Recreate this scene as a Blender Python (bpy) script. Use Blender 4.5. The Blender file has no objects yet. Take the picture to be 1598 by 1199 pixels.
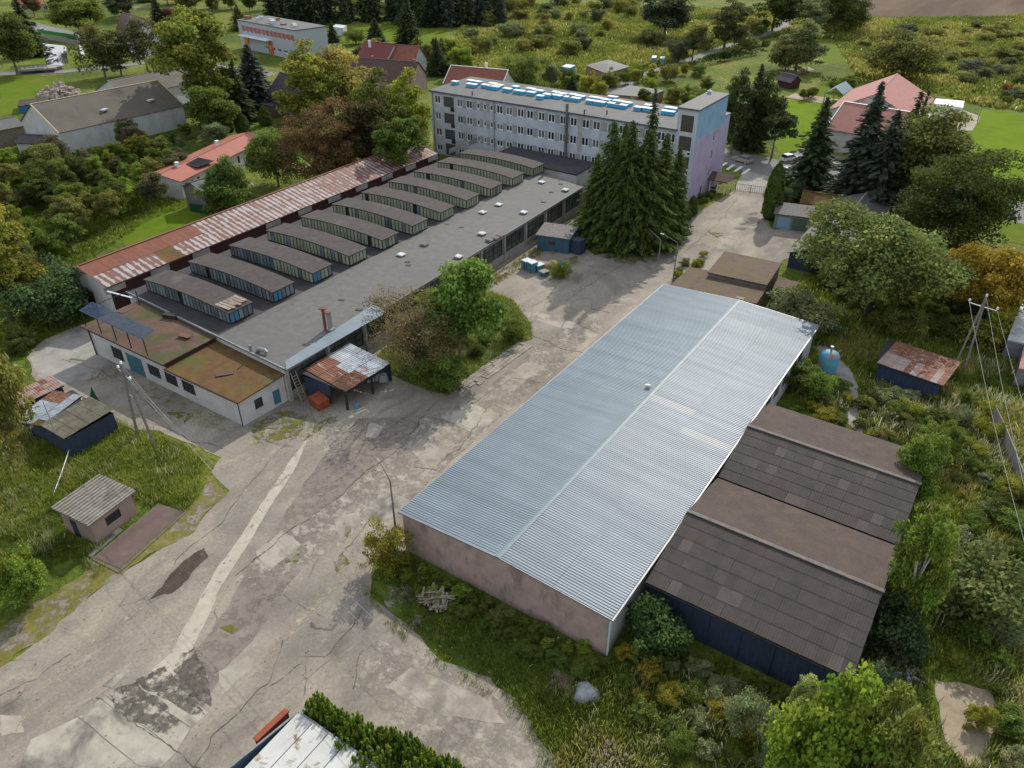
import bpy, math, random
import numpy as np
from mathutils import Vector, Matrix
random.seed(7); RNG=np.random.default_rng(11)
S=bpy.context.scene; C=S.collection
# ------------------------------------------------------------------ camera, sky, sun, exposure
HC=50.0; FPX=1185.0; PITCH=math.atan((599.5+172)/FPX)
AZ=math.atan(956/(FPX*math.cos(PITCH)+771.5*math.sin(PITCH)))
cam=bpy.data.objects.new('camera',bpy.data.cameras.new('camera')); C.objects.link(cam); S.camera=cam
cam.location=(0,0,HC); cam.rotation_euler=(math.pi/2-PITCH,0,AZ)
cam.data.sensor_width=36; cam.data.lens=FPX/1598*36; cam.data.clip_end=4000; cam.data.clip_start=.5
S.view_settings.view_transform='Standard'; S.view_settings.look='None'; S.view_settings.gamma=1; S.view_settings.use_curve_mapping=False
S.view_settings.exposure=0.42
SUN_AZ=math.radians(-11); SUN_EL=math.radians(36)
w=bpy.data.worlds.new('World'); S.world=w; w.use_nodes=True; nt=w.node_tree
bg=nt.nodes['Background']; sky=nt.nodes.new('ShaderNodeTexSky'); sky.sky_type='NISHITA'; sky.sun_disc=False
sky.sun_elevation=SUN_EL; sky.sun_rotation=SUN_AZ; sky.dust_density=2.0; sky.air_density=1.0
# scattered pale clouds all over the sky
tc=nt.nodes.new('ShaderNodeTexCoord'); nz=nt.nodes.new('ShaderNodeTexNoise'); nz.inputs['Scale'].default_value=2.2; nz.inputs['Detail'].default_value=7
cr=nt.nodes.new('ShaderNodeValToRGB'); cr.color_ramp.elements[0].position=.42; cr.color_ramp.elements[1].position=.62
mx=nt.nodes.new('ShaderNodeMix'); mx.data_type='RGBA'; mx.inputs[7].default_value=(8.0,8.3,8.8,1)
nt.links.new(tc.outputs['Generated'],nz.inputs['Vector']); nt.links.new(nz.outputs[0],cr.inputs[0]); nt.links.new(cr.outputs[0],mx.inputs[0])
nt.links.new(sky.outputs[0],mx.inputs[6]); nt.links.new(mx.outputs[2],bg.inputs[0]); bg.inputs[1].default_value=0.125
sl=bpy.data.lights.new('sun','SUN'); sl.energy=3.25; sl.angle=math.radians(0.6); sl.color=(1,.94,.84)
so=bpy.data.objects.new('sun',sl); C.objects.link(so)
sd=Vector((math.sin(SUN_AZ)*math.cos(SUN_EL),math.cos(SUN_AZ)*math.cos(SUN_EL),math.sin(SUN_EL)))
so.rotation_euler=sd.to_track_quat('Z','Y').to_euler(); so.location=(0,0,80)
# ------------------------------------------------------------------ measuring helpers: survey points read off the photo, put on the plane they stand on
FW=(-math.sin(AZ),math.cos(AZ)); RT=(math.cos(AZ),math.sin(AZ))
def ray(u,v):
    a=(u-799)/FPX; b=(599.5-v)/FPX
    f=math.cos(PITCH)+b*math.sin(PITCH); up=-math.sin(PITCH)+b*math.cos(PITCH)
    return (FW[0]*f+RT[0]*a, FW[1]*f+RT[1]*a, up)
def G(u,v,z=0):
    r=ray(u,v); t=(z-HC)/r[2]; return (r[0]*t,r[1]*t)
def G3(u,v,z=0): x,y=G(u,v,z); return (x,y,z)
def dist(x,y): return math.hypot(math.hypot(x,y),HC)
def htop(xy,vt):      # height at which the vertical over xy reaches image row vt
    d=math.hypot(*xy); lo,hi=0,45
    fw=xy[0]*FW[0]+xy[1]*FW[1]
    for _ in range(30):
        z=(lo+hi)/2; up=z-HC
        dd=fw*math.cos(PITCH)-up*math.sin(PITCH); uu=fw*math.sin(PITCH)+up*math.cos(PITCH)
        if 599.5-FPX*uu/dd>vt: lo=z
        else: hi=z
    return z
# ------------------------------------------------------------------ mesh helpers
LOC={}
def tag(o,label=None,cat=None,group=None,kind=None):
    if label: o['label']=label
    if cat: o['category']=cat
    if group: o['group']=group
    if kind: o['kind']=kind
    return o
def thing(name,label,cat,loc,group=None):
    o=bpy.data.objects.new(name,None); C.objects.link(o); o.location=loc; o.empty_display_size=.3
    LOC[o]=Vector(loc); return tag(o,label,cat,group)
class MB:
    def __init__(s): s.v=[]; s.f=[]; s.smooth=False
    def add(s,vs,fs):
        n=len(s.v); s.v+= [tuple(p) for p in vs]; s.f+=[tuple(i+n for i in f) for f in fs]; return s
    def prism(s,poly,z0,z1,ztop=None):
        a=sum(poly[i][0]*poly[(i+1)%len(poly)][1]-poly[(i+1)%len(poly)][0]*poly[i][1] for i in range(len(poly)))
        if a<0: poly=poly[::-1]
        n=len(poly); vs=[(p[0],p[1],z0) for p in poly]+[(p[0],p[1],z1) for p in poly]
        fs=[tuple(range(n-1,-1,-1)),tuple(range(n,2*n))]+[(i,(i+1)%n,n+(i+1)%n,n+i) for i in range(n)]
        return s.add(vs,fs)
    def box(s,cx,cy,z0,w,d,h,rot=0,taper=0):
        c,q=math.cos(rot),math.sin(rot); vs=[]
        for z,k in ((z0,1),(z0+h,1-taper)):
            for a,b in ((-1,-1),(1,-1),(1,1),(-1,1)):
                X,Y=a*w/2*k,b*d/2*k; vs.append((cx+X*c-Y*q,cy+X*q+Y*c,z))
        return s.add(vs,[(3,2,1,0),(4,5,6,7),(0,1,5,4),(1,2,6,5),(2,3,7,6),(3,0,4,7)])
    def slab(s,pts,t):       # four (or n) 3D points of the top face, thickness downwards along z
        n=len(pts); nn=(Vector(pts[1])-Vector(pts[0])).cross(Vector(pts[-1])-Vector(pts[0]))
        if nn.z<0: pts=pts[::-1]
        vs=[tuple(p) for p in pts]+[(p[0],p[1],p[2]-t) for p in pts]
        return s.add(vs,[tuple(range(n)),tuple(range(2*n-1,n-1,-1))]+[((i+1)%n,i,n+i,n+(i+1)%n) for i in range(n)])
    def tube(s,pts,r,n=6,r1=None):
        pts=[Vector(p) for p in pts]; m=len(pts); base=len(s.v)
        for i,p in enumerate(pts):
            d=(pts[min(i+1,m-1)]-pts[max(i-1,0)]).normalized()
            a=d.cross(Vector((0,0,1)) if abs(d.z)<.9 else Vector((1,0,0))).normalized(); b=d.cross(a)
            rr=r if r1 is None else r+(r1-r)*i/(m-1)
            for k in range(n):
                t=2*math.pi*k/n; s.v.append(tuple(p+a*math.cos(t)*rr+b*math.sin(t)*rr))
        for i in range(m-1):
            for k in range(n):
                q=base+i*n; s.f.append((q+k,q+(k+1)%n,q+n+(k+1)%n,q+n+k))
        s.f.append(tuple(base+k for k in range(n))[::-1]); s.f.append(tuple(base+(m-1)*n+k for k in range(n))); return s
    def bar(s,a,b,w,h=None):  # rectangular bar between two points
        a,b=Vector(a),Vector(b); h=h or w; d=(b-a).normalized()
        p=d.cross(Vector((0,0,1)) if abs(d.z)<.95 else Vector((0,1,0))).normalized()*w/2; q=d.cross(p).normalized()*h/2
        vs=[x+i*p+j*q for x in (a,b) for i,j in ((-1,-1),(1,-1),(1,1),(-1,1))]
        return s.add(vs,[(3,2,1,0),(4,5,6,7),(0,1,5,4),(1,2,6,5),(2,3,7,6),(3,0,4,7)])
    def quad(s,*pts): return s.add(pts,[tuple(range(len(pts)))])
    def lathe(s,x,y,prof,n=14):
        b=len(s.v); m=len(prof)
        for r,z in prof:
            for k in range(n): t=2*math.pi*k/n; s.v.append((x+r*math.cos(t),y+r*math.sin(t),z))
        for i in range(m-1):
            for k in range(n): q=b+i*n; s.f.append((q+k,q+(k+1)%n,q+n+(k+1)%n,q+n+k))
        s.f.append(tuple(b+(m-1)*n+k for k in range(n))); return s
    def mesh(s,name,mat,off=(0,0,0)):
        me=bpy.data.meshes.new(name); ox,oy,oz=off
        me.from_pydata([(x-ox,y-oy,z-oz) for x,y,z in s.v],[],s.f)
        if s.smooth: me.polygons.foreach_set('use_smooth',[True]*len(me.polygons))
        me.materials.append(mat); me.update(); return me
    def build(s,name,mat,parent=None,**k):
        if parent is not None: off=LOC[parent]
        else:
            n=max(1,len(s.v)); off=(sum(p[0] for p in s.v)/n,sum(p[1] for p in s.v)/n,min(p[2] for p in s.v))
        o=bpy.data.objects.new(name,s.mesh(name,mat,off)); C.objects.link(o)
        if parent is not None: o.parent=parent; LOC[o]=LOC[parent]
        else: o.location=off; LOC[o]=Vector(off)
        return tag(o,**k)
def inst(me,name,root,M):   # an object of its own on shared mesh data; M is its world matrix
    o=bpy.data.objects.new(name,me); C.objects.link(o); o.parent=root
    o.matrix_local=Matrix.Translation(-LOC[root])@M; return o
def child(me,name,par):     # sub-part sharing the part's frame
    o=bpy.data.objects.new(name,me); C.objects.link(o); o.parent=par; return o
def frame(origin,ux,uy=None):
    ux=Vector(ux).normalized(); uy=Vector(uy).normalized() if uy is not None else Vector((-ux.y,ux.x,0)).normalized()
    uz=ux.cross(uy).normalized(); uy=uz.cross(ux)
    M=Matrix((ux,uy,uz)).transposed().to_4x4(); M.translation=Vector(origin); return M
# ------------------------------------------------------------------ materials
MATS={}
def pm(name,c1,c2=None,scale=1.,rough=.85,bump=0.,metal=0.,rnd=0.,c3=None,s3=.15,t3=(.5,.62),stretch=(1,1,1),dots=None,obj=False,pos=(.35,.65),spec=.3,stretch3=None):
    if name in MATS: return MATS[name]
    m=bpy.data.materials.new(name); m.use_nodes=True; N=m.node_tree.nodes; L=m.node_tree.links; b=N['Principled BSDF']
    b.inputs['Roughness'].default_value=rough; b.inputs['Metallic'].default_value=metal; b.inputs['Specular IOR Level'].default_value=spec
    c2=c2 or tuple(x*.8 for x in c1)
    if obj: vec=N.new('ShaderNodeTexCoord').outputs['Object']
    else: vec=N.new('ShaderNodeNewGeometry').outputs['Position']
    def mapped(st):
        mp=N.new('ShaderNodeMapping'); mp.inputs['Scale'].default_value=st; L.new(vec,mp.inputs[0]); return mp.outputs[0]
    def noise(sc,st,det=6,dist=0.):
        n=N.new('ShaderNodeTexNoise'); n.inputs['Scale'].default_value=sc; n.inputs['Detail'].default_value=det; n.inputs['Distortion'].default_value=dist
        n.inputs['Roughness'].default_value=.62; L.new(mapped(st),n.inputs['Vector']); return n
    n1=noise(scale,stretch); r=N.new('ShaderNodeValToRGB'); r.color_ramp.elements[0].position=pos[0]; r.color_ramp.elements[1].position=pos[1]
    r.color_ramp.elements[0].color=(*c1,1); r.color_ramp.elements[1].color=(*c2,1); L.new(n1.outputs[0],r.inputs[0]); col=r.outputs[0]
    def mix(fac,ca,cb,mode='MIX'):
        x=N.new('ShaderNodeMix'); x.data_type='RGBA'; x.blend_type=mode
        if isinstance(fac,float): x.inputs[0].default_value=fac
        else: L.new(fac,x.inputs[0])
        for i,c in ((6,ca),(7,cb)):
            if isinstance(c,tuple): x.inputs[i].default_value=(*c,1)
            else: L.new(c,x.inputs[i])
        return x.outputs[2]
    if c3:
        n3=noise(s3,stretch3 or stretch,8,.4); r3=N.new('ShaderNodeValToRGB'); r3.color_ramp.elements[0].position=t3[0]; r3.color_ramp.elements[1].position=t3[1]
        L.new(n3.outputs[0],r3.inputs[0]); col=mix(r3.outputs[0],col,tuple(c3))
    if rnd:
        oi=N.new('ShaderNodeObjectInfo'); mr=N.new('ShaderNodeMapRange'); mr.inputs[3].default_value=1-rnd; mr.inputs[4].default_value=1+rnd
        L.new(oi.outputs['Random'],mr.inputs[0]); hs=N.new('ShaderNodeHueSaturation'); L.new(mr.outputs[0],hs.inputs['Value']); L.new(col,hs.inputs['Color']); col=hs.outputs[0]
    L.new(col,b.inputs['Base Color'])
    if bump:
        bp=N.new('ShaderNodeBump'); bp.inputs['Strength'].default_value=bump; bp.inputs['Distance'].default_value=.05
        nb=noise(scale*6,stretch,4); L.new(nb.outputs[0],bp.inputs['Height']); L.new(bp.outputs[0],b.inputs['Normal'])
    MATS[name]=m; m['_mix']=0; return m
def mleaf(name,rough=.6,trans=.25,attr=True):
    m=bpy.data.materials.new(name); m.use_nodes=True; N=m.node_tree.nodes; L=m.node_tree.links; b=N['Principled BSDF']
    a=N.new('ShaderNodeAttribute'); a.attribute_name='tint'
    oi=N.new('ShaderNodeObjectInfo'); x=N.new('ShaderNodeMix'); x.data_type='RGBA'; x.blend_type='MULTIPLY'; x.inputs[0].default_value=1
    L.new(oi.outputs['Color'],x.inputs[6]); L.new(a.outputs['Color'],x.inputs[7])
    L.new(x.outputs[2],b.inputs['Base Color']); b.inputs['Roughness'].default_value=.85; b.inputs['Specular IOR Level'].default_value=.06
    t=N.new('ShaderNodeBsdfTranslucent'); L.new(x.outputs[2],t.inputs[0]); ms=N.new('ShaderNodeMixShader'); ms.inputs[0].default_value=trans
    L.new(b.outputs[0],ms.inputs[1]); L.new(t.outputs[0],ms.inputs[2]); L.new(ms.outputs[0],N['Material Output'].inputs[0]); return m
LEAF=mleaf('leaf',.6,.45); NEEDLE=mleaf('needle',.75,.25); GRASS=mleaf('grass_blade',.7,.4)
BARK=pm('bark',(.09,.07,.05),(.17,.15,.12),4,bump=.4); BIRCHBARK=pm('birch_bark',(.5,.48,.43),(.12,.11,.1),5,pos=(.5,.7))
ROOFFELT=pm('grey_roofing_felt',(.082,.081,.076),(.110,.109,.103),.9,.8,.25,c3=(.085,.083,.078),s3=.09,t3=(.5,.75),spec=.5)
BROWNFELT=pm('brown_roofing_felt',(.045,.038,.034),(.066,.055,.049),1.1,.85,.3,c3=(.095,.08,.065),s3=.3,t3=(.55,.75))
MOSSROOF=pm('mossy_brown_roof',(.085,.045,.018),(.125,.07,.02),.8,.9,.4,c3=(.075,.08,.02),s3=.25,t3=(.52,.64))
BROWNROOF=pm('brown_felt_terrace',(.085,.05,.038),(.12,.075,.055),.8,.9,.4,c3=(.06,.062,.022),s3=.28,t3=(.47,.58))
WHITEWALL=pm('white_plaster',(.52,.52,.50),(.42,.41,.38),.5,.9,.2,c3=(.30,.28,.24),s3=.5,t3=(.58,.8),stretch3=(1,1,.35))
PINKWALL=pm('pinkish_plaster',(.40,.29,.25),(.31,.22,.19),.9,.9,.4,c3=(.12,.10,.085),s3=.7,t3=(.5,.72),stretch3=(1,1,.35))
OFFWALL=pm('weathered_pale_facade',(.50,.53,.58),(.40,.42,.45),.35,.9,.2,c3=(.28,.28,.28),s3=.35,t3=(.55,.8),stretch3=(1,1,.25))
GREYWIN=pm('grey_window_band',(.33,.32,.30),(.27,.26,.245),.7,.9,.2)
LILAC=pm('lilac_render',(.42,.36,.47),(.36,.30,.41),.4,.9,.15,c3=(.27,.24,.3),s3=.4,t3=(.6,.8)); SKYBLUE=pm('blue_render',(.24,.40,.52),(.20,.34,.45),.5,.9,.15,c3=(.16,.26,.33),s3=.5,t3=(.55,.8))
CONC=pm('old_concrete',(.31,.29,.255),(.22,.21,.19),.6,.95,.3,c3=(.13,.125,.11),s3=.35,t3=(.55,.75))
DARKCONC=pm('dark_concrete',(.17,.16,.15),(.12,.115,.11),.8,.9,.3)
FRAMEW=pm('white_window_frame',(.74,.76,.78),(.62,.63,.64),2,.5)
GLASS=pm('dark_window_glass',(.018,.021,.026),(.04,.045,.05),.7,.08,spec=.6)
GLASSB=pm('dusty_glass_block',(.055,.047,.035),(.10,.085,.065),7,.5,.5,pos=(.45,.55))
BLACKSTEEL=pm('black_steel',(.02,.02,.022),(.035,.032,.03),3,.6)
GREYSTEEL=pm('grey_steel',(.25,.26,.27),(.18,.18,.185),2,.5,metal=.4)
RUST=pm('rust',(.19,.075,.04),(.12,.05,.032),2,.85,.3)
TEAL=pm('teal_door_paint',(.035,.12,.15),(.05,.15,.18),1.5,.6)
NAVY=pm('dark_navy_boards',(.022,.034,.062),(.036,.05,.082),1.5,.8,.3,stretch=(3,3,.4))
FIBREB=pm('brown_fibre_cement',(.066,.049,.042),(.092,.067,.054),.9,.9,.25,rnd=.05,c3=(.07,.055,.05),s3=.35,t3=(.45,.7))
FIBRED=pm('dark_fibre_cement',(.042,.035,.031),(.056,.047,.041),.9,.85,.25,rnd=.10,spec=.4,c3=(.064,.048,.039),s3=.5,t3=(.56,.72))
RIDGEM=pm('pale_ridge_cap',(.17,.145,.125),(.12,.105,.095),2,.9)
TARP=pm('grey_tarpaulin',(.32,.34,.35),(.22,.235,.245),2,.5,.5)
BLUEPAINT=pm('bright_blue_paint',(.05,.25,.38),(.09,.30,.42),1.5,.5,c3=(.24,.15,.09),s3=1.2,t3=(.5,.6)); LIDW=pm('pale_metal_lid',(.42,.45,.47),(.52,.55,.57),2,.45)
REDTILE=pm('red_roof_tiles',(.235,.085,.055),(.19,.07,.048),1.2,.85,.3,c3=(.12,.06,.045),s3=.3,t3=(.55,.8))
PINKTILE=pm('pink_roof_tiles',(.33,.155,.13),(.28,.125,.105),1,.85,.3)
DARKTILE=pm('dark_roof_tiles',(.055,.047,.052),(.08,.066,.07),1.3,.85,.3)
BROWNTILE=pm('brown_roof_tiles',(.10,.06,.05),(.075,.048,.042),1.3,.85,.3)
BRICK=pm('brick_wall',(.22,.12,.08),(.3,.18,.12),2,.9,.3); PINKBRICK=pm('pink_brick',(.2,.115,.105),(.15,.085,.08),2,.9,.3)
MAROON=pm('maroon_cladding',(.06,.022,.02),(.045,.018,.018),1.5,.8)
TIMBER=pm('weathered_timber',(.28,.23,.18),(.18,.145,.11),3,.9,.3,rnd=.2); POLEC=pm('grey_pole_concrete',(.24,.22,.19),(.17,.155,.14),2,.9)
def mgalv(name,base,c2,rough,metal,tile):
    m=pm(name,base,c2,.35,rough,.0,metal,rnd=.04,stretch=(1,.5,1),c3=tuple(x*.78 for x in base),s3=.35,t3=(.45,.7),stretch3=(.12,2.2,1)); return m
GALV=mgalv('galvanised_sheet',(.19,.235,.265),(.165,.205,.235),.55,.35,1)
GALVW=pm('old_galvanised_sheet',(.36,.40,.43),(.25,.27,.29),.8,.5,.1,.3,rnd=.12,c3=(.2,.1,.06),s3=.6,t3=(.6,.68))
RUSTSHEET=pm('rusty_sheet',(.15,.062,.036),(.21,.105,.065),1.6,.8,.2,.1,rnd=.15,stretch=(1,3.5,1),c3=(.45,.38,.33),s3=1.4,t3=(.6,.66),stretch3=(.4,4,1))
def strip_mat(name,keep):   # galvanised strips rusted along the laps: the rust sits by the sheet's own edges
    m=bpy.data.materials.new(name); m.use_nodes=True; N=m.node_tree.nodes; L=m.node_tree.links; b=N['Principled BSDF']
    t=N.new('ShaderNodeTexCoord'); sp=N.new('ShaderNodeSeparateXYZ'); L.new(t.outputs['Generated'],sp.inputs[0])
    ab=N.new('ShaderNodeMath'); ab.operation='SUBTRACT'; ab.inputs[1].default_value=.5; L.new(sp.outputs[0],ab.inputs[0])
    a2=N.new('ShaderNodeMath'); a2.operation='ABSOLUTE'; L.new(ab.outputs[0],a2.inputs[0])
    g=N.new('ShaderNodeNewGeometry'); n=N.new('ShaderNodeTexNoise'); n.inputs['Scale'].default_value=.8; n.inputs['Detail'].default_value=8; n.inputs['Roughness'].default_value=.7; L.new(g.outputs['Position'],n.inputs['Vector'])
    ad=N.new('ShaderNodeMath'); ad.operation='MULTIPLY_ADD'; ad.inputs[1].default_value=1.5; L.new(n.outputs[0],ad.inputs[0]); L.new(a2.outputs[0],ad.inputs[2])
    r=N.new('ShaderNodeValToRGB'); e=r.color_ramp.elements; e[0].position=keep; e[0].color=(.29,.275,.275,1); e[1].position=keep+.14; e[1].color=(.13,.056,.037,1)
    x=e.new(keep+.07); x.color=(.22,.13,.095,1)
    L.new(ad.outputs[0],r.inputs[0]); L.new(r.outputs[0],b.inputs['Base Color']); b.inputs['Roughness'].default_value=.7; MATS[name]=m; return m
STRIPA=strip_mat('rust_streaked_strip',.915); STRIPB=strip_mat('mostly_rusty_strip',.78)
SOLAR=pm('solar_glass',(.02,.022,.03),(.03,.032,.04),1,.15,spec=.6)
WATER=pm('river_water',(.03,.04,.045),(.05,.06,.06),.3,.05,.02,spec=.7)
ORANGE=pm('orange_steel',(.27,.06,.025),(.21,.05,.022),2,.6)
def pmat(n,c,r=.6,**k): return pm(n,c,tuple(x*.85 for x in c),2,r,**k)
GREENP=pmat('green_paint',(.03,.13,.07)); BLUECLAD=pmat('blue_board',(.045,.11,.15)); SAND=pm('sand',(.34,.28,.19),(.24,.19,.13),.8,.95,.4,c3=(.12,.12,.05),s3=.3,t3=(.6,.75)); MUD=pm('dark_mud',(.050,.040,.031),(.075,.06,.047),1.2,.8,.2,spec=.1,c3=(.13,.11,.09),s3=.9,t3=(.58,.68))

def worn(m,scale=1.2,lo=.42,hi=.52,st=(1,1,1)):
    """a thin worn layer: broken up by small gaps through which the surface below shows"""
    N=m.node_tree.nodes; L=m.node_tree.links; g=N.new('ShaderNodeNewGeometry'); mp=N.new('ShaderNodeMapping'); mp.inputs['Scale'].default_value=st; L.new(g.outputs['Position'],mp.inputs[0])
    n=N.new('ShaderNodeTexNoise'); n.inputs['Scale'].default_value=scale; n.inputs['Detail'].default_value=12; n.inputs['Roughness'].default_value=.72; L.new(mp.outputs[0],n.inputs['Vector'])
    r=N.new('ShaderNodeMapRange'); r.inputs[1].default_value=lo; r.inputs[2].default_value=hi; L.new(n.outputs[0],r.inputs[0])
    t=N.new('ShaderNodeBsdfTransparent'); x=N.new('ShaderNodeMixShader'); L.new(r.outputs[0],x.inputs[0]); L.new(t.outputs[0],x.inputs[1]); L.new(N['Principled BSDF'].outputs[0],x.inputs[2]); L.new(x.outputs[0],N['Material Output'].inputs[0]); return m
# ------------------------------------------------------------------ value noise for growing things
_T=RNG.random((64,64))
def vnoise(x,y,s):
    x=np.asarray(x)/s; y=np.asarray(y)/s; xi=np.floor(x).astype(int); yi=np.floor(y).astype(int); fx=x-xi; fy=y-yi
    fx=fx*fx*(3-2*fx); fy=fy*fy*(3-2*fy); t=lambda a,b:_T[a%64,b%64]
    return (t(xi,yi)*(1-fx)+t(xi+1,yi)*fx)*(1-fy)+(t(xi,yi+1)*(1-fx)+t(xi+1,yi+1)*fx)*fy
def inpoly(x,y,poly):
    x=np.asarray(x); y=np.asarray(y); c=np.zeros(x.shape,bool); n=len(poly)
    for i in range(n):
        x1,y1=poly[i]; x2,y2=poly[(i+1)%n]
        if y1==y2: continue
        k=((y1>y)!=(y2>y)); c^=k&(x<(x2-x1)*(y-y1)/(y2-y1)+x1)
    return c
def raggedge(poly,step=1.5,amp=.35,seed=0):
    rg=random.Random(seed); out=[]
    for i in range(len(poly)):
        a,b=poly[i],poly[(i+1)%len(poly)]; L=math.hypot(b[0]-a[0],b[1]-a[1]); n=max(1,int(L/(step*.45)))
        for k in range(n):
            t=k/n; x=a[0]+(b[0]-a[0])*t; y=a[1]+(b[1]-a[1])*t; q=lambda s_,o:float(vnoise(x+o+seed*9.7,y-o,s_))-.5
            out.append((x+amp*(2.4*q(step*3,0)+1.3*q(step,5))+rg.uniform(-.1,.1)*amp,y+amp*(2.4*q(step*3,31)+1.3*q(step,17))+rg.uniform(-.1,.1)*amp))
    return out
def sheet(name,poly,z,mat,ragged=0.,step=1.5,kind='structure',seed=1,th=None,**k):
    p=raggedge(poly,step,ragged,seed) if ragged else poly
    a=sum(p[i][0]*p[(i+1)%len(p)][1]-p[(i+1)%len(p)][0]*p[i][1] for i in range(len(p)))
    if a<0: p=p[::-1]
    m=MB()
    if th: m.prism(p,z-th,z)
    else: m.add([(x,y,z) for x,y in p],[tuple(range(len(p)))])
    o=m.build(name,mat,None,kind=kind,**k); return o
P=lambda *a,z=0:[G(u,v,z) for u,v in a]
# ------------------------------------------------------------------ ground and paving
def ground_mat():
    m=bpy.data.materials.new('meadow'); m.use_nodes=True; N=m.node_tree.nodes; L=m.node_tree.links; b=N['Principled BSDF']; b.inputs['Roughness'].default_value=.95; b.inputs['Specular IOR Level'].default_value=.1
    g=N.new('ShaderNodeNewGeometry')
    def nz(s,d=8):
        n=N.new('ShaderNodeTexNoise'); n.inputs['Scale'].default_value=s; n.inputs['Detail'].default_value=d; n.inputs['Roughness'].default_value=.65; L.new(g.outputs['Position'],n.inputs['Vector']); return n.outputs[0]
    r=N.new('ShaderNodeValToRGB'); e=r.color_ramp.elements; e[0].position=.3; e[0].color=(.06,.08,.018,1); e[1].position=.72; e[1].color=(.22,.20,.06,1)
    q=e.new(.45); q.color=(.09,.13,.02,1); q=e.new(.56); q.color=(.15,.17,.03,1); L.new(nz(.045),r.inputs[0])
    r2=N.new('ShaderNodeValToRGB'); r2.color_ramp.elements[0].position=.3; r2.color_ramp.elements[0].color=(.45,.45,.45,1); r2.color_ramp.elements[1].position=.7; r2.color_ramp.elements[1].color=(1.3,1.3,1.2,1); L.new(nz(.9),r2.inputs[0])
    x=N.new('ShaderNodeMix'); x.data_type='RGBA'; x.blend_type='MULTIPLY'; x.inputs[0].default_value=1; L.new(r.outputs[0],x.inputs[6]); L.new(r2.outputs[0],x.inputs[7]); L.new(x.outputs[2],b.inputs['Base Color'])
    bp=N.new('ShaderNodeBump'); bp.inputs['Strength'].default_value=.9; bp.inputs['Distance'].default_value=.6; L.new(nz(.8,5),bp.inputs['Height']); L.new(bp.outputs[0],b.inputs['Normal']); return m
MEADOW=ground_mat()
sheet('ground',[(-1500,-300),(900,-300),(900,2500),(-1500,2500)],0,MEADOW)
def yard_mat():
    m=bpy.data.materials.new('worn_yard'); m.use_nodes=True; N=m.node_tree.nodes; L=m.node_tree.links; b=N['Principled BSDF']; b.inputs['Roughness'].default_value=.9; b.inputs['Specular IOR Level'].default_value=.25
    g=N.new('ShaderNodeNewGeometry')
    def nz(s,d=8,st=(1,1,1),dist=0.,rough=.62):
        mp=N.new('ShaderNodeMapping'); mp.inputs['Scale'].default_value=st; L.new(g.outputs['Position'],mp.inputs[0])
        n=N.new('ShaderNodeTexNoise'); n.inputs['Scale'].default_value=s; n.inputs['Detail'].default_value=d; n.inputs['Roughness'].default_value=rough; n.inputs['Distortion'].default_value=dist; L.new(mp.outputs[0],n.inputs['Vector']); return n.outputs[0]
    def ramp(src,*st):
        r=N.new('ShaderNodeValToRGB'); e=r.color_ramp.elements; e[0].position,e[0].color=st[0][0],(*st[0][1],1); e[1].position,e[1].color=st[-1][0],(*st[-1][1],1)
        for p,c in st[1:-1]: q=e.new(p); q.color=(*c,1)
        L.new(src,r.inputs[0]); return r.outputs[0]
    def mix(f,a,c,mode='MIX'):
        x=N.new('ShaderNodeMix'); x.data_type='RGBA'; x.blend_type=mode
        if isinstance(f,(int,float)): x.inputs[0].default_value=f
        else: L.new(f,x.inputs[0])
        for i,q in ((6,a),(7,c)):
            if isinstance(q,tuple): x.inputs[i].default_value=(*q,1)
            else: L.new(q,x.inputs[i])
        return x.outputs[2]
    base=ramp(nz(.16,9,(1,.55,1),.5),(.3,(.15,.133,.112)),(.46,(.215,.19,.156)),(.58,(.275,.242,.195)),(.72,(.35,.312,.25)))
    sandm=ramp(nz(.45,10,(1.1,.6,1),.5,.7),(.54,(0,0,0)),(.70,(.85,.85,.85))); base=mix(sandm,base,(.33,.28,.215))
    dark=ramp(nz(.12,9,(1,.7,1),.8),(.60,(0,0,0)),(.72,(.8,.8,.8))); base=mix(dark,base,(.095,.085,.075))
    moss=ramp(nz(.5,9,(1,.8,1),.3,.75),(.66,(0,0,0)),(.72,(.8,.8,.8))); base=mix(moss,base,(.10,.095,.04))
    fine=ramp(nz(3.5,12,rough=.78),(.3,(.68,.68,.69)),(.7,(1.2,1.2,1.19))); base=mix(1,base,fine,'MULTIPLY')
    # cracks
    d=N.new('ShaderNodeMix'); d.data_type='VECTOR'; 
    nn=N.new('ShaderNodeTexNoise'); nn.inputs['Scale'].default_value=.5; nn.inputs['Detail'].default_value=9; L.new(g.outputs['Position'],nn.inputs['Vector'])
    va=N.new('ShaderNodeVectorMath'); va.operation='MULTIPLY_ADD'; va.inputs[1].default_value=(1.2,1.2,0); L.new(nn.outputs['Color'],va.inputs[0]); L.new(g.outputs['Position'],va.inputs[2])
    mp=N.new('ShaderNodeMapping'); mp.inputs['Scale'].default_value=(.22,.09,.2); L.new(va.outputs[0],mp.inputs[0])
    vo=N.new('ShaderNodeTexVoronoi'); vo.feature='DISTANCE_TO_EDGE'; vo.inputs['Scale'].default_value=1; L.new(mp.outputs[0],vo.inputs['Vector'])
    crk=ramp(vo.outputs['Distance'],(.0,(1,1,1)),(.008,(0,0,0))); msk=ramp(nz(.2,4),(.5,(0,0,0)),(.6,(.8,.8,.8)))
    base=mix(mix(1,crk,msk,'MULTIPLY'),base,(.06,.055,.042))
    L.new(base,b.inputs['Base Color']); bp=N.new('ShaderNodeBump'); bp.inputs['Strength'].default_value=.4; bp.inputs['Distance'].default_value=.03; L.new(nz(5,6),bp.inputs['Height']); L.new(bp.outputs[0],b.inputs['Normal']); return m
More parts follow.
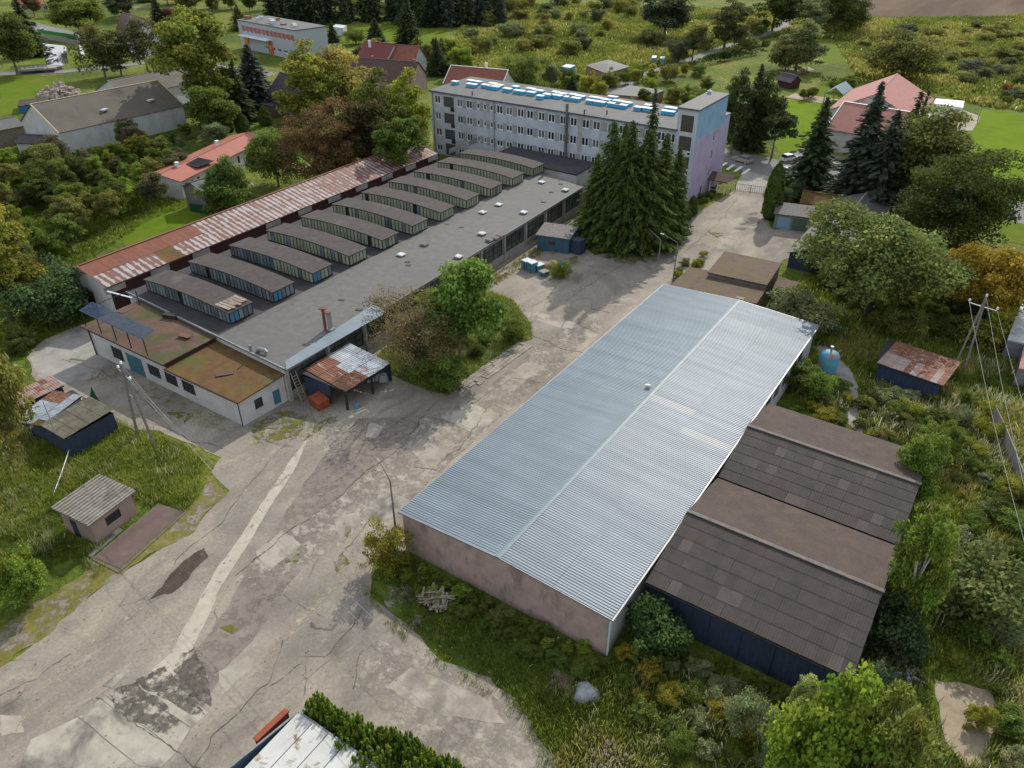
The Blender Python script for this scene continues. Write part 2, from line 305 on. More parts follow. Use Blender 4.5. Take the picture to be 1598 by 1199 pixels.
YARD=yard_mat()
YP=P((-80,1140),(0,1045),(90,975),(190,895),(300,830),(355,770),(330,740),(345,715),(300,690),(250,672),(205,668),(150,640),(60,600),(40,560),(70,530),(130,505),(165,500),(300,500),(620,500),(905,335),(915,378),(960,397),(1040,377),(1085,337),(1120,312),(1145,298),(1190,300),(1203,357),(1268,363),(1245,400),(1130,440),(1050,450),(1000,520),(860,640),(640,860),(590,868),(580,930),(640,975),(690,1025),(760,1060),(800,1095),(840,1150),(868,1199),(885,1290),(300,1400),(-80,1400))
sheet('yard',YP,.03,YARD,.3,1.2)
LIGHTC=pm('pale_concrete',(.34,.305,.25),(.26,.23,.19),.7,.95,.3,c3=(.17,.15,.125),s3=.45,t3=(.46,.66))
SLABC=pm('stained_slab_concrete',(.36,.33,.27),(.27,.25,.205),.8,.95,.3,c3=(.095,.085,.075),s3=.2,t3=(.48,.62),rnd=.08)
TARMAC=pm('patched_tarmac',(.155,.132,.115),(.19,.162,.14),1.2,.95,.3,c3=(.25,.21,.165),s3=.35,t3=(.5,.75))
ASPH=pm('road_asphalt',(.13,.125,.12),(.17,.163,.155),.3,.9,.2,c3=(.2,.19,.18),s3=.1,t3=(.5,.7))
worn(TARMAC,.9,.36,.5)
z=.034
sheet('tarmac_strip',P((300,1120),(420,960),(540,800),(640,690),(700,655),(660,650),(560,655),(500,720),(440,810),(360,940),(250,1080)),z,TARMAC,.25,1.,seed=5)
z=.038
STRIPC=pm('pale_strip_concrete',(.40,.365,.30),(.33,.30,.245),.9,.95,.3,c3=(.22,.2,.165),s3=.7,t3=(.58,.68)); worn(STRIPC,1.5,.36,.42)
sheet('concrete_strip',P((483,680),(455,715),(420,768),(372,842),(335,892),(312,935),(285,985),(262,1022),(235,1050),(225,1075),(262,1068),(290,1035),(318,975),(345,915),(392,842),(430,780),(462,728),(478,690)),z,STRIPC,.12,.8,seed=3)
APRON=pm('worn_apron',(.36,.32,.26),(.22,.195,.165),.9,.95,.3,c3=(.19,.165,.14),s3=.3,t3=(.48,.62)); worn(APRON,.8,.42,.56)
sheet('concrete_apron',P((664,648),(632,692),(592,722),(535,772),(460,825),(400,872),(375,898),(430,900),(520,860),(590,800),(620,800),(760,670),(860,585),(945,505),(915,490),(850,530),(760,610),(715,640)),.036,APRON,.2,1.,seed=8)
sheet('concrete_apron',P((550,1069),(562,1049),(563,1019),(590,998),(680,1040),(760,1085),(800,1115),(830,1160),(850,1210),(700,1230),(590,1100)),.036,APRON,.25,1.,seed=9)
def crack(pts,wd,mat,zz,seed=0,name='crack'):
    q=[Vector(G(*p)) for p in pts]; path=[]
    for a,b in zip(q,q[1:]):
        n=max(2,int((b-a).length/.4)); path+= [a.lerp(b,k/n) for k in range(n)]
    path.append(q[-1]); l=[];r=[]
    for i,p in enumerate(path):
        d=(path[min(i+1,len(path)-1)]-path[max(i-1,0)]).normalized(); n=Vector((-d.y,d.x)); o=(float(vnoise(p.x+seed,p.y,2.2))-.5)*.6+(float(vnoise(p.x,p.y+seed,.45))-.5)*.3; w_=wd*(.25+1.5*float(vnoise(p.x+50,p.y+seed*3,1.1)))
        l.append(p+n*(o+w_/2)); r.append(p+n*(o-w_/2))
    m=MB(); k=len(l); m.add([(v.x,v.y,zz) for v in l]+[(v.x,v.y,zz) for v in r],[(i,k+i,k+i+1,i+1) for i in range(k-1)]); m.build(name,mat,None,kind='structure')
CRK=worn(pm('crack_dirt',(.075,.07,.05),(.12,.11,.07),2,.95),1.5,.40,.5); SNDL=worn(pm('washed_sand',(.35,.30,.225),(.29,.25,.19),1.5,.95),1.4,.45,.62)
for i,(pts,wd) in enumerate([(((660,650),(632,692),(592,722),(535,772),(460,825),(400,872),(370,900)),.16),(((467,1029),(507,1025),(525,1004),(565,951)),.10),(((550,1075),(562,1049),(560,1039),(565,1019),(585,1009)),.14),
    (((682,630),(655,655),(640,680)),.13),(((300,1199),(330,1150),(380,1110),(420,1060),(440,1000)),.12),(((400,1090),(425,1070),(470,1040)),.08),(((0,1085),(60,1060),(110,1020)),.10),(((150,1090),(250,1150),(330,1215)),.10),(((760,640),(715,700),(660,745)),.10),(((590,800),(555,840),(530,870)),.14),
    (((820,520),(880,545),(940,560)),.14),(((900,410),(850,470),(830,480)),.12),(((1000,395),(930,440),(880,470)),.14),(((1150,310),(1120,350),(1060,400)),.12),(((200,640),(300,690),(350,700)),.12),(((270,880),(340,820),(420,720),(470,670)),.09),(((640,730),(700,740),(740,700)),.09),(((850,600),(800,590),(740,630)),.09),(((100,560),(180,590),(240,640)),.1),(((500,960),(440,930),(390,940)),.09)]): crack(pts,wd*.6,CRK,.0575,i*3.1)
for i,(pts,wd) in enumerate([(((67,1069),(122,1024),(195,969),(225,946)),.55),(((395,1055),(417,1029),(465,974),(500,934),(540,904),(560,880)),.7),(((20,1150),(60,1090),(110,1050)),.6),(((330,760),(300,830),(240,880)),.35),(((760,570),(860,470),(930,440)),.5),(((1000,500),(960,520),(880,600)),.5),(((430,760),(470,730),(540,690)),.35)]): crack(pts,wd,SNDL,.0445,i*7.7,'sand_streak')
for i,q in enumerate([((687,652),(722,627),(780,647),(745,680)),((640,700),(672,668),(712,695),(668,742)),((575,660),(598,668),(588,684),(570,680)),((505,700),(514,697),(512,708),(503,709)),
    ((770,468),(830,483),(826,496),(765,478)),((832,484),(880,500),(874,512),(828,497)),((884,501),(935,520),(926,530),(878,513)),((955,462),(1000,468),(990,478),(950,476)),
    ((0,1120),(35,1118),(38,1145),(5,1150)),((560,800),(600,765),(640,782),(600,822)),((520,810),(560,800),(565,830),(530,840)),((400,860),(440,830),(470,850),(425,890)),
    ((340,1050),(385,1025),(392,1045),(345,1085)),((640,1040),(760,1090),(790,1130),(690,1120),(600,1075)),((775,600),(828,560),(850,572),(800,612)),((1140,345),(1180,330),(1190,352),(1140,365)),((1125,372),(1150,366),(1140,388),(1118,388))]):
    sheet('concrete_patch',P(*q),z,LIGHTC if i%3 else SLABC,.15,.7,seed=i)
sq=lambda *a:[G(u/4,899+v/4) for u,v in a]
for q in [((200,1020),(485,885),(855,1185),(620,1330),(60,1330)),((495,883),(655,752),(1105,1105),(1000,1200),(865,1180)),((690,715),(850,735),(1190,958),(1105,1095),(662,748)),((865,730),(1055,645),(1305,862),(1195,950)),((640,690),(820,540),(840,570),(700,705))]:
    sheet('concrete_slab',sq(*q),.05,SLABC,.04,1.,th=.03)
sheet('dried_puddle',P((235,935),(262,905),(285,875),(322,858),(328,868),(300,900),(270,925)),.042,MUD,.25,.6)
sheet('dark_stain',P((270,1050),(285,1018),(310,1010),(312,1030),(330,1060),(328,1100),(305,1090),(285,1070)),.0545,worn(pm('dark_stain',(.06,.053,.043),(.12,.105,.085),1.5),1.1,.42,.56),.35,.5)
for i,q in enumerate([((166,1088),(212,1064),(250,1095),(285,1128),(262,1150),(215,1128)),((214,1062),(258,1042),(300,1088),(325,1112),(300,1112),(255,1090))]): sheet('dark_stain',P(*q),.0545,MATS['dark_stain'],.25,.6,seed=i+60)
sheet('painted_sunlit_paving',P((45,560),(130,505),(150,540),(170,560),(150,590),(100,600),(60,590)),.038,CONC,.1)  # pale concrete sheet paints in the sunlit part of the paving
MOSS2=worn(pm('moss_patch',(.12,.115,.012),(.09,.10,.02),1.2,.95,.4,c3=(.2,.18,.14),s3=.8,t3=(.52,.6)),.9,.46,.54)
for i,q in enumerate([((388,668),(440,640),(480,650),(470,680),(430,690),(400,684)),((470,690),(500,660),(530,640),(520,660)),((255,640),(300,645),(290,660)),((520,880),(535,866),(545,878),(530,892)),((440,880),(460,862),(470,875)),((540,835),(552,825),(548,842)),((345,975),(390,970),(360,990)),((1100,360),(1130,365),(1120,372)),((960,400),(1010,398),(990,412),(960,410)),((860,410),(905,398),(900,410),(870,420)),((150,480),(170,540),(190,560),(160,560))]): sheet('moss_patch',P(*q),.0615,MOSS2,.3,.5,seed=i+40)
# weedy islands (raised turf)
TURF=pm('turf',(.07,.10,.018),(.12,.13,.03),.8,.95,.5,c3=(.13,.11,.04),s3=.3,t3=(.55,.75))
MOSS=pm('moss_verge',(.11,.105,.014),(.17,.145,.04),.9,.95,.5,c3=(.2,.18,.14),s3=.6,t3=(.52,.62)); DIRT=worn(pm('bare_dirt',(.16,.13,.10),(.22,.19,.15),1.,.95),.5,.5,.58)
ISLAND=P((590,555),(605,580),(640,600),(700,617),(718,598),(790,545),(830,528),(828,505),(800,470),(765,455),(700,470),(640,510))
sheet('turf_island',ISLAND,.10,TURF,.2,1.,th=.1)
VERGE=P((-60,1130),(0,1045),(90,975),(190,895),(300,830),(355,770),(330,740),(345,715),(300,690),(250,672),(205,668),(150,640),(60,600),(-80,640))
sheet('mossy_verge',P((-60,1125),(0,1043),(90,973),(190,893),(300,828),(352,770),(328,742),(318,765),(270,815),(180,845),(120,900),(30,960),(-60,1010)),.045,MOSS,.35,.8)
sheet('bare_dirt',P((-60,1120),(0,1040),(90,968),(190,890),(300,825),(352,768),(330,745),(318,765),(260,820),(170,850),(110,905),(20,965),(-60,1020)),.049,DIRT,.35,.8)
sheet('bare_dirt',P((600,900),(650,915),(670,960),(640,985),(610,960)),.052,DIRT,.3,.6); sheet('bare_dirt',P((860,1040),(930,1060),(925,1090),(860,1075)),.02,pm('reddish_dirt',(.16,.11,.08),(.2,.15,.11),1,.95),.3,.6)
m=MB(); a=G(702,612); b_=G(815,532); rr=random.Random(3); ux,uy=b_[0]-a[0],b_[1]-a[1]; L_=math.hypot(ux,uy); ux/=L_; uy/=L_
for i in range(int(L_/.42)):
    for j in range(4):
        if rr.random()<.08: continue
        s_=i*.42; t_=-.1-j*.55; an=math.atan2(uy,ux)+rr.uniform(-.06,.06)
        m.box(a[0]+ux*s_-uy*t_,a[1]+uy*s_+ux*t_,.03,.38,.5,.07+rr.uniform(0,.03),an)
m.build('paving_stones',LIGHTC,None,label='broken strip of small concrete paving stones edging the tree island',cat='paving',kind='stuff')
# hall frontage weeds ground strip, street, roads, far fields
KERB=pm('kerb_concrete',(.32,.31,.29),(.25,.24,.225),1.5,.9)
sheet('street',P((1105,250),(1165,268),(1260,290),(1420,318),(1598,350),(1700,368),(1700,345),(1598,318),(1420,288),(1270,262),(1160,238),(1110,226)),.03,ASPH,0)
sheet('gateway',P((1145,298),(1192,302),(1200,276),(1160,266)),.034,CONC,0)
for u,v in ((1128,258),(1140,261),(1152,264),(1164,268)):   # zebra bars
    x,y=G(u,v); sheet('road_marking',[(x-.3,y-2.2),(x+.35,y-2.2),(x+.35,y+2.2),(x-.3,y+2.2)],.036,pmat('road_paint',(.62,.62,.6)))
LANES=[]
def lane(pts,wd,z,mat,name,kerb=True):
    q=[Vector((*G(*p),0)) for p in pts]; l,r=[],[]
    for i,p in enumerate(q):
        d=(q[min(i+1,len(q)-1)]-q[max(i-1,0)]).normalized(); n=Vector((-d.y,d.x,0)); l.append(p+n*wd/2); r.append(p-n*wd/2)
    LANES.append([(v.x,v.y) for v in l]+[(v.x,v.y) for v in r[::-1]]); m=MB(); vs=[(v.x,v.y,z) for v in l]+[(v.x,v.y,z) for v in r]; k=len(l)
    m.add(vs,[(i,k+i,k+i+1,i+1) for i in range(k-1)]); m.build(name,mat,None,kind='structure')
    if kerb:
        m=MB()
        for side in (l,r):
            for i in range(k-1): m.bar((side[i].x,side[i].y,.05),(side[i+1].x,side[i+1].y,.05),.25,.14)
        m.build('kerb',KERB,None,kind='structure')
lane([(-60,118),(100,112),(230,98),(290,95)],5,.034,ASPH,'side_road')
lane([(40,38),(100,52),(170,66),(240,88),(330,105),(420,118)],8.5,.03,ASPH,'main_road')
lane([(50,18),(150,14),(250,10)],6,.03,ASPH,'depot_road')
lane([(930,160),(985,125),(1060,100),(1120,78),(1200,52),(1240,40)],5.5,.03,ASPH,'country_lane',False)
lane([(1200,52),(1225,40),(1240,15),(1250,-20)],5,.036,ASPH,'country_lane',False)
LAWN=pm('lawn_green',(.075,.125,.008),(.10,.15,.01),.5,.95,.4,c3=(.12,.135,.02),s3=.15,t3=(.45,.7),spec=.05)
LAWNB=pm('bright_lawn',(.10,.165,.003),(.125,.18,.005),.5,.95,.4,c3=(.085,.135,.006),s3=.12,t3=(.45,.7),spec=.05)
for i,q in enumerate([((520,62),(560,42),(640,38),(700,52),(690,70),(600,78)),((1195,205),(1205,165),(1255,155),(1330,175),(1290,235),(1215,240)),((1230,150),(1340,110),(1360,150),(1280,165)),((1280,70),(1350,68),(1345,100),(1285,98)),
    ((1505,200),(1530,170),(1700,190),(1700,330),(1598,312),(1545,290)),((1105,250),(1180,205),(1205,240),(1150,255)),((1210,245),(1240,235),(1232,252),(1200,258)),((100,95),(150,75),(165,100),(110,102)),((240,102),(330,108),(330,90),(270,85)),
    ((60,28),(100,22),(110,32),(65,38)),((225,330),(330,315),(330,345),(200,400),(190,360)),((0,120),(60,115),(90,140),(60,175),(0,180)),((1560,345),(1700,365),(1700,400),(1560,375))]):
    sheet('lawn',P(*q),.02+.001*i,LAWNB if i in (4,1) else LAWN,.5,4,seed=i)
FIELD=pm('ploughed_field',(.075,.05,.036),(.10,.07,.05),.12,.95,.3,spec=.05,c3=(.14,.10,.07),s3=.05,t3=(.45,.7),stretch=(1,.15,1))
sheet('ploughed_field',P((1325,32),(1600,26),(1800,22),(1800,-90),(1250,-90)),.05,FIELD,1.,8)
sheet('canal_water',P((66,68),(103,72),(106,98),(98,103),(72,101)),.05,WATER,0)
m=MB(); 
for a,b in (((66,62),(122,68)),): m.bar((*G(66,60),0.6),(*G(124,70),0.6),.5,1.6)
m.build('canal_wall',CONC,None,label='grey concrete wall of the canal beside the main road',cat='wall')
sheet('canal_bank',P((45,75),(68,72),(76,103),(48,103)),.025,LAWN,0); sheet('sandy_patch',P((1225,152),(1240,146),(1310,156),(1285,162)),.06,SAND,.4,2)
sheet('sandpit',P((1455,1062),(1485,1060),(1555,1080),(1560,1140),(1520,1199),(1480,1170),(1460,1110)),.04,SAND,.4,1)
sheet('garden_path',P((1272,545),(1290,540),(1335,585),(1350,650),(1345,680),(1320,660),(1312,610)),.03,CONC,.25,.8)
sheet('sandy_lane',P((1215,112),(1260,105),(1270,110),(1225,122)),.06,SAND,.5,3)
sheet('hedge_row_path',P((1485,190),(1520,178),(1528,190),(1500,205)),.06,LIGHTC,0)
sheet('parking_area',P((1440,180),(1490,168),(1530,182),(1518,204),(1500,205),(1455,200)),.064,LIGHTC,0)
sheet('car_park',P((1215,250),(1250,232),(1330,250),(1420,290),(1390,300),(1260,268)),.06,ASPH,0)
# ------------------------------------------------------------------ building kit
def wall_open(mb,p0,p1,z0,z1,rects,reveal=.18):
    """outer face from p0 to p1 (outside on the right-hand side going p0->p1) with recessed openings"""
    d=Vector((p1[0]-p0[0],p1[1]-p0[1],0)); Lw=d.length; d/=Lw; n=Vector((d.y,-d.x,0)); o=Vector((p0[0],p0[1],0))
    pt=lambda s,z,k=0:tuple(o+d*s-n*k+Vector((0,0,z)))
    xs=sorted({0,Lw}|{r[0] for r in rects}|{r[1] for r in rects}); zs=sorted({z0,z1}|{r[2] for r in rects}|{r[3] for r in rects})
    for i in range(len(xs)-1):
        for j in range(len(zs)-1):
            cx,cz=(xs[i]+xs[i+1])/2,(zs[j]+zs[j+1])/2
            if any(r[0]<cx<r[1] and r[2]<cz<r[3] for r in rects): continue
            mb.quad(pt(xs[i],zs[j]),pt(xs[i+1],zs[j]),pt(xs[i+1],zs[j+1]),pt(xs[i],zs[j+1]))
    for a,b,c,e in [r[:4] for r in rects]:
        mb.quad(pt(a,c),pt(b,c),pt(b,c,reveal),pt(a,c,reveal)); mb.quad(pt(a,e,reveal),pt(b,e,reveal),pt(b,e),pt(a,e))
        mb.quad(pt(a,c),pt(a,c,reveal),pt(a,e,reveal),pt(a,e)); mb.quad(pt(b,c,reveal),pt(b,c),pt(b,e),pt(b,e,reveal))
WC={}; _WR=random.Random(12); CURT=pm('curtained_glass',(.17,.17,.165),(.10,.10,.10),2.5,.25); CURTB=pm('brown_curtained_glass',(.10,.065,.05),(.06,.045,.04),2.5,.25)
def window(root,p0,p1,r,nc=2,nr=1,fm=None,gm=None,depth=.12,bar=.09,name='window',bars=None):
    fm=fm or FRAMEW; gm=gm or GLASS; w_,h_=r[1]-r[0],r[3]-r[2]; key=(round(w_,2),round(h_,2),nc,nr,fm.name,gm.name,bar)
    if key not in WC:
        f=MB(); g=MB()
        for i in range(nc+1): x=-w_/2+bar/2+(w_-bar)*i/nc; f.box(x,0,-h_/2,bar,.08,h_)
        for j in range(nr+1):
            zz=-h_/2+(h_-bar)*j/nr
            for i in range(nc): x0=-w_/2+bar+(w_-bar)*i/nc; x1=-w_/2+(w_-bar)*(i+1)/nc; f.box((x0+x1)/2,0,zz,x1-x0,.07,bar)
        g.box(0,.02,-h_/2+.01,w_-.02,.02,h_-.02)
        WC[key]=(f.mesh(name,fm),[g.mesh('pane',q_) for q_ in ([gm]*4+[CURT,CURTB] if gm is GLASS else [gm])])
    d=Vector((p1[0]-p0[0],p1[1]-p0[1],0)).normalized(); n=Vector((d.y,-d.x,0)); c=Vector((p0[0],p0[1],0))+d*(r[0]+r[1])/2-n*depth; c.z=(r[2]+r[3])/2
    wdw=inst(WC[key][0],name,root,frame(c,d)); child(_WR.choice(WC[key][1]),'pane',wdw); return wdw
def walls(root,poly,z0,h,mat,openings=None,name='wall',nc=2,nr=1,fm=None,gm=None,bar=.1):
    """poly counter-clockwise from above; openings: {edge index:[rects]}"""
    a=sum(poly[i][0]*poly[(i+1)%len(poly)][1]-poly[(i+1)%len(poly)][0]*poly[i][1] for i in range(len(poly)))
    assert a>0,'poly must be ccw '+root.name
    openings=openings or {}
    for i in range(len(poly)):
        m=MB(); p0,p1=poly[i],poly[(i+1)%len(poly)]; rs=openings.get(i,[]); wall_open(m,p0,p1,z0,z0+h,[r[:4] for r in rs])
        m.build(name,mat,root)
        for r in rs:
            if len(r)>4 and r[4]=='door':
                d=Vector((p1[0]-p0[0],p1[1]-p0[1],0)).normalized(); n=Vector((d.y,-d.x,0)); c=Vector((p0[0],p0[1],0))-n*.1
                q=MB(); a_,b__=c+d*r[0],c+d*r[1]; q.bar(a_+Vector((0,0,(r[2]+r[3])/2)),b__+Vector((0,0,(r[2]+r[3])/2)),.05,r[3]-r[2]); dr=q.build('door',r[5] if len(r)>5 else TEAL,root)
                q=MB(); hp=c+d*(r[1]-.15)+n*.05; q.box(hp.x,hp.y,r[2]+1,.06,.06,.18); q.build('handle',GREYSTEEL,dr)
            elif len(r)>4 and r[4]=='void': pass
            else: window(root,p0,p1,r,*(r[4:6] if len(r)>5 else (nc,nr)),fm=fm,gm=gm,bar=bar)
def rect4(a,b,depth):  # a->b near edge, extends to the left of a->b by depth : ccw
    d=Vector((b[0]-a[0],b[1]-a[1])).normalized(); n=Vector((-d.y,d.x))*depth
    return [tuple(a),tuple(b),(b[0]+n.x,b[1]+n.y),(a[0]+n.x,a[1]+n.y)]
def off4(q,e):
    c=Vector((sum(p[0] for p in q)/4,sum(p[1] for p in q)/4)); u=(Vector(q[1])-Vector(q[0])).normalized(); v=(Vector(q[3])-Vector(q[0])).normalized()
    return [tuple(Vector(p)+u*e*s+v*e*t) for p,(s,t) in zip(q,((-1,-1),(1,-1),(1,1),(-1,1)))]
def gable(name,label,cat,a,b,depth,eave,ridge,wm,rm,over=.4,ops=None,chim=(),group=None,ridgefrac=.5,edge=None,**k):
    """ridge parallel to a->b; building lies to the left of a->b"""
    q=rect4(a,b,depth); t=thing(name,label,cat,(q[0][0],q[0][1],0),group)
    walls(t,q,0,eave,wm,ops,**k)
    V=lambda p,z:(p[0],p[1],z); f=ridgefrac; lerp=lambda p,r:(p[0]+(r[0]-p[0])*f,p[1]+(r[1]-p[1])*f)
    m=MB(); m.quad(V(q[1],eave),V(q[2],eave),V(lerp(q[1],q[2]),ridge)); m.quad(V(q[3],eave),V(q[0],eave),V(lerp(q[0],q[3]),ridge)); m.build('gable_wall',wm,t)
    o=off4(q,over); r0,r1=lerp(o[0],o[3]),lerp(o[1],o[2]); dz=(ridge-eave)*over/(depth*f)
    e=eave-dz+.06; rz=ridge+.12
    m=MB(); m.slab([V(o[0],e),V(o[1],e),V(r1,rz),V(r0,rz)],.12); roof=m.build('roof',rm,t)
    m=MB(); m.slab([V(r0,rz),V(r1,rz),V(o[2],e),V(o[3],e)],.12); m.build('roof',rm,t)
    m=MB(); m.bar(V(r0,rz+.03),V(r1,rz+.03),.3,.1)
    if edge: m.bar(V(o[0],e+.05),V(r0,rz+.05),.22,.14); m.bar(V(o[1],e+.05),V(r1,rz+.05),.22,.14)
    m.build('ridge_cap',edge or rm,t)
    for (s,tt,ch) in chim:
        p=Vector(q[0]).lerp(Vector(q[1]),s)+(Vector(q[3])-Vector(q[0]))*tt; m=MB(); m.box(p.x,p.y,ridge-1.2,.7,.5,1.2+ch); m.box(p.x,p.y,ridge+ch,.85,.65,.08); m.build('chimney',BRICK if wm is not WHITEWALL else FRAMEW,roof)
    return t
def flat(name,label,cat,q,h,wm,rm,over=.3,th=.22,ops=None,slope=(0,0),group=None,**k):
    """q ccw quad; slope=(dz at q0/q1 edge, dz at q2/q3 edge)"""
    t=thing(name,label,cat,(q[0][0],q[0][1],0),group); hs=min(slope[0],slope[1],0)
    walls(t,q,0,h+min(slope),wm,ops,**k)
    if slope[0]!=slope[1]:
        b0=h+min(slope); zs=(h+slope[0],h+slope[0],h+slope[1],h+slope[1])
        for i in range(4):
            j=(i+1)%4
            if zs[i]>b0 or zs[j]>b0:
                m=MB(); pts=[(*q[i],b0),(*q[j],b0)]
                if zs[j]>b0: pts.append((*q[j],zs[j]))
                if zs[i]>b0: pts.append((*q[i],zs[i]))
                m.quad(*pts); m.build('wall_top',wm,t)
    o=off4(q,over); z=[h+slope[0]+th,h+slope[0]+th,h+slope[1]+th,h+slope[1]+th]
    m=MB(); m.slab([(*o[i],z[i]) for i in range(4)],th); m.build('roof',rm,t); return t
def sheetroof(root,p00,pu,pv,nu,nv,mat,rib=0,pitch=.22,amp=.03,gap=.012,name='roof_sheet',jit=.0,mats=None,limit=300,th=.02,seed=0,ribalong='v',lap=0.02,stagger=0.):
    """roof plane of real sheets: p00 corner, pu/pv far corners along u and v (3D)"""
    rg=random.Random(seed); p00,pu,pv=Vector(p00),Vector(pu),Vector(pv); flip=(pu-p00).cross(pv-p00).z<0
    if flip: pv=pv+pu-p00; p00,pu=pu,p00
    U=pu-p00; V=pv-p00; M=frame(p00,U,V); lu,lv=U.length/nu,V.length/nv
    m=MB(); 
    if rib:
        n=max(1,round(lu/pitch)); pr=[]; w_=lu/n
        for i in range(n): 
            x=i*w_; pr+= [(x,0),(x+w_*.38,0),(x+w_*.50,amp),(x+w_*.86,amp)]
        pr.append((lu-.001,0)); vs=[(x,y,z+ (lap if y>0 and False else 0)) for y in (0,lv*1.01) for x,z in pr]; k=len(pr)
        m.add(vs,[(i,i+1,k+i+1,k+i) for i in range(k-1)])
    else:
        m.add([(gap,gap,0),(lu-gap,gap,0),(lu-gap,lv-gap,0),(gap,lv-gap,0),(gap,gap,-th),(lu-gap,gap,-th),(lu-gap,lv-gap,-th),(gap,lv-gap,-th)],[(0,1,2,3),(0,4,5,1),(1,5,6,2),(2,6,7,3),(3,7,4,0)])
    cache={}
    for j in range(nv):
        so_=rg.uniform(0,stagger)*lu if stagger else 0
        for i in range(nu):
            mt=mats(nu-1-i if flip else i,j,rg) if mats else mat
            if mt is None: continue
            if mt.name not in cache: cache[mt.name]=m.mesh(name,mt)
            tilt=Matrix.Rotation(lap/lv if lv else 0,4,'X')
            T=M@Matrix.Translation((i*lu+so_*(0 if i in(nu-1,0) else 1)+rg.uniform(-jit,jit),j*lv+rg.uniform(-jit,jit),th+rg.uniform(0,.006)+ (lap*1.0)))@Matrix.Rotation(-lap/lv,4,'X')@Matrix.Rotation(rg.uniform(-jit,jit)*.1,4,'Z')
            inst(cache[mt.name],name,root,T)
# ------------------------------------------------------------------ long metal-roofed hall
X0,X1,Y0,Y1=-35.8,-15.0,35.3,90.2; XR=-25.3; ZE,ZR=4.6,5.15
t=thing('warehouse_hall','long pinkish warehouse hall under a pale blue ribbed metal roof','warehouse',(X0,Y0,0))
m=MB(); wall_open(m,(X0+.25,Y0+.2),(X1-.25,Y0+.2),0,ZE-.12,[]); m.quad((X0+.25,Y0+.2,ZE-.12),(X1-.25,Y0+.2,ZE-.12),(XR,Y0+.2,ZR-.14)); m.build('front_wall',PINKWALL,t)
m=MB(); wall_open(m,(X1-.25,Y1-.2),(X0+.25,Y1-.2),0,ZE-.12,[]); m.quad((X1-.25,Y1-.2,ZE-.12),(X0+.25,Y1-.2,ZE-.12),(XR,Y1-.2,ZR-.14)); m.build('rear_wall',PINKWALL,t)
m=MB(); wall_open(m,(X0+.25,Y1-.2),(X0+.25,Y0+.2),0,ZE-.12,[]); m.build('side_wall',PINKWALL,t)
rs=[(36.5+i*3.0,38.6+i*3.0,1.4,3.6) for i in range(5)]
m=MB(); wall_open(m,(X1-.25,Y0+.2),(X1-.25,Y1-.2),0,ZE-.12,rs); m.build('side_wall',WHITEWALL,t)
for r in rs: window(t,(X1-.25,Y0+.2),(X1-.25,Y1-.2),r,4,3,fm=GREYSTEEL)
m=MB(); m.slab([(X0+.1,Y0+.1,ZE-.03),(XR,Y0+.1,ZR-.03),(XR,Y1-.1,ZR-.03),(X0+.1,Y1-.1,ZE-.03)],.1); m.slab([(XR,Y0+.1,ZR-.03),(X1-.1,Y0+.1,ZE-.03),(X1-.1,Y1-.1,ZE-.03),(XR,Y1-.1,ZR-.03)],.1); m.build('roof_deck',DARKCONC,t)
GALV2=pm('right_slope_galvanised_sheet',(.19,.22,.245),(.17,.198,.222),.35,.54,.0,.35,rnd=.04,c3=(.145,.17,.195),s3=.35,t3=(.45,.7),stretch3=(.12,2.2,1)); GALVP=pm('painted_reflection_sheet',(.24,.25,.255),(.22,.23,.24),.35,.54,.0,.35,rnd=.02)  # right slope: same sheet, slightly greyer tone; then a paler, warmer one
sheetroof(t,(X0,Y0,ZE),(X0,Y1,ZE),(XR,Y0,ZR),50,2,GALV,rib=1,pitch=.275,amp=.048,mats=lambda i,j,r:GALV,seed=1,lap=.022,th=.0)
sheetroof(t,(X1,Y1,ZE),(X1,Y0,ZE),(XR,Y1,ZR),50,2,GALV,rib=1,pitch=.275,amp=.048,mats=lambda i,j,r:GALVP if (i,j) in ((27,0),(24,1)) else GALV2,seed=2,lap=.022,th=.0)  # two paler, warmer sheets paint a reflection into the roof
m=MB(); m.slab([(XR-.28,Y0-.03,ZR+.05),(XR,Y0-.03,ZR+.11),(XR,Y1+.03,ZR+.11),(XR-.28,Y1+.03,ZR+.05)],.03); m.slab([(XR,Y0-.03,ZR+.11),(XR+.28,Y0-.03,ZR+.05),(XR+.28,Y1+.03,ZR+.05),(XR,Y1+.03,ZR+.11)],.03); m.build('ridge_cap',pmat('ridge_zinc',(.15,.20,.225),.5),t)
m=MB()
for a,b in (((X0,Y0),(XR,Y0)),((XR,Y0),(X1,Y0)),((X0,Y1),(XR,Y1)),((XR,Y1),(X1,Y1))):
    za=ZR if a[0]==XR else ZE; zb=ZR if b[0]==XR else ZE; m.bar((*a,za-.02),(*b,zb-.02),.07,.16)
m.bar((X0-.03,Y0,ZE-.02),(X0-.03,Y1,ZE-.02),.08,.14); m.build('verge_trim',GREYSTEEL,t)
m=MB(); m.bar((X1+.1,Y0,ZE-.08),(X1+.1,Y1,ZE-.08),.16,.12); g_=m.build('gutter',GREYSTEEL,t)
m=MB(); m.tube([(X1+.08,Y0+.25,ZE-.1),(X1-.08,Y0+.12,ZE-.5),(X1-.08,Y0+.12,.1)],.09,8); m.build('downpipe',LIDW,t)
m=MB(); x,y=G(1012,605,5.1); m.box(x,y,5.0,.35,.3,.45); m.box(x-.05,y-.15,5.3,.55,.2,.22,.4); m.build('roof_vent',LIDW,t)
FIBREL=pm('faded_fibre_cement',(.10,.078,.066),(.075,.064,.058),.9,.9,.25)
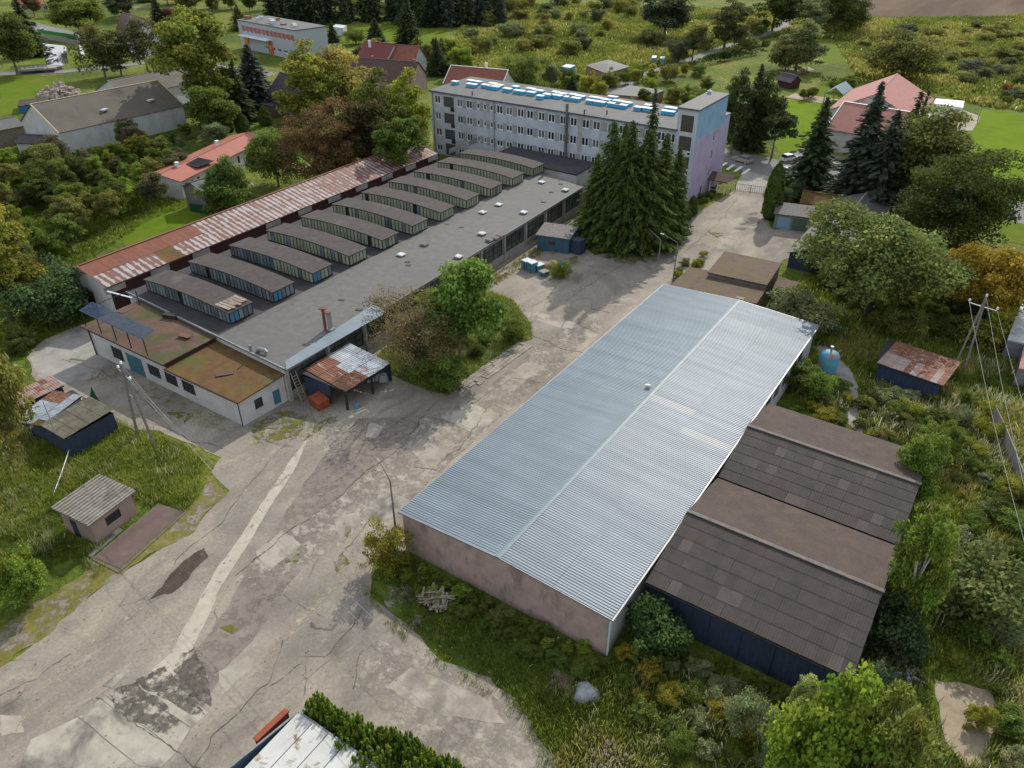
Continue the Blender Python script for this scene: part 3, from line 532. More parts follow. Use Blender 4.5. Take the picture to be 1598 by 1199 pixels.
# ------------------------------------------------------------------ two dark fibre-cement storage halls
for (lab,ya,yr,yb,wallz) in (('nearer of two dark sheet-roofed storage halls joined to the warehouse side',40.6,48.5,55.9,3.9),('farther of two dark sheet-roofed storage halls, by the garden path',56.15,63.4,70.7,3.9)):
    xa,xb=-14.7,1.1; e,r_=4.0,5.5; t=thing('storage_hall',lab,'storage hall',(xa,ya,0),'twin dark storage halls beside the warehouse')
    m=MB(); wall_open(m,(xa+.3,ya+.3),(xb-.3,ya+.3),0,e-.05,[]); m.build('wall',NAVY,t)
    m=MB(); wall_open(m,(xb-.3,ya+.3),(xb-.3,yb-.3),0,e-.05,[]); m.quad((xb-.3,ya+.3,e-.05),(xb-.3,yb-.3,e-.05),(xb-.3,yr,r_-.05)); m.build('gable_wall',NAVY,t)
    m=MB(); wall_open(m,(xb-.3,yb-.3),(xa+.3,yb-.3),0,e-.05,[]); m.build('wall',NAVY,t)
    m=MB(); wall_open(m,(xa+.3,yb-.3),(xa+.3,ya+.3),0,e-.05,[]); m.quad((xa+.3,yb-.3,e-.05),(xa+.3,ya+.3,e-.05),(xa+.3,yr,r_-.05)); m.build('gable_wall',NAVY,t)
    m=MB(); m.slab([(xa+.1,ya+.1,e-.05),(xb-.1,ya+.1,e-.05),(xb-.1,yr,r_-.05),(xa+.1,yr,r_-.05)],.06); m.slab([(xa+.1,yr,r_-.05),(xb-.1,yr,r_-.05),(xb-.1,yb-.1,e-.05),(xa+.1,yb-.1,e-.05)],.06); m.build('roof_boarding',BLACKSTEEL,t)
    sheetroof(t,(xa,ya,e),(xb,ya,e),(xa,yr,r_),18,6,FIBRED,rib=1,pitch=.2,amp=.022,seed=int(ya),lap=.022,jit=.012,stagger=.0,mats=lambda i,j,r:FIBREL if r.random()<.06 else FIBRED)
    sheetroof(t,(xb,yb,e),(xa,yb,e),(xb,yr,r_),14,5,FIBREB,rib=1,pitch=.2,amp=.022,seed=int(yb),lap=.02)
    m=MB(); m.bar((xa,yr,r_+.1),(xb+.1,yr,r_+.1),.36,.1); m.build('ridge_cap',RIDGEM,t)
    for s in range(7): m=MB(); m.bar((xa+.4+s*2.5,ya+.26,.0),(xa+.4+s*2.5,ya+.26,e-.15),.12); m.build('wall_batten',NAVY,t)
    m=MB(); m.bar((xa+.1,ya-.06,e-.12),(xb,ya-.06,e-.12),.12,.1); m.build('gutter',BLACKSTEEL,t)
# ------------------------------------------------------------------ factory hall with roof lanterns
FR=4.5; fp=[(-94.6,47.6),(-62.3,46.1),(-65.6,119.6),(-97.0,127.0)]
t=thing('factory_hall','long low factory hall with a grey felt roof and eleven glazed roof lanterns','factory',(-62.4,46.1,0)); FAC=t
cy=[46.1+7.35*i for i in range(11)]
p0,p1=fp[1],fp[2]; Ls=math.dist(p0,p1); rs=[]
for i in range(11): s0=i*Ls/11; rs.append((s0+.35,s0+Ls/11-.0,1.05 if i!=9 else 1.05,3.9))
m=MB(); wall_open(m,p0,p1,0,FR-.05,rs,.35); m.build('front_wall',CONC,t)
FG=pm('old_workshop_glass',(.03,.04,.045),(.09,.10,.10),.6,.25,spec=.5)
for r in rs: window(t,p0,p1,r,5,3,fm=BLACKSTEEL,gm=FG,depth=.3,bar=.07)
m=MB(); d=Vector((p1[0]-p0[0],p1[1]-p0[1],0)).normalized()
for i in range(12): q=Vector((*p0,0))+d*(i*Ls/11+.17); m=MB(); m.bar((q.x+.06,q.y,0),(q.x+.06,q.y,FR-.1),.32); m.build('pillar',CONC,t)
for a,b in ((fp[0],fp[1]),(fp[3],fp[0]),(fp[2],fp[3])): m=MB(); wall_open(m,a,b,0,FR-.05,[]); m.build('wall',WHITEWALL,t)
xs=-74.6
m=MB(); m.slab([(xs,46.75,FR+.12),(-62.0,45.95,FR),(-65.3,119.8,FR),(xs-2,122.2,FR+.12)],.2); m.build('front_roof',ROOFFELT,t)
m=MB(); m.slab([(-94.8,47.6,FR+.02),(xs-.02,46.76,FR+.05),(xs-2.02,124.5,FR+.05),(-97.2,127.2,FR+.02)],.16); m.build('rear_roof',pm('dark_rear_felt',(.035,.032,.036),(.055,.05,.052),.6,.8,.3,spec=.3,c3=(.09,.09,.095),s3=.5,t3=(.62,.72)),t)  # darker felt over the whole roof the lanterns stand on
m=MB(); m.bar((-62.0,45.95,FR-.05),(-65.3,119.8,FR-.05),.06,.22); m.bar((-94.8,47.5,FR+.1),(-62.0,45.9,FR+.1),.2,.25); m.build('eaves_trim',GREYSTEEL,t)
m=MB(); m.slab([(*G(445,563,FR+.1),FR+.055),(*G(505,556,FR+.1),FR+.055) if False else (*G(447,578,FR),FR+.045),(*G(603,488,FR),FR+.045),(*G(585,475,FR),FR+.07)],.03)
m.build('zinc_flashing',GALV,t)
GP=[pm('green_cast_pane',(.30,.33,.215),(.24,.265,.18),1.2,.35,rnd=.15),pm('grey_blue_pane',(.17,.205,.215),(.11,.13,.14),1.2,.3,rnd=.35),pm('bright_blue_pane',(.05,.2,.3),(.05,.17,.26),1,.4)]
pane_cache={}
def prof(s): return .45*math.sin(math.pi*min(1,max(0,s)))**.8 if 0<s<1 else 0
for k in range(11):
    xa=-92.9-.03*k*1.0; xb=-75.75-.02*k; ya=49.5+7.0*k; yb=ya+3.45; zt=6.22; N=24; zb=FR
    ln=MB(); P_=[(xa+(xb-xa)*i/8,prof(i/8)) for i in range(9)]
    for i in range(8):      # bent roof slab
        (x0,h0),(x1,h1)=P_[i],P_[i+1]; x0-= .18 if i==0 else 0; x1+=.18 if i==7 else 0
        ln.slab([(x0,ya-.18,zt+h0),(x1,ya-.18,zt+h1),(x1,yb+.18,zt+h1),(x0,yb+.18,zt+h0)],.14)
    lan=MB()                # frame: sill, head and mullions
    cols=[xa+(xb-xa)*i/N for i in range(N+1)]
    hz_=lambda x:zt-.14+prof((x-xa)/(xb-xa))
    for yy in (ya,yb):
        lan.bar((xa,yy,zb+.12),(xb,yy,zb+.12),.12,.24)
        for x in cols: lan.bar((x,yy,zb),(x,yy,hz_(x)),.13,.13)
    for xx in (xa,xb):
        lan.bar((xx,ya,zb+.12),(xx,yb,zb+.12),.12,.24)
        for j in range(6): yy=ya+(yb-ya)*j/5; lan.bar((xx,yy,zb),(xx,yy,zt-.14),.12,.12)
    fr=lan.build('roof_lantern',BLACKSTEEL,t)
    ln.build('lantern_roof',BROWNFELT,fr)
    # panes: each pane a sub-part on the nearer lanterns, the far ones joined
    joined=MB(); rg=random.Random(k)
    def pane(x,y,alongx,h):
        w_=(xb-xa)/N-.16 if alongx else (yb-ya)/5-.14
        if k<9:
            hh=round(h*10)/10; gi=0 if k>=3 or (k==2 and x>-84) else 1
            if rg.random()<.08: gi=1
            if k<=2 and not alongx and y<ya+1.6: gi=2
            key=(alongx,hh,gi)
            if key not in pane_cache:
                q=MB(); q.box(0,0,0,w_,.03,hh); pane_cache[key]=q.mesh('pane',GP[gi])
            o=bpy.data.objects.new('pane',pane_cache[key]); C.objects.link(o); o.parent=fr
            o.location=Vector((x,y,zb+.22))-LOC[t]; o.rotation_euler=(rg.uniform(-.02,.02),0,(0 if alongx else math.pi/2)+rg.uniform(-.03,.03))
        else: joined.box(x,y,zb+.22,w_ if alongx else .03,.03 if alongx else w_,h)
    for i in range(N):
        x=(cols[i]+cols[i+1])/2
        if rg.random()<.03: continue
        pane(x,ya-.03,True,hz_(x)-zb-.26)
    for j in range(5): pane(xb+.03,ya+(yb-ya)*(j+.5)/5,False,zt-.14-zb-.26)
    if joined.v: joined.build('panes',GP[0],fr,kind='stuff')
    m=MB()
    m.quad((xa+.02,yb-.1,zb+.2),(xb-.1,yb-.1,zb+.2),(xb-.1,yb-.1,zt-.1),(xa+.02,yb-.1,zt-.1)); m.quad((xa+.06,ya+.08,zb+.2),(xb-.08,ya+.08,zb+.2),(xb-.08,ya+.08,zt-.15),(xa+.06,ya+.08,zt-.15)); m.quad((xb-.1,ya+.06,zb+.2),(xb-.1,yb-.06,zb+.2),(xb-.1,yb-.06,zt-.1),(xb-.1,ya+.06,zt-.1)); m.build('dark_interior_backing',BLACKSTEEL,fr)  # black sheets inside the glazing stand in for the dark interior
    if k==0:
        rg=random.Random(5)
        for j in range(6): q=MB(); y0=ya+.15+j*.55; q.box(xb-2.3+rg.uniform(-.2,.2),y0+.25,zt+.2,4.0+rg.uniform(-.4,.4),.45,.05,rg.uniform(-.03,.03)); q.build('loose_board',TIMBER,fr)
# roof hatches and pipes on the factory roof
for i,(u,v,rusty) in enumerate([(626,397,0),(662,381,2),(715,400,1),(752,364,1),(739,362,0),(753,331,1),(778,319,0),(817,331,0),(845,284,0),(882,296,0),(764,374,2),(773,371,2),(781,367,2)]):
    if i==4: continue
    x,y=G(u,v,FR+.3); m=MB(); m.box(x,y,FR-.02,.95,.95,.32); o=m.build('roof_hatch',DARKCONC,t)
    m=MB(); m.box(x,y,FR+.3,1.15,1.15,.12,0,.25); m.build('hatch_lid',[LIDW,RUSTSHEET if False else pm('rust_spotted_lid',(.5,.52,.5),(.33,.15,.08),4,.6,pos=(.5,.6)),DARKCONC][rusty],o)
m=MB(); x,y=G(516,515,FR); m.box(x,y,FR,.9,.7,.25); m.box(x,y,FR+.25,.45,.4,2.1); m.build('chimney',CONC,t); m=MB(); m.tube([(x-.5,y-.35,FR),(x-.5,y-.35,FR+2.9)],.19,8); m.box(x-.5,y-.35,FR+2.9,.9,.5,.12,.5); m.box(x-.1,y-.1,FR+2.35,.8,.5,.1,.3); m.build('stove_pipe',RUST,t)
for u,v in ((533,468),(637,414),(636,409),(875,287),(700,505),(560,483),(697,350),(720,355),(848,315),(860,300)):
    x,y=G(u,v,FR+.1); m=MB(); m.box(x,y,FR+.02,.8,.5,.02 if x<-76 else .09,.4); m.build('felt_patch',BROWNFELT,t)
m=MB(); x,y=G(408,552,FR); m.tube([(x-.6,y,FR+.1),(x-.3,y,FR+.5),(x+.5,y+.1,FR+.55),(x+.8,y+.1,FR+.3)],.28,8); m.tube([(x-1.2,y-.5,FR),(x-1.2,y-.5,FR+1)],.16,8); m.build('vent_fan',GREYSTEEL,t)
# ------------------------------------------------------------------ rust-streaked long building behind the factory
t=thing('rusty_roofed_shed','long shed with a rust-streaked sheet roof along the back of the factory hall','shed',(-102,46,0))
a0,a1,a2=(-106.4,46.2),(-102.3,46.0),(-96.2,45.8); b0,b1,b2=(-108.6,119),(-104.3,118.8),(-98.2,118.6); ze,zr=5.5,7.1
m=MB(); wall_open(m,(-105.9,46.3),(-96.6,46.3),0,ze-.1,[(1.4,4.4,0,3.2,'void')],.5); m.quad((-105.9,46.3,ze-.1),(-96.6,46.3,ze-.1),(-102.3,46.3,zr-.15)); m.build('gable_wall',WHITEWALL,t)
m=MB(); m.box(-103.0,46.7,0,3.0,.1,3.2); m.build('gate',MAROON,t)
m=MB(); m.box(-105.9,45.3,0,.1,2.4,3.1,.5); m.build('gate',GREENP,t,label='green steel gate leaf standing open')
m=MB(); wall_open(m,(-96.6,46.3),(-98.6,118.4),0,ze-.1,[]); m.build('side_wall',MAROON,t)
m=MB(); wall_open(m,(-108.2,118.6),(-105.9,46.3),0,ze-.1,[]); wall_open(m,(-98.6,118.4),(-108.2,118.6),0,ze-.1,[]); m.build('back_wall',WHITEWALL,t)
m=MB(); m.slab([(*a1,zr-.05),(*b1,zr-.05),(*b0,ze),(*a0,ze)],.08); m.slab([(*a2,ze-.05),(*b2,ze-.05),(*b1,zr-.05),(*a1,zr-.05)],.08); m.build('roof_deck',RUST,t)
nst=76; PLAINRUST=pm('even_brown_rust',(.15,.055,.035),(.18,.07,.043),1.2,.85,.2,rnd=.08)
def rmat(i,j,r):
    if j==1 and i<19: return PLAINRUST
    if j==0 and 9<i<13: return MOSSROOF
    if i>60 and j==0: return STRIPB
    return STRIPB if r.random()<.15 or 44<i<58 or i>66 else STRIPA
sheetroof(t,(*a2,ze),(*b2,ze),(*a1,zr),nst,2,STRIPA,mats=rmat,gap=.01,lap=.03,seed=9,jit=.01)
m=MB(); m.bar((*a1,zr+.08),(*b1,zr+.08),.4,.06); m.build('ridge_cap',RUST,t)
for i in range(13):        # pale panels of the low wall between the lanterns
    if i in (3,): continue
    y=47.0+i*7.0; m=MB(); m.box(-96.35-.026*(y-46),y,FR,.08,3.0,.95); m.build('wall_panel',CONC,t)
# ------------------------------------------------------------------ white annex with mossy brown roofs
t=thing('white_annex','low white annex with mossy brown felt roofs at the near end of the factory','annex',(-62.9,39.8,0))
A=[(-91.2,39.6),(-62.9,39.8),(-62.7,46.0),(-91.2,47.3)]
wn=lambda x,w_=2.2,z0=1.2,z1=2.75:(x,x+w_,z0,z1,3,3)
ops={0:[(4.2,6.6,.9,2.7,3,3),(7.3,10.6,0,2.7,'door'),(11.6,14.0,1.0,2.6,3,3),(14.9,17.2,1.0,2.6,3,3),(18.1,20.4,1.0,2.6,3,3)],1:[(1.9,3.0,1.1,2.4,1,1),(4.4,5.4,.3,2.2,'door')]}
walls(t,A,0,3.35,WHITEWALL,ops,fm=BLACKSTEEL,gm=GLASS)
m=MB(); m.slab([(-75.2,39.3,3.48),(-62.5,39.5,3.48),(-62.4,46.05,3.75),(-75.2,46.7,3.75)],.16); m.build('low_roof',MOSSROOF,t)
m=MB(); m.prism([(-91.2,39.7),(-75.3,39.7),(-75.3,46.6),(-91.2,47.3)],3.35,4.0); m.build('parapet_band',MAROON,t)
m=MB(); m.slab([(-91.8,39.1,4.12),(-75.1,39.2,4.12),(-75.1,46.65,4.3),(-91.8,47.4,4.3)],.14); m.build('terrace_roof',BROWNROOF,t)
m=MB(); m.bar((-91.8,39.05,4.06),(-75.1,39.15,4.06),.08,.16); m.bar((-75.2,39.22,3.4),(-62.5,39.42,3.4),.08,.14); m.build('gutter',MAROON,t)
m=MB(); m.tube([(-62.85,39.65,3.35),(-62.85,39.65,.1)],.06,6); m.tube([(-90.9,39.45,4.0),(-90.9,39.45,.1)],.09,6); m.build('downpipe',BLACKSTEEL,t)
m=MB(); x,y=G(208,525,4.4); 
for px in ((-90.6,46.6),(-91.2,39.5),(-87.8,39.5),(-84.6,39.5),(-81.6,39.5),(-78.4,39.5)): m.tube([(*px,4.1),(*px,6.3)],.07,6)
m.bar((-91.2,39.5,6.3),(-78.4,39.5,6.3),.07); m.bar((-91.2,39.5,6.3),(-90.6,46.6,6.6),.07); m.build('canopy_frame',BLACKSTEEL,t)
POLY=pm('dark_blue_corrugated_plastic',(.02,.05,.095),(.035,.075,.12),1.5,.35,spec=.5)
_n=POLY.node_tree; _o=_n.nodes['Material Output']; _t=_n.nodes.new('ShaderNodeBsdfTransparent'); _x=_n.nodes.new('ShaderNodeMixShader'); _x.inputs[0].default_value=.35; _n.links.new(_n.nodes['Principled BSDF'].outputs[0],_x.inputs[1]); _n.links.new(_t.outputs[0],_x.inputs[2]); _n.links.new(_x.outputs[0],_o.inputs[0])
sheetroof(t,(-91.3,39.3,6.3),(-78.3,39.3,6.3),(-91.3,41.2,6.75),7,1,POLY,rib=1,pitch=.25,amp=.04,name='canopy_sheet',seed=4)
m=MB(); x,y=G(288,525,4.4); m.box(x,y,4.5,1.7,.8,.06,.2); m.build('sheet_scrap',RUST,t); m=MB(); x,y=G(350,583,3.7); m.box(x,y,3.66,1.9,.8,.05,.9); m.build('felt_patch',BROWNTILE,t)
m=MB(); x,y=G(182,463,5.5); m.bar((x-1.6,y-.2,5.9),(x+2.2,y+.8,5.6),.25,.08); m.build('gutter_piece',LIDW,t)
m=MB(); m.box(-84,46.7,4.3,2.0,.8,.5,.3); m.build('roof_box',BLACKSTEEL,t)
# timber ladder
l=thing('wooden_ladder','weathered wooden ladder leaning on the factory wall beside the white annex','ladder',(-62.0,47.4,0))
m=MB(); m.bar((-61.0,46.7,0),(-62.2,46.7,3.6),.09); m.bar((-61.0,47.4,0),(-62.2,47.4,3.6),.09); m.build('rails',TIMBER,l)
for i in range(9): s_=(i+1)/10.5; q=MB(); q.bar((-61.0-1.2*s_,46.7,3.6*s_),(-61.0-1.2*s_,47.4,3.6*s_),.07); q.build('rung',TIMBER,l)
# ------------------------------------------------------------------ lean-to with rusty and galvanised sheets
t=thing('sheet_metal_lean_to','open black lean-to roofed half in rusty, half in grey sheets, against the factory front','lean-to',(-55.5,48.6,0))
la,lb=G(540,612,2.6),G(609,568,2.6); lc,ld=G(541,540,3.3),G(468,581,3.3); ca=Vector((*la,2.6)); cb=Vector((*lb,2.6)); cc=Vector((*lc,3.3)); cd=Vector((*ld,3.3))
sheetroof(t,ca,cb,cd,8,3,GALVW,rib=1,pitch=.3,amp=.035,seed=3,jit=.03,lap=.03,mats=lambda i,j,r:RUSTSHEET if i<4 and j<3 and not(i==3 and j==1) else GALVW)
m=MB(); m.slab([ca-Vector((0,0,.05)),cb-Vector((0,0,.05)),cc-Vector((0,0,.05)),cd-Vector((0,0,.05))],.08); m.build('roof_deck',BLACKSTEEL,t)
m=MB()
for p in (ca.lerp(cd,.02),cb.lerp(cc,.03),ca.lerp(cb,.55)): m.bar((p.x-.1,p.y+.1,0),(p.x-.1,p.y+.1,p.z-.1),.22)
m.bar(ca-Vector((.1,-.1,.25)),cb-Vector((.1,.1,.25)),.14,.22); m.build('posts',BLACKSTEEL,t)
m=MB(); q0,q1=cd.lerp(ca,.05),cd.lerp(ca,.62); m.bar((q0.x,q0.y+.15,1.45),(q1.x,q1.y+.15,1.45),.08,2.5); q0,q1=cc.lerp(cb,.1),cc.lerp(cb,.95); m.bar((q0.x,q0.y-.1,1.3),(q1.x,q1.y-.1,1.3),.06,2.3); m.build('boarding',NAVY,t)
m=MB(); x,y=G(500,628,.5); m.slab([(x-1.2,y-.6,1.15),(x+.7,y-1.0,1.0),(x+1.0,y+.5,1.1),(x-.9,y+.9,1.3)],1.05); m.build('steel_box',ORANGE,None,label='orange-red steel box standing in front of the sheet metal lean-to',cat='steel box')
m=MB(); x,y=G(558,637); m.lathe(x,y,[(0,0),(.28,0),(.3,.3),(.28,.6),(.0,.62)]); m.build('barrel',BLUEPAINT,None,label='small blue barrel standing before the lean-to post',cat='barrel')
m=MB(); x,y=G(596,598); rg=random.Random(2)
for i in range(6): m.box(x-.6+rg.uniform(-.7,.7),y+rg.uniform(-.7,.9),rg.uniform(0,.5),.9,.8,.9,rg.random()*3,.35)
m.build('wrapped_bundle',TARP,None,label='heap of grey wrapped bundles under the lean-to roof',cat='bundle')
# ------------------------------------------------------------------ four-storey office block
t=thing('office_block','pale four-storey office block with rows of white windows and a blue and lilac end tower','office building',(-111.2,133.3,0)); OF=t
yf,yb=133.3,148.0; xl,xr=-111.5,-53.7; H=13.3
rows=[11.85,8.42,4.99,1.5]; cols2=[-109.66,-103.59,-101.12,-93.26,-90.86,-88.04,-85.77,-82.98,-80.67,-77.94,-75.56,-72.84,-70.46,-67.3,-64.9,-62.3,-59.5,-56.96,-54.95]; cols1=[-98.74,-97.03,-95.33]
rs=[]
for ri,z in enumerate(rows):
    for c in cols2:
        if ri==3 and -92<c<-69: continue
        h=.85 if ri<3 else .7
        if c in (-93.26,-90.86) and ri>0: h=.65
        rs.append((c-.82-xl,c+.82-xl,z-h,z+h,2,1))
    if ri<3:
        for c in cols1: rs.append((c-.42-xl,c+.42-xl,z-.55,z+.65,1,1))
    zz0,zz1=(z-1.3,z+.85) if ri<3 else (.15,2.7); rs.append((-108.0-xl,-105.2-xl,zz0,zz1,'void'))
    if ri<3: rs.append((-105.9-xl+.95,-105.2-xl+1.0,z-2.0,z-1.45,1,1)) if False else None
walls(t,[(xl,yf),(xr,yf),(xr,yb),(xl,yb)],0,H,OFFWALL,{0:rs},bar=.17)
m=MB()
for r in rs:
    if r[4]=='void': m.box(xl+(r[0]+r[1])/2,yf+.14,r[2],r[1]-r[0],.06,r[3]-r[2])
m.build('stair_glazing',pm('dark_louvre',(.06,.065,.07),(.09,.095,.10),3,.5,stretch=(1,1,6)),t)
m=MB()
for z in rows[:3]: m.box(-105.6,yf-.09,z-2.0,.9,.16,.75)
m.build('vent_box',BLACKSTEEL,t)
m=MB()
for z in rows[:3]: m.box(-80.6,yf-.012,z-.9,48.5,.02,1.8) if False else None
m=MB(); 
band=MB()
for z in rows[:3]:          # greyer infill between the windows
    xsr=sorted([c for c in cols2 if c>-104]+cols1)
    for a_,b__ in zip(xsr,xsr[1:]):
        wa=.82 if a_ in cols2 else .42; wb=.82 if b__ in cols2 else .42
        if b__-wb-(a_+wa)>.2: band=MB(); band.box((a_+wa+b__-wb)/2,yf-.005,z-.85,b__-wb-a_-wa-.06,.03,1.7); band.build('infill_panel',GREYWIN,t)
m=MB(); m.slab([(xl-.3,yf-.35,H+.32),(xr,yf-.35,H+.32),(xr,yb+.3,H+.6),(xl-.3,yb+.3,H+.6)],.3); rf=m.build('roof',pm('office_roof_felt',(.09,.094,.092),(.115,.12,.117),.5,.8,.2,c3=(.065,.067,.065),s3=.12,t3=(.5,.7)),t)
for x in (-110.9,-94.6,-77.2,-67.0,-54.0): m=MB(); m.tube([(x,yf-.1,.1),(x,yf-.1,H)],.08,6); m.build('downpipe',GREYSTEEL,t)
m=MB(); m.box(-76.9,yf-.45,3,.35,.6,12.2); m.build('flue',DARKCONC,t)
m=MB(); m.box(-74.0,yf-.03,6.2,.9,.04,6.8); m.build('damp_stain',pm('damp_stained_plaster',(.34,.28,.21),(.42,.40,.38),1.2),t)
for u,v in ((912,177),(947,255-0),(1025,190),(737,148)):
    x,y=G(u,v if v<250 else 178,H+.5); m=MB(); m.tube([(x,y,H+.3),(x,y,H+1.2)],.12,6); m.build('roof_pipe',BLACKSTEEL,t)
# tower and end wall
zt=17.35; tx0,tx1=-54.0,-50.15
m=MB(); wr=[(.75,3.0,z0-0,z1) for z0,z1 in ((12.0,16.0),(10.0,11.7) if False else (8.9,11.5),(5.3,8.2),(1.9,4.6))]
wr=[(.7,3.1,13.35,16.3),(.7,3.1,10.1,12.6),(.7,3.1,6.8,9.0),(.7,3.1,3.3,5.6),(.7,3.1,.3,2.2)]
wall_open(m,(tx0,yf-.25),(tx1,yf-.25),0,zt,wr,.15); m.build('tower_front',OFFWALL,t)
m=MB(); [m.box((tx0+tx1)/2+.0,yf-.08,r[2],2.6,.06,r[3]-r[2]) for r in wr]; m.build('glass_block_panel',GLASSB,t)
for z in (9.3,6.0,2.55): m=MB(); m.box(tx1-.95,yf-.3,z,.75,.1,.7); q=m.build('small_window',FRAMEW,t); m=MB(); m.box(tx1-.95,yf-.36,z+.12,.5,.03,.46); m.build('pane',GLASS,q)
m=MB(); wall_open(m,(tx1,yf-.25),(tx1,147.3),12.2,zt,[]); m.build('tower_side',SKYBLUE,t)
le=[(9.2,10.1,9.9,11.6,1,1),(9.2,10.1,6.5,8.2,1,1),(9.2,10.1,3.1,4.8,1,1),(5.8,6.9,0.1,2.2,1,1)]
m=MB(); wall_open(m,(tx1,yf-.25),(tx1,150.0),0,12.2,le); wall_open(m,(tx1,147.3),(tx1,150.0),12.2,13.5,[]) if False else m.quad((tx1,147.3,12.2),(tx1,150,12.2),(tx1,150,13.5),(tx1,147.3,13.5)); m.build('end_wall',LILAC,t)
for r in le: window(t,(tx1,yf-.25),(tx1,150.0),r,r[4],r[5])
m=MB(); m.quad((tx1,147.3,zt),(tx0,147.3,zt),(tx0,147.3,13),(tx1,147.3,13)); m.quad((tx0,147.3,zt),(tx0,yf-.25,zt),(tx0,yf-.25,13),(tx0,147.3,13)); m.quad((tx1,150,13.5),(tx0,150,13.5),(tx0,150,0),(tx1,150,0)); m.build('tower_rear',OFFWALL,t)
m=MB(); m.slab([(tx0-.2,yf-.45,zt+.2),(tx1+.15,yf-.45,zt+.2),(tx1+.15,147.5,zt+.35),(tx0-.2,147.5,zt+.35)],.3); m.slab([(tx0,147.6,13.7),(tx1+.1,147.6,13.7),(tx1+.1,150.1,13.7),(tx0,150.1,13.7)],.2); m.build('tower_roof',ROOFFELT,t)
m=MB(); m.lathe(-53.3,145.5,[(.1,zt+.3),(.35,zt+.4),(.45,zt+.8),(.0,zt+1.1)]); m.build('roof_cowl',LIDW,t)
m=MB(); m.box(tx1+.02,141.8,11.0,.03,1.2,1.0); m.build('paint_patch',SKYBLUE,t)
# entrance porch
t2=thing('entrance_porch','small white-framed porch with brown roof at the lilac end of the office block','porch',(-48.6,145.5,0))
m=MB()
for p in ((-49.6,142.6),(-46.6,142.6),(-46.6,146.6),(-48.1,142.6)): m.bar((*p,0),(*p,2.6),.16)
m.bar((-49.6,142.6,.7),(-46.6,142.6,.7),.08,.08); m.build('frame',FRAMEW,t2); m=MB(); m.slab([(-50.1,142.1,2.75),(-46.1,142.1,2.75),(-46.9,144.6,3.7),(-50.1,144.6,3.7)],.15); m.slab([(-50.1,144.6,3.7),(-46.9,144.6,3.7),(-46.1,147.1,2.75),(-50.1,147.1,2.75)],.15); m.slab([(-46.9,144.6,3.7),(-46.1,142.1,2.75),(-46.1,147.1,2.75)],.1); m.build('roof',BROWNTILE,t2)
# low dark roofed link and white side building
t2=thing('dark_roofed_link','low link building with a black felt roof between factory and office block','link building',(-72,126,0))
lk=[(-90,124.5+.9),(-69.6,124.6),(-69.8,133.0),(-90,133.0)]; walls(t2,lk,0,4.6,WHITEWALL,{1:[(1,2,1,2.5,1,1)]}); m=MB(); m.slab([(*p,4.85) for p in off4(lk,.15)],.25); m.build('roof',pm('black_felt',(.04,.042,.047),(.06,.06,.064),.8,.8,.2),t2)
# beehives on the roof
BH=[(-111.61,142.14),(-109.97,140.19),(-107.6,143.0),(-105.28,140.09),(-105.53,142.89),(-101.99,141.15),(-99.86,140.86),(-101.81,143.18),(-99.81,142.62),(-96.29,140.72),(-95.97,143.49),(-93.02,140.45),(-92.13,143.54),(-90.23,140.69),(-89.93,142.95),(-86.88,138.98),(-86.29,140.95),(-86.1,143.76),(-84.4,141.31),(-84.4,143.29),(-81.65,141.21),(-81.98,143.87),(-80.06,141.26),(-79.93,143.41),(-76.43,141.19),(-76.69,143.93),(-74.22,141.19),(-74.0,143.58),(-74.07,146.6),(-71.11,141.46),(-69.5,141.35),(-71.6,143.96),(-69.29,143.67),(-65.82,141.46),(-64.6,144.06),(-63.64,141.77),(-59.55,141.68),(-60.17,144.47)]
BH=BH[1:]; HIVE=pm('blue_hive_paint',(.04,.33,.55),(.06,.38,.60),2,.5)
rg=random.Random(8)
ordn=lambda n:('%d%s'%(n,{1:'st',2:'nd',3:'rd'}.get(n%10 if n//10!=1 else 0,'th')))
near=sorted([b for b in BH if b[1]<142]); far=sorted([b for b in BH if b[1]>=142])
for (x,y) in BH:
    w_=rg.choice([1.5,2.0,2.6]); row,nm=(near,'front') if (x,y) in near else (far,'rear')
    b=thing('roof_crate','blue white-lidded crate on the office roof, %s from left in %s row'%(ordn(row.index((x,y))+1),nm),'crate',(x,y,H+.45),'blue white-lidded crates on the office roof')
    m=MB(); m.box(x,y,H+.42,w_,1.0,.62,rg.uniform(-.05,.05)); m.build('body',HIVE,b); m=MB(); m.box(x,y,H+1.04,w_+.12,1.12,.12); m.build('lid',FRAMEW,b)
# ------------------------------------------------------------------ small buildings around the yard
# weigh house
pa,pb=G(153,850),G(215,802); pq=rect4(pa,pb,4.0)
t=thing('weigh_house','small pinkish hut with a striped corrugated roof beside the rusty weighbridge plate','hut',(pa[0],pa[1],0))
Lp=math.dist(pa,pb); walls(t,pq,0,2.55,pm('pink_hut_plaster',(.33,.235,.19),(.29,.21,.17),.8,.9,.2,c3=(.18,.14,.12),s3=.6,t3=(.6,.8)),{0:[(1.4,3.0,1.0,2.0,3,2)],3:[(1.0,1.9,0,2.0,'door',NAVY)]},fm=BLACKSTEEL)
o=off4(pq,.35); CEM=pm('grey_cement_sheet',(.27,.25,.215),(.19,.175,.15),1.6,.9,.2,rnd=.08,c3=(.11,.105,.07),s3=.7,t3=(.55,.7))
m=MB(); m.slab([(*o[0],2.72),(*o[1],2.72),(*o[2],3.0),(*o[3],3.0)],.1); m.build('roof_deck',DARKCONC,t)
sheetroof(t,(*o[1],2.72),(*o[2],3.0),(*o[0],2.72),4,5,CEM,rib=1,pitch=.38,amp=.13,seed=6,jit=.01,lap=.03)
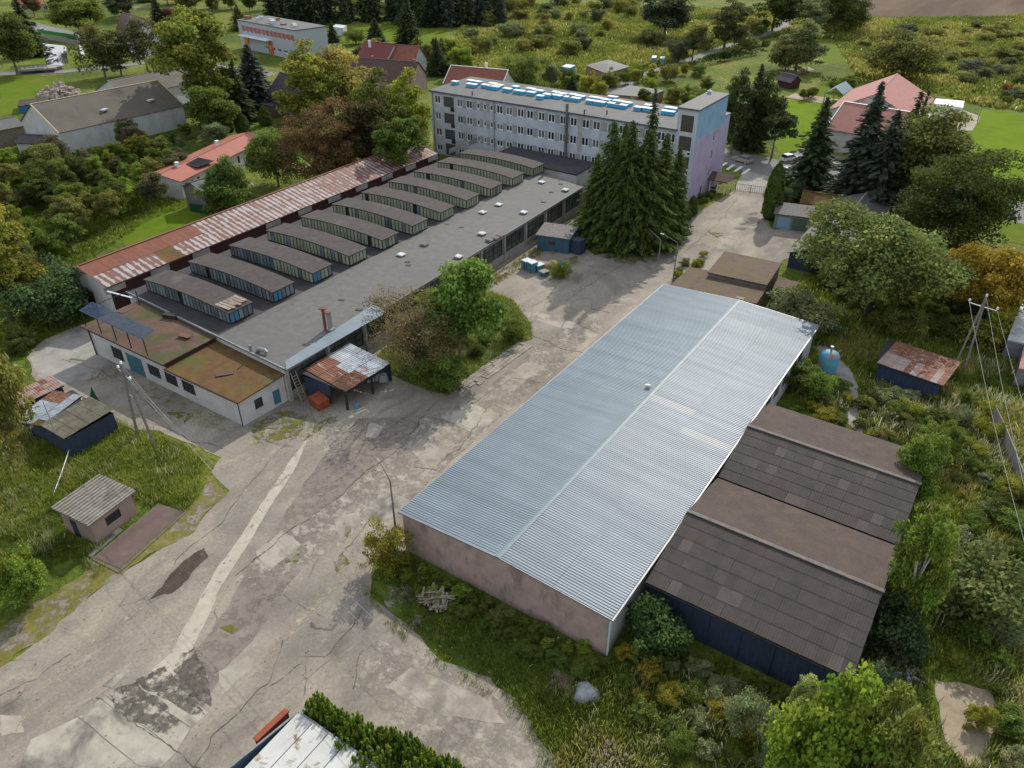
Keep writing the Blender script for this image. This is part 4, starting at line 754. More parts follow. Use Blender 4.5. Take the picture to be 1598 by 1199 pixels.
wb=P((143,873),(150,870),(245,788),(290,800),(185,893)); MOSSC0=pm('mossy_concrete_rim',(.14,.125,.07),(.09,.085,.05),1.5,.9); t=thing('weighbridge','rusty steel weighbridge plate set in the ground beside the pinkish hut','weighbridge',(*G(200,850),0))
m=MB(); m.prism(P((143,874),(246,787),(291,801),(186,896)),0,.11); m.build('frame',MOSSC0,t)
PLATE=pm('brown_steel_plate',(.10,.068,.058),(.125,.085,.075),.8,.7,.1,c3=(.2,.13,.08),s3=.5,t3=(.62,.75)); m=MB(); m.prism(P((149,872),(248,791),(285,802),(187,889)),.11,.14); m.build('deck_plate',PLATE,t)
m=MB(); m.prism(P((137,868),(185,826),(193,829),(143,872)),.05,.16); m.build('side_plate',DARKCONC,t)
# dark sheds at the left
t=thing('grey_roofed_black_shed','black timber shed with a mossy grey corrugated roof, nearest in the left shed row','shed',(*G(110,712),0))
c4=[G(100,686,2.5),G(173,637,2.9),G(130,620,2.9),G(62,664,2.5)]; zz=[2.5,2.9,2.9,2.5]
q=[G(114,715),G(186,672),(0,0),(0,0)]; e_=Vector(c4[3])-Vector(c4[0]); q[3]=tuple(Vector(q[0])+e_); q[2]=tuple(Vector(q[1])+Vector(c4[2])-Vector(c4[1])); walls(t,q,0,2.4,NAVY)
m=MB(); m.slab([(*c4[i],zz[i]) for i in range(4)],.12); m.build('roof_deck',BLACKSTEEL,t)
MOSSC=pm('mossy_cement_sheet',(.17,.155,.115),(.11,.10,.07),1.2,.9,.4,rnd=.1,c3=(.26,.24,.2),s3=.9,t3=(.55,.7),stretch=(1,1,1))
sheetroof(t,(*c4[0],2.5),(*c4[3],2.5),(*c4[1],2.9),4,4,MOSSC,rib=1,pitch=.25,amp=.05,seed=2,jit=.015,lap=.03)
def patchshed(name,label,px,z0,z1,mats,nu,nv,seed,wall=NAVY,rib=1):
    c=[G(*px[0],z0),G(*px[1],z0),G(*px[2],z1),G(*px[3],z1)]; t=thing(name,label,'shed',(c[0][0],c[0][1],0))
    a=sum(c[i][0]*c[(i+1)%4][1]-c[(i+1)%4][0]*c[i][1] for i in range(4)); cc=c if a>0 else c[::-1]
    cen=Vector((sum(p[0] for p in c)/4,sum(p[1] for p in c)/4)); walls(t,[tuple(cen+(Vector(p)-cen)*.93) for p in cc],0,min(z0,z1)-.1,wall)
    m=MB(); m.slab([(*c[0],z0-.02),(*c[1],z0-.02),(*c[2],z1-.02),(*c[3],z1-.02)],.1); m.build('roof_deck',BLACKSTEEL,t)
    sheetroof(t,(*c[0],z0),(*c[1],z0),(*c[3],z1),nu,nv,None,rib=rib,pitch=.25,amp=.035,seed=seed,jit=.02,lap=.03,mats=mats); return t
patchshed('patched_sheet_shed','low shed patched with rusty, silvery and mossy sheets, behind the black left shed',[(65,666),(128,618),(112,608),(30,650)],2.4,2.5,lambda i,j,r:RUSTSHEET if i>3 and j>=1 else (MOSSROOF if i==0 and j==0 else GALVW),6,3,5)
patchshed('pinkish_sheet_shed','shed with a faded pink and rust sheet roof, furthest in the left shed row',[(20,640),(100,602),(72,590),(15,618)],2.5,2.9,lambda i,j,r:RUSTSHEET if r.random()<.3 else pm('faded_pink_sheet',(.30,.2,.17),(.22,.14,.12),1.5,.7,rnd=.12,stretch=(1,3,1)),7,3,6)
m=MB(); x,y=G(147,624); m.slab([(x-.4,y-.3,.05),(x+.9,y+.1,.05),(x+.2,y+.1,1.9)],.08); m.build('green_board',GREENP,None,label='triangular green board propped behind the left sheds',cat='board')
for (a,b,lab) in (((88,678,2.7),(67,627,5.2),'thin dark antenna mast rising from the black left shed'),):
    m=MB(); m.tube([G3(*a),G3(*b)],.05,6); m.build('mast',GREYSTEEL,None,label=lab,cat='mast')
pts=[Vector((*G(128,622,2.9),2.9)),Vector((*G(83,775),0.1))]; m=MB(); m.tube([pts[0].lerp(pts[1],i/10)-Vector((0,0,math.sin(math.pi*i/10)*.45)) for i in range(11)],.045,5); m.build('cable',FRAMEW,None,label='white cable hanging from the black shed roof down to the grass',cat='cable')
# blue shed at factory front
t=thing('blue_shed','dark blue shed with a speckled felt roof against the factory front','shed',(*G(888,398),0))
q=[G(838,390),G(887,397),(0,0),(0,0)]; ex=Vector(q[1])-Vector(q[0]); n_=Vector((-ex.y,ex.x)).normalized()*4.4; q[2]=tuple(Vector(q[1])+n_); q[3]=tuple(Vector(q[0])+n_)
walls(t,q,0,2.6,BLUECLAD,{0:[(2.0,3.1,1.1,1.8,3,1)]},fm=RUST); o=off4(q,.25); m=MB(); m.slab([(*o[0],2.75),(*o[1],2.75),(*o[2],3.1),(*o[3],3.1)],.15); m.build('roof',pm('speckled_felt',(.12,.115,.11),(.24,.22,.2),5,.9,.3,pos=(.5,.62)),t)
m=MB(); x,y=q[1][0]+.9,q[1][1]+1.4; m.box(x,y,0,1.9,1.7,2.4); m.build('lean_to',NAVY,t)
# blue crates, sand heap with tarp
for i,(u,v,hh,lb) in enumerate(((822,420,1.5,'tall blue-green crate at the left of the stack by the factory'),(831,424,1.6,'tall blue-green crate in the middle of the stack by the factory'),(841,423,1.1,'lower blue-green crate at the right of the stack by the factory'),(849,430,.7,'open pale-topped crate lying in front of the blue-green stack'))):
    x,y=G(u,v); t=thing('crate',lb,'crate',(x,y,0),'blue-green crates by the factory'); m=MB(); 
    for j in range(3): m.box(x,y,j*hh/3+.02,1.1,1.3,hh/3-.04,-.3)
    m.build('body',pm('crate_teal',(.10,.24,.30),(.07,.18,.24),2,.6),t); m=MB(); m.box(x,y,hh,1.18,1.38,.08,-.3); m.build('lid',LIDW if i<3 else TIMBER,t)
    m=MB(); m.box(x,y-.7,0,.1,.06,hh,-.3); m.build('strap',BLACKSTEEL,t)
def heap(name,label,cat,u,v,r,h,mat,seed=1,stone=False,n=14,kind=None):
    x,y=G(u,v); rg=random.Random(seed); m=MB(); m.smooth=not stone
    if not stone:
        for k in range(7):
            rr=r*(1-k/6.5); m_=[(rr,h*math.sin(k/6*math.pi/2))]
        b=[]; 
        for k in range(7):
            for a in range(n): an=2*math.pi*a/n; rr=r*(math.cos(k/6*math.pi/2)**.9+.01)*(1+.2*math.sin(an*3+seed)*math.cos(k*.2)); b.append((x+rr*math.cos(an)+rg.uniform(-.05,.05)*r,y+rr*math.sin(an),h*math.sin(k/6*math.pi/2)**1.3+rg.uniform(0,.06)*h-.02))
        m.add(b,[(k*n+a,k*n+(a+1)%n,(k+1)*n+(a+1)%n,(k+1)*n+a) for k in range(6) for a in range(n)]); 
    else:
        for _ in range(n):
            an,rr=rg.random()*6.28,r*math.sqrt(rg.random()); s_=rg.uniform(.15,.4)*max(.6,h/1.2); zz=h*(1-(rr/r)**1.3)
            m.box(x+rr*math.cos(an),y+rr*math.sin(an),max(-.05,zz*rg.uniform(.4,1)-.1),s_*rg.uniform(.7,1.5),s_,s_*.8,rg.random()*3,rg.uniform(.1,.5))
    o=m.build(name,mat,None,label=label,cat=cat); 
    if kind: o['kind']=kind
    return o
heap('sand_heap','small heap of brown sand by the blue-green crates','sand heap',863,418,1.6,1.0,pm('brown_sand',(.2,.14,.10),(.26,.19,.14),2,.95,.3),2)
heap('blue_tarp','crumpled bright blue tarpaulin at the edge of the sand heap','tarpaulin',875,417,.9,.75,pmat('blue_tarp_sheet',(.04,.26,.55),.4),5,n=9)
heap('grey_tarp','crumpled grey tarpaulin lying in the weeds before the warehouse','tarpaulin',915,1083,1.0,.7,TARP,7,n=9)
heap('rubble_heap','pale broken concrete rubble heap at the bottom edge','rubble',955,1195,2.1,.7,LIGHTC,3,True,190,'stuff')
heap('rubble_heap','brown heap of bricks and rubbish on the grass beyond the white barn','rubble',92,148,5.5,3.2,pm('brick_rubble',(.26,.17,.13),(.4,.36,.33),1.2),4,True,160,'stuff')
heap('scrap_heap','dark heap of scrap under the bushes by the dark storage hall','scrap',1405,1055,1.6,.8,GREYSTEEL,6,True,60,'stuff')
heap('stone_heap','whitish rubble heap in the bushes beyond the sand pit edge','rubble',1450,1175,1.0,.4,LIGHTC,8,True,40,'stuff')
# pallet heap
t=thing('pallet_heap','heap of broken wooden pallets by the front wall of the warehouse','pallets',(*G(680,938),0)); rg=random.Random(4); x,y=G(680,940)
for i in range(70):
    a_=rg.choice((.5,.55,2.1,2.2,rg.random()*3)); m=MB(); dx,dy=rg.uniform(-1.1,1.1),rg.uniform(-.7,.7); zz=rg.uniform(.1,.8)
    m.bar((x+dx-math.cos(a_)*.6,y+dy-math.sin(a_)*.6,zz+rg.uniform(-.1,.1)),(x+dx+math.cos(a_)*.6,y+dy+math.sin(a_)*.6,zz+rg.uniform(-.1,.2)),.16,.05); m.build('board',TIMBER,t)
# twin brown flat roofs behind the hall
def flatpx(name,label,cat,tops,z,wm,rm,th=.2,k=.97,zs=None,**kw):
    zs=zs or [z]*4; c=[G(u,v,zz) for (u,v),zz in zip(tops,zs)]; a=sum(c[i][0]*c[(i+1)%4][1]-c[(i+1)%4][0]*c[i][1] for i in range(4))
    if a<0: c=c[::-1]; zs=zs[::-1]
    cen=Vector((sum(p[0] for p in c)/4,sum(p[1] for p in c)/4)); t=thing(name,label,cat,(c[0][0],c[0][1],0)); walls(t,[tuple(cen+(Vector(p)-cen)*k) for p in c],0,min(zs)-th-.01,wm,**kw)
    m=MB(); m.slab([(*p,zz) for p,zz in zip(c,zs)],th); m.build('roof',rm,t); return t
BRF=pm('brown_moss_felt',(.12,.083,.058),(.085,.062,.045),.9,.9,.4,c3=(.10,.085,.03),s3=.4,t3=(.5,.65))
flatpx('upper_brown_shed','flat-roofed shed with a higher brown felt roof, just beyond the warehouse','shed',[(1104,425),(1197,445),(1220,411),(1131,392)],3.1,DARKCONC,BRF)
flatpx('lower_brown_shed','flat-roofed shed with a lower sagging brown roof with a hole, touching the warehouse end','shed',[(1045,446),(1181,474),(1203,440),(1077,417)],2.4,BRICK,BRF)
m=MB(); x,y=G(1155,465,2.45); m.box(x,y,2.38,1.1,.7,.06); m.build('painted_roof_hole',BLACKSTEEL,None,label='dark square hole cover in the lower brown shed roof',cat='cover')  # black slab on the roof paints the darkness of its hole
flatpx('small_dark_shed','small low dark-roofed shed between the brown sheds and the big maple','shed',[(1205,452),(1238,458),(1247,440),(1214,434)],1.8,DARKCONC,BRF)
# double garage
ga,gb=G(1206,356),G(1262,363); gq=rect4(ga,gb,5.2); Lg=math.dist(ga,gb)
t=thing('double_garage','pale green double garage with one blue door beside the thuja column','garage',(*ga,0)); GG=pmat('pale_green_paint',(.17,.22,.15)); GB_=pmat('light_blue_door',(.22,.35,.45))
walls(t,gq,0,2.6,GG,{0:[(.5,Lg/2-.35,0,2.2,'door',GB_),(Lg/2+.05,Lg-.6,0,2.2,'door',pmat('green_door',(.09,.14,.09)))]}); o=off4(gq,.3); m=MB(); m.slab([(*o[0],2.75),(*o[1],2.75),(*o[2],2.95),(*o[3],2.95)],.16); m.build('roof',pm('garage_felt',(.10,.09,.085),(.2,.19,.18),2.5,.9,.2,pos=(.5,.7)),t)
a=G(1252,315,2.2); b=G(1305,322,2.2)
gable('mossy_gabled_shed','small gabled shed with mossy brown roof behind the double garage','shed',a,b,5,2.2,3.3,MAROON,MOSSROOF)
# long barn under the maple
a=G(1300,385); b=(a[0]+.5,a[1]+0)
gable('long_grey_barn','long dark barn with a grey roof, half hidden by the big maple','barn',(-17.5,116.0),(-17.5,146.0),8.5,2.6,4.2,NAVY,ROOFFELT,edge=TIMBER)
# rusty shed right
sa,sb=G(1365,597),(0,0)
t=patchshed('rusty_roofed_blue_shed','dark blue shed with a streaked rusty sheet roof near the right utility pole','shed' if False else [(1368,567),(1472,603),(1487,562),(1385,529)],2.5,2.7,lambda i,j,r:RUSTSHEET if j==1 or r.random()<.35 else pm('streaked_old_sheet',(.33,.27,.25),(.24,.15,.12),1.4,.8,.1,rnd=.1,stretch=(.5,3,1)),10,2,12) if False else None
t=patchshed('rusty_roofed_blue_shed','dark blue shed with a streaked rusty sheet roof near the right utility pole',[(1368,567),(1472,603),(1487,562),(1385,529)],2.5,2.7,lambda i,j,r:RUSTSHEET if j==1 or r.random()<.35 else pm('streaked_old_sheet',(.33,.27,.25),(.24,.15,.12),1.4,.8,.1,rnd=.1,stretch=(.5,3,1)),10,2,12)
# buildings cut by the right edge
flatpx('metal_clad_shed','grey metal-clad shed cut by the right picture edge','shed',[(1572,530),(1640,545),(1680,480),(1598,462)],3,GREYSTEEL,GALVW)
flatpx('brown_roofed_shed','brown roofed shed cut by the right picture edge below the metal-clad one','shed',[(1590,575),(1660,585),(1690,540),(1600,530)],2.6,GREYSTEEL,PINKTILE)
# tank
t=thing('water_tank','rust-stained bright blue cylindrical water tank by the far end of the warehouse','tank',(-12.2,86.2,0)); x,y=-12.2,86.2
m=MB(); m.smooth=True; m.lathe(x,y,[(1.1,.5),(1.15,.9),(1.15,3.1),(.95,3.5),(.45,3.75),(.0,3.8)],20); m.build('vessel',BLUEPAINT,t); m=MB(); m.lathe(x,y,[(.12,3.7),(.12,4.3),(.2,4.3),(.2,4.4),(0,4.4)],8); m.build('valve',GREYSTEEL,t)
for k in range(3): m=MB(); an=k*2.1; m.bar((x+math.cos(an),y+math.sin(an),0),(x+math.cos(an),y+math.sin(an),.8),.14); m.build('leg',GREYSTEEL,t)
m=MB(); m.tube([(x-1.1,y,1.2),(x-2.2,y-.3,1.2),(x-2.2,y-.3,.1)],.1,6); m.build('pipe',BLUEPAINT,t)
# bottom container building
t=thing('pale_roofed_container','long white-panelled roof with mossy edge, cut by the bottom picture edge','container',(*G(465,1112,3),0))
r0,r1,r2,r3=[Vector((*G(u,v,3),3)) for u,v in ((466,1112),(590,1198),(500,1330),(345,1210))]
ux=(r1-r0); vx=(r3-r0)
WP=pm('white_roof_panel',(.50,.50,.47),(.42,.42,.39),.8,.6,.1,rnd=.05,c3=(.17,.12,.05),s3=.9,t3=(.56,.66))
sheetroof(t,r0,r1,r3,5,1,WP,gap=.03,th=.06,name='roof_panel'); m=MB(); m.bar(r0,r1,.14,.2); m.bar(r0,r3,.14,.2); m.build('edge_trim',GREYSTEEL,t)
q=[(p.x,p.y) for p in (r0,r3,r2,r1)]; a=sum(q[i][0]*q[(i+1)%4][1]-q[(i+1)%4][0]*q[i][1] for i in range(4)); walls(t,q if a>0 else q[::-1],0,2.85,pmat('slate_blue_cladding',(.12,.2,.28)))
m=MB(); p,q_=Vector((*G(448,1108,2.4),2.4)),Vector((*G(398,1155,2.4),2.4)); m.bar(p,q_,.45,.12); m.bar(p-Vector((0,0,1.2)),q_-Vector((0,0,1.2)),.1,2.3); m.build('orange_canopy',ORANGE,t)
# concrete fence right
fpts=[(4.9,85.2),(6.3,80.4),(7.4,76.0),(8.6,71.6),(9.7,67.3),(10.8,63),(11.9,58.6),(13,54.3),(14.1,50)]
fpts=[G(1545,658),G(1560,690),G(1574,728),G(1589,768),G(1604,812),G(1620,858),G(1638,905),G(1656,955)]
t=thing('concrete_fence','grey precast concrete panel fence running down the right edge','fence',(*fpts[0],0))
for i in range(len(fpts)-1):
    a,b=fpts[i],fpts[i+1]
    for k in range(4): m=MB(); m.bar((*a,.27+k*.5),(*b,.27+k*.5),.07,.485); m.build('panel',CONC,t)
    m=MB(); m.box(a[0],a[1],0,.16,.16,2.15); m.build('post',CONC,t)
# ------------------------------------------------------------------ poles, lamps, wires
def lamp(label,base,h,arm=(0,0),col=POLEC,group='street lamps',r=.09,globe=False):
    x,y=G(*base); t=thing('street_lamp',label,'street lamp',(x,y,0),group); m=MB(); m.tube([(x,y,0),(x,y,h*.5),(x,y,h)],r*1.3,7,r1=r*.7); m.build('pole',col,t)
    if globe: m=MB(); m.smooth=True; m.lathe(x,y,[(.05,h),(.28,h+.15),(.34,h+.35),(.2,h+.58),(0,h+.62)],10); m.build('globe',FRAMEW,t); return
    e=(x+arm[0],y+arm[1],h+.9); m=MB(); m.tube([(x,y,h),e],.05,6); m.build('arm',col,t); d=Vector((arm[0],arm[1],0)).normalized()
    m=MB(); m.bar(e,Vector(e)+d*.6,.2,.1); m.build('lamp_head',GREYSTEEL,t)
lamp('dark street lamp at the far left corner of the warehouse',(1050,440),6.3,(-2.2,-.2),DARKCONC)
lamp('tall dark street lamp at the near left corner of the warehouse',(620,850),7.6,(-1.6,.6),DARKCONC)
lamp('concrete lamp post standing in the tree island',(718,555),8.0,(1.3,1.3))
lamp('thin lamp post at the end of the thuja row with its arm over the spruces',(1027,412),4.0,(-4.2,2.6))
lamp('lamp post between the trees beyond the rusty roof',(625,262),7,(.6,.8))
lamp('lamp post by the office block end on the street side',(1078,255),7,(1,1))
lamp('white globe lamp in the bushes left of the rusty-roofed shed',(50,456),3.0,globe=True)
lamp('white globe lamp just behind the middle of the rusty-roofed shed',(398,315),3.0,globe=True)
lamp('left of two curved street lamps by the canal bridge',(122,66),9,(1.5,1))
lamp('right of two curved street lamps by the canal bridge',(163,90),9,(1.5,1))
lamp('lamp post at the far left side of the lane',(5,106),8,(-1.2,.8))
lamp('lamp post at the right corner of the far lawn near the white container',(1525,190),5,(-1,0))
def apole(label,b1,b2,top,z,n=6):
    p1,p2=G(*b1),G(*b2); T=Vector(((p1[0]+p2[0])/2,(p1[1]+p2[1])/2,z)); t=thing('utility_pole',label,'utility pole',((p1[0]+p2[0])/2,(p1[1]+p2[1])/2,0),'A-frame utility poles')
    for p in (p1,p2): m=MB(); m.bar((*p,0),T,.22,.2); m.build('leg',POLEC,t)
    ar=[]
    for zz,wd in ((z-.3,0),(z-1.3,1.5)):
        m=MB(); 
        if wd: m.bar((T.x-wd,T.y+.3,zz),(T.x+wd,T.y-.3,zz),.12,.1); m.build('crossarm',GREYSTEEL,t); ar+= [(T.x-wd,T.y+.3,zz+.15),(T.x+wd,T.y-.3,zz+.15)]
        else: ar.append((T.x,T.y,z))
    for x,y,zz in ar: m=MB(); m.lathe(x,y,[(.06,zz),(.14,zz+.12),(.08,zz+.2),(.14,zz+.3),(0,zz+.4)],8); m.build('insulator',FRAMEW,t)
    m=MB(); c1,c2=Vector((*p1,0)).lerp(T,.6),Vector((*p2,0)).lerp(T,.6); m.bar(c1,c2,.1); m.build('brace',POLEC,t)
    return ar
A1=apole('leaning concrete A-frame utility pole in front of the white annex',(215,680),(243,699),None,9.8)
A2=apole('concrete A-frame utility pole beside the rusty-roofed shed at the right',(1488,575),(1505,578),None,10.0)
WIRE=pmat('wire_metal',(.28,.28,.27))
def wires(label,pairs,sag=.8,r=.02):
    for i,(a,b) in enumerate(pairs):
        a,b=Vector(a),Vector(b); m=MB(); m.tube([a.lerp(b,k/16)-Vector((0,0,sag*4*(k/16)*(1-k/16))) for k in range(17)],r,4); m.build('power_line',WIRE,None,label=label%['left','middle','right','fourth'][i],cat='power line',group='overhead power lines')
wires('overhead power line from the right utility pole, %s one',[(p,(p[0]+14+i*1.0,p[1]-62,8.0)) for i,p in enumerate(A2)],1.5,.022)
wires('overhead power line from the left utility pole across the yard, %s one',[(p,(18,12+2*i,8.5)) for i,p in enumerate(A1[:3])],2.2,.016)
# ------------------------------------------------------------------ far buildings
a,b=G(92,206,5.2),G(285,164,5.2)
BARNFELT=pm('olive_brown_felt',(.10,.088,.07),(.125,.11,.088),.3,.9,.2,c3=(.065,.058,.05),s3=.1,t3=(.58,.72))
gable('white_barn','long white barn with a grey-brown felt roof and two skylights, left of the solar-panelled house','barn',a,b,17,5.1,9.8,WHITEWALL,BARNFELT,edge=pm('yellowish_barge',(.5,.42,.25),(.42,.35,.2),2),over=.25,ridgefrac=.53)
for u,v in ((163,172),(235,157)):
    p=Vector((*G(u,v,7.0),7.0)); m=MB(); m.box(p.x,p.y,6.9,1.0,1.5,.35,.2); o=m.build('skylight',LIDW,None,label='roof skylight of the white barn, %s one'%('left' if u<200 else 'right'),cat='skylight',group='skylights of the white barn')
a,b=G(150,133,6),G(300,103,6)
gable('grey_roofed_barn','second white barn with a grey roof behind the long white barn','barn',G(200,150,4.5),G(320,124,4.5),14,4.5,7.5,WHITEWALL,BARNFELT,edge=TIMBER,over=.3)
gable('dark_annex','dark-roofed lean-to at the gable end of the white barn','lean-to',G(25,222,2.8),G(90,225,2.8),6,2.8,3.6,WHITEWALL,DARKTILE)
gable('open_barn','low grey barn cut by the left edge beyond the white barn','barn',G(-40,210,4),G(36,195,4),9,3.9,5,TIMBER,ROOFFELT)
flatpx('grey_link_roof','low grey-roofed building between the barns and the big poplar','outbuilding',[(270,165),(300,160),(305,150),(278,150)],3.5,PINKWALL,ROOFFELT)
t=gable('solar_roof_house','low white building with an orange-red roof and solar panels beyond the rusty-roofed shed','house',G(281,283,3.7),G(415,216,3.7),8.5,3.7,4.6,WHITEWALL,pm('orange_red_sheet',(.32,.105,.065),(.27,.09,.06),.5,.6,.1),chim=((.16,.45,.9),(.66,.6,.9)),over=.3,ops={0:[(1.2,2.0,1.4,2.9,1,1),(3.0,3.8,1.4,2.9,1,1),(5,5.8,1.4,2.9,1,1),(8,8.8,1.4,2.9,1,1),(19,19.8,1.4,2.9,1,1),(23,23.8,1.4,2.9,1,1)]},fm=BROWNTILE)
for i in range(3):
    for j in range(2):
        p0=Vector((*G(285+i*17,256-i*8+j*-1,4.4),4.45)); u0=Vector((*G(302+i*17,248-i*8,4.4),4.5))
e0,e1,e2=[Vector((*G(u,v,4.35),4.35)) for u,v in ((283,255),(309,262),(335,252))]
o0=Vector((*G(283,255,4.45),4.6)); o1=Vector((*G(309,262,4.3),4.35)); o3=Vector((*G(309,243,4.45),4.6))
sheetroof(t,o1,Vector((*G(335,252,4.3),4.35)),o0,4,2,SOLAR,gap=.03,th=.05,name='solar_panel',lap=.0)
gable('grey_gabled_outhouse','weathered grey outhouse with one window just behind the rusty roof','outhouse',G(325,333),G(368,318),6,4.0,5.2,DARKCONC,ROOFFELT,ops={0:[(2.2,3.6,1.8,3.0,2,1)]})
m=MB(); m.bar((*G(298,330),.8),(*G(326,335),.8),.06,1.6); m.build('green_net_fence',pmat('dark_green_net',(.01,.05,.035)),None,label='dark green netting fence beside the grey outhouse',cat='fence')
m=MB(); m.bar((*G(-20,478),.9),(*G(40,462),.9),.06,1.8); m.build('dark_net_fence',pmat('dark_green_net2',(.012,.04,.04)),None,label='dark netting fence at the left edge below the thicket',cat='fence')
# school
a,b=G(378,75,0),G(466,95,0); 
q=rect4(a,b,13); Ls=math.dist(a,b); SW=[(2+i*Ls/14,2+i*Ls/14+1.2,6.2,8.0) for i in range(13)]
t=thing('school_building','grey flat-roofed building with red window strips and a colourful entrance, near the top left','school',(*a,0)); walls(t,q,0,9.5,pmat('grey_render',(.38,.41,.45)),{0:SW+[(Ls*.45+i*4,Ls*.45+i*4+2.4,1.6,2.6) for i in range(5)]})
m=MB(); dd=(Vector(b)-Vector(a)).normalized(); nn=Vector((dd.y,-dd.x))
for i in range(13): p=Vector(a)+dd*(2+1.2+i*Ls/14+(Ls/14-1.2)/2)+nn*.03; m.box(p.x,p.y,6.2,Ls/14-1.3,.06,1.8,math.atan2(dd.y,dd.x))
m.build('red_panel_strip',pmat('red_panel',(.45,.10,.07)),t)
m=MB(); m.slab([(*p,9.8) for p in off4(q,.2)],.3); m.build('roof',ROOFFELT,t)
rg=random.Random(1)
for i in range(9): m=MB(); p=Vector(q[0]).lerp(Vector(q[1]),.06+.1*i)+(Vector(q[3])-Vector(q[0]))*rg.uniform(.15,.85); m.box(p.x,p.y,9.8,rg.uniform(1,3),1.2,rg.uniform(.5,1.3),rg.random()*.3); m.build('roof_unit',LIDW if i%3 else BRICK,t)
for i,(s_,cc) in enumerate(((.12,1),(.55,1))): p=Vector(a)+dd*Ls*s_+nn*.08; m=MB(); m.box(p.x,p.y,.2,3.2,.1,4.5,math.atan2(dd.y,dd.x)); m.build('mural',pm('orange_mural',(.55,.30,.03),(.45,.08,.05),.5,pos=(.45,.55)),t)
m=MB(); p=Vector(a)+dd*Ls*.33+nn*1.2; m.box(p.x,p.y,4.8,Ls*.5,2.4,.3,math.atan2(dd.y,dd.x)); m.build('entrance_canopy',FRAMEW,t)
gable('dark_roofed_brick_house','pink brick house with a steep dark roof beside the big pale tree','house',G(418,143,5.4),G(470,157,5.4),9.5,5.2,9.4,PINKBRICK,DARKTILE,chim=((.45,.55,.6),),ops={0:[(3,3.9,3.2,4.2,1,1),(7.5,9,3.2,4.6),(9,10.5,.8,2.2)]},over=.5)
flatpx('brick_porch','dark-roofed brick porch in front of the steep dark roofed house','porch',[(404,162),(425,166),(450,162),(425,153)],3,PINKBRICK,DARKTILE)
gable('orange_roofed_house','house with a bright orange-red tiled roof among the trees left of the office block','house',G(545,168,4),G(580,165,4),12,4,8.5,WHITEWALL,REDTILE,ridgefrac=.5,chim=((.7,.5,.8),))
gable('purple_roofed_house','long house with a purple-grey roof behind the orange-roofed house','house',G(540,120,4),G(640,128,4),11,4,8.3,PINKWALL,BROWNTILE,chim=((.3,.5,.8),(.95,.5,.7)))
gable('dark_red_house','dark red gabled house in the row below the far lawn','house',G(556,92,4),G(600,97,4),11,4,8.5,WHITEWALL,pmat('dark_red_tile',(.17,.04,.035)),chim=((.3,.3,.8),))
gable('brown_red_house','house with a brown-red roof at the right of the row below the far lawn','house',G(600,95,4),G(645,98,4),10,4,8,WHITEWALL,REDTILE)
gable('tiled_house_behind_office','house with a red-brown tiled roof just behind the left end of the office block','house',G(694,128,5),G(780,136,5),10,4.8,8.4,WHITEWALL,REDTILE,chim=((.6,.6,1.2),),edge=FRAMEW)
gable('plum_roofed_house','small house with a steep plum-brown roof by the main road','house',G(180,50,3),G(212,60,3),9,3,9.5,WHITEWALL,pmat('plum_tile',(.14,.07,.065)))
gable('yellow_depot','pale yellow low house with a red roof at the top left edge','house',G(38,22),G(73,18),9,3.4,5.4,pmat('pale_yellow',(.5,.5,.28)),REDTILE,ops={0:[(4,6,.8,2.6),(10,12,.8,2.6)]})
gable('timber_villa','timber house with a pale roof top left behind the spruces','house',G(268,45,3),G(290,45,3),8,3,6,TIMBER,ROOFFELT) 
flatpx('white_kiosk','white flat-roofed shed behind the far lawn','shed',[(518,42),(535,44),(541,40),(524,38)],3,LIDW,LIDW)
def pyr(name,label,px,z,zt_,wm,rm):
    c=[G(u,v,z) for u,v in px]; t=thing(name,label,'outbuilding',(*c[0],0)); a=sum(c[i][0]*c[(i+1)%4][1]-c[(i+1)%4][0]*c[i][1] for i in range(4)); c=c if a>0 else c[::-1]
    cen=Vector((sum(p[0] for p in c)/4,sum(p[1] for p in c)/4)); walls(t,[tuple(cen+(Vector(p)-cen)*.95) for p in c],0,z-.02,wm); m=MB()
    for i in range(4): m.quad((*c[i],z),(*c[(i+1)%4],z),(cen.x,cen.y,zt_))
    m.quad(*[(*p,z) for p in c[::-1]]); m.build('roof',rm,t); return t
pyr('grey_roofed_shed','square brick shed with a low grey roof beyond the office block, in the allotments',[(914,102),(946,115),(983,104),(949,93)],3.4,4.1,BRICK,ROOFFELT)
flatpx('flat_roofed_shed','flat-roofed brick shed directly behind the office block','outbuilding',[(950,147),(1009,152),(1037,141),(982,133)],3.0,BRICK,ROOFFELT)
flatpx('blue_garden_shed','small bright blue shed in the allotments','shed',[(876,104),(890,106),(898,102),(884,100)],2.4,HIVE,LIDW)
heap('blue_sheeting','pile of blue and white sheeting beside the blue garden shed','sheeting',893,113,2.2,1.5,pm('blue_white_sheet',(.05,.25,.7),(.7,.7,.7),.8,pos=(.48,.52)),9,n=9)
for i,(u,v) in enumerate(((1021,92),(1034,93))): flatpx('white_beekeeper_van','small white-roofed hut on the meadow edge, %s of two'%('left','right')[i],'hut',[(u-4,v-2),(u+3,v-2),(u+4,v-5),(u-3,v-5)],2.4,pmat('van_teal',(.1,.25,.3)),FRAMEW)
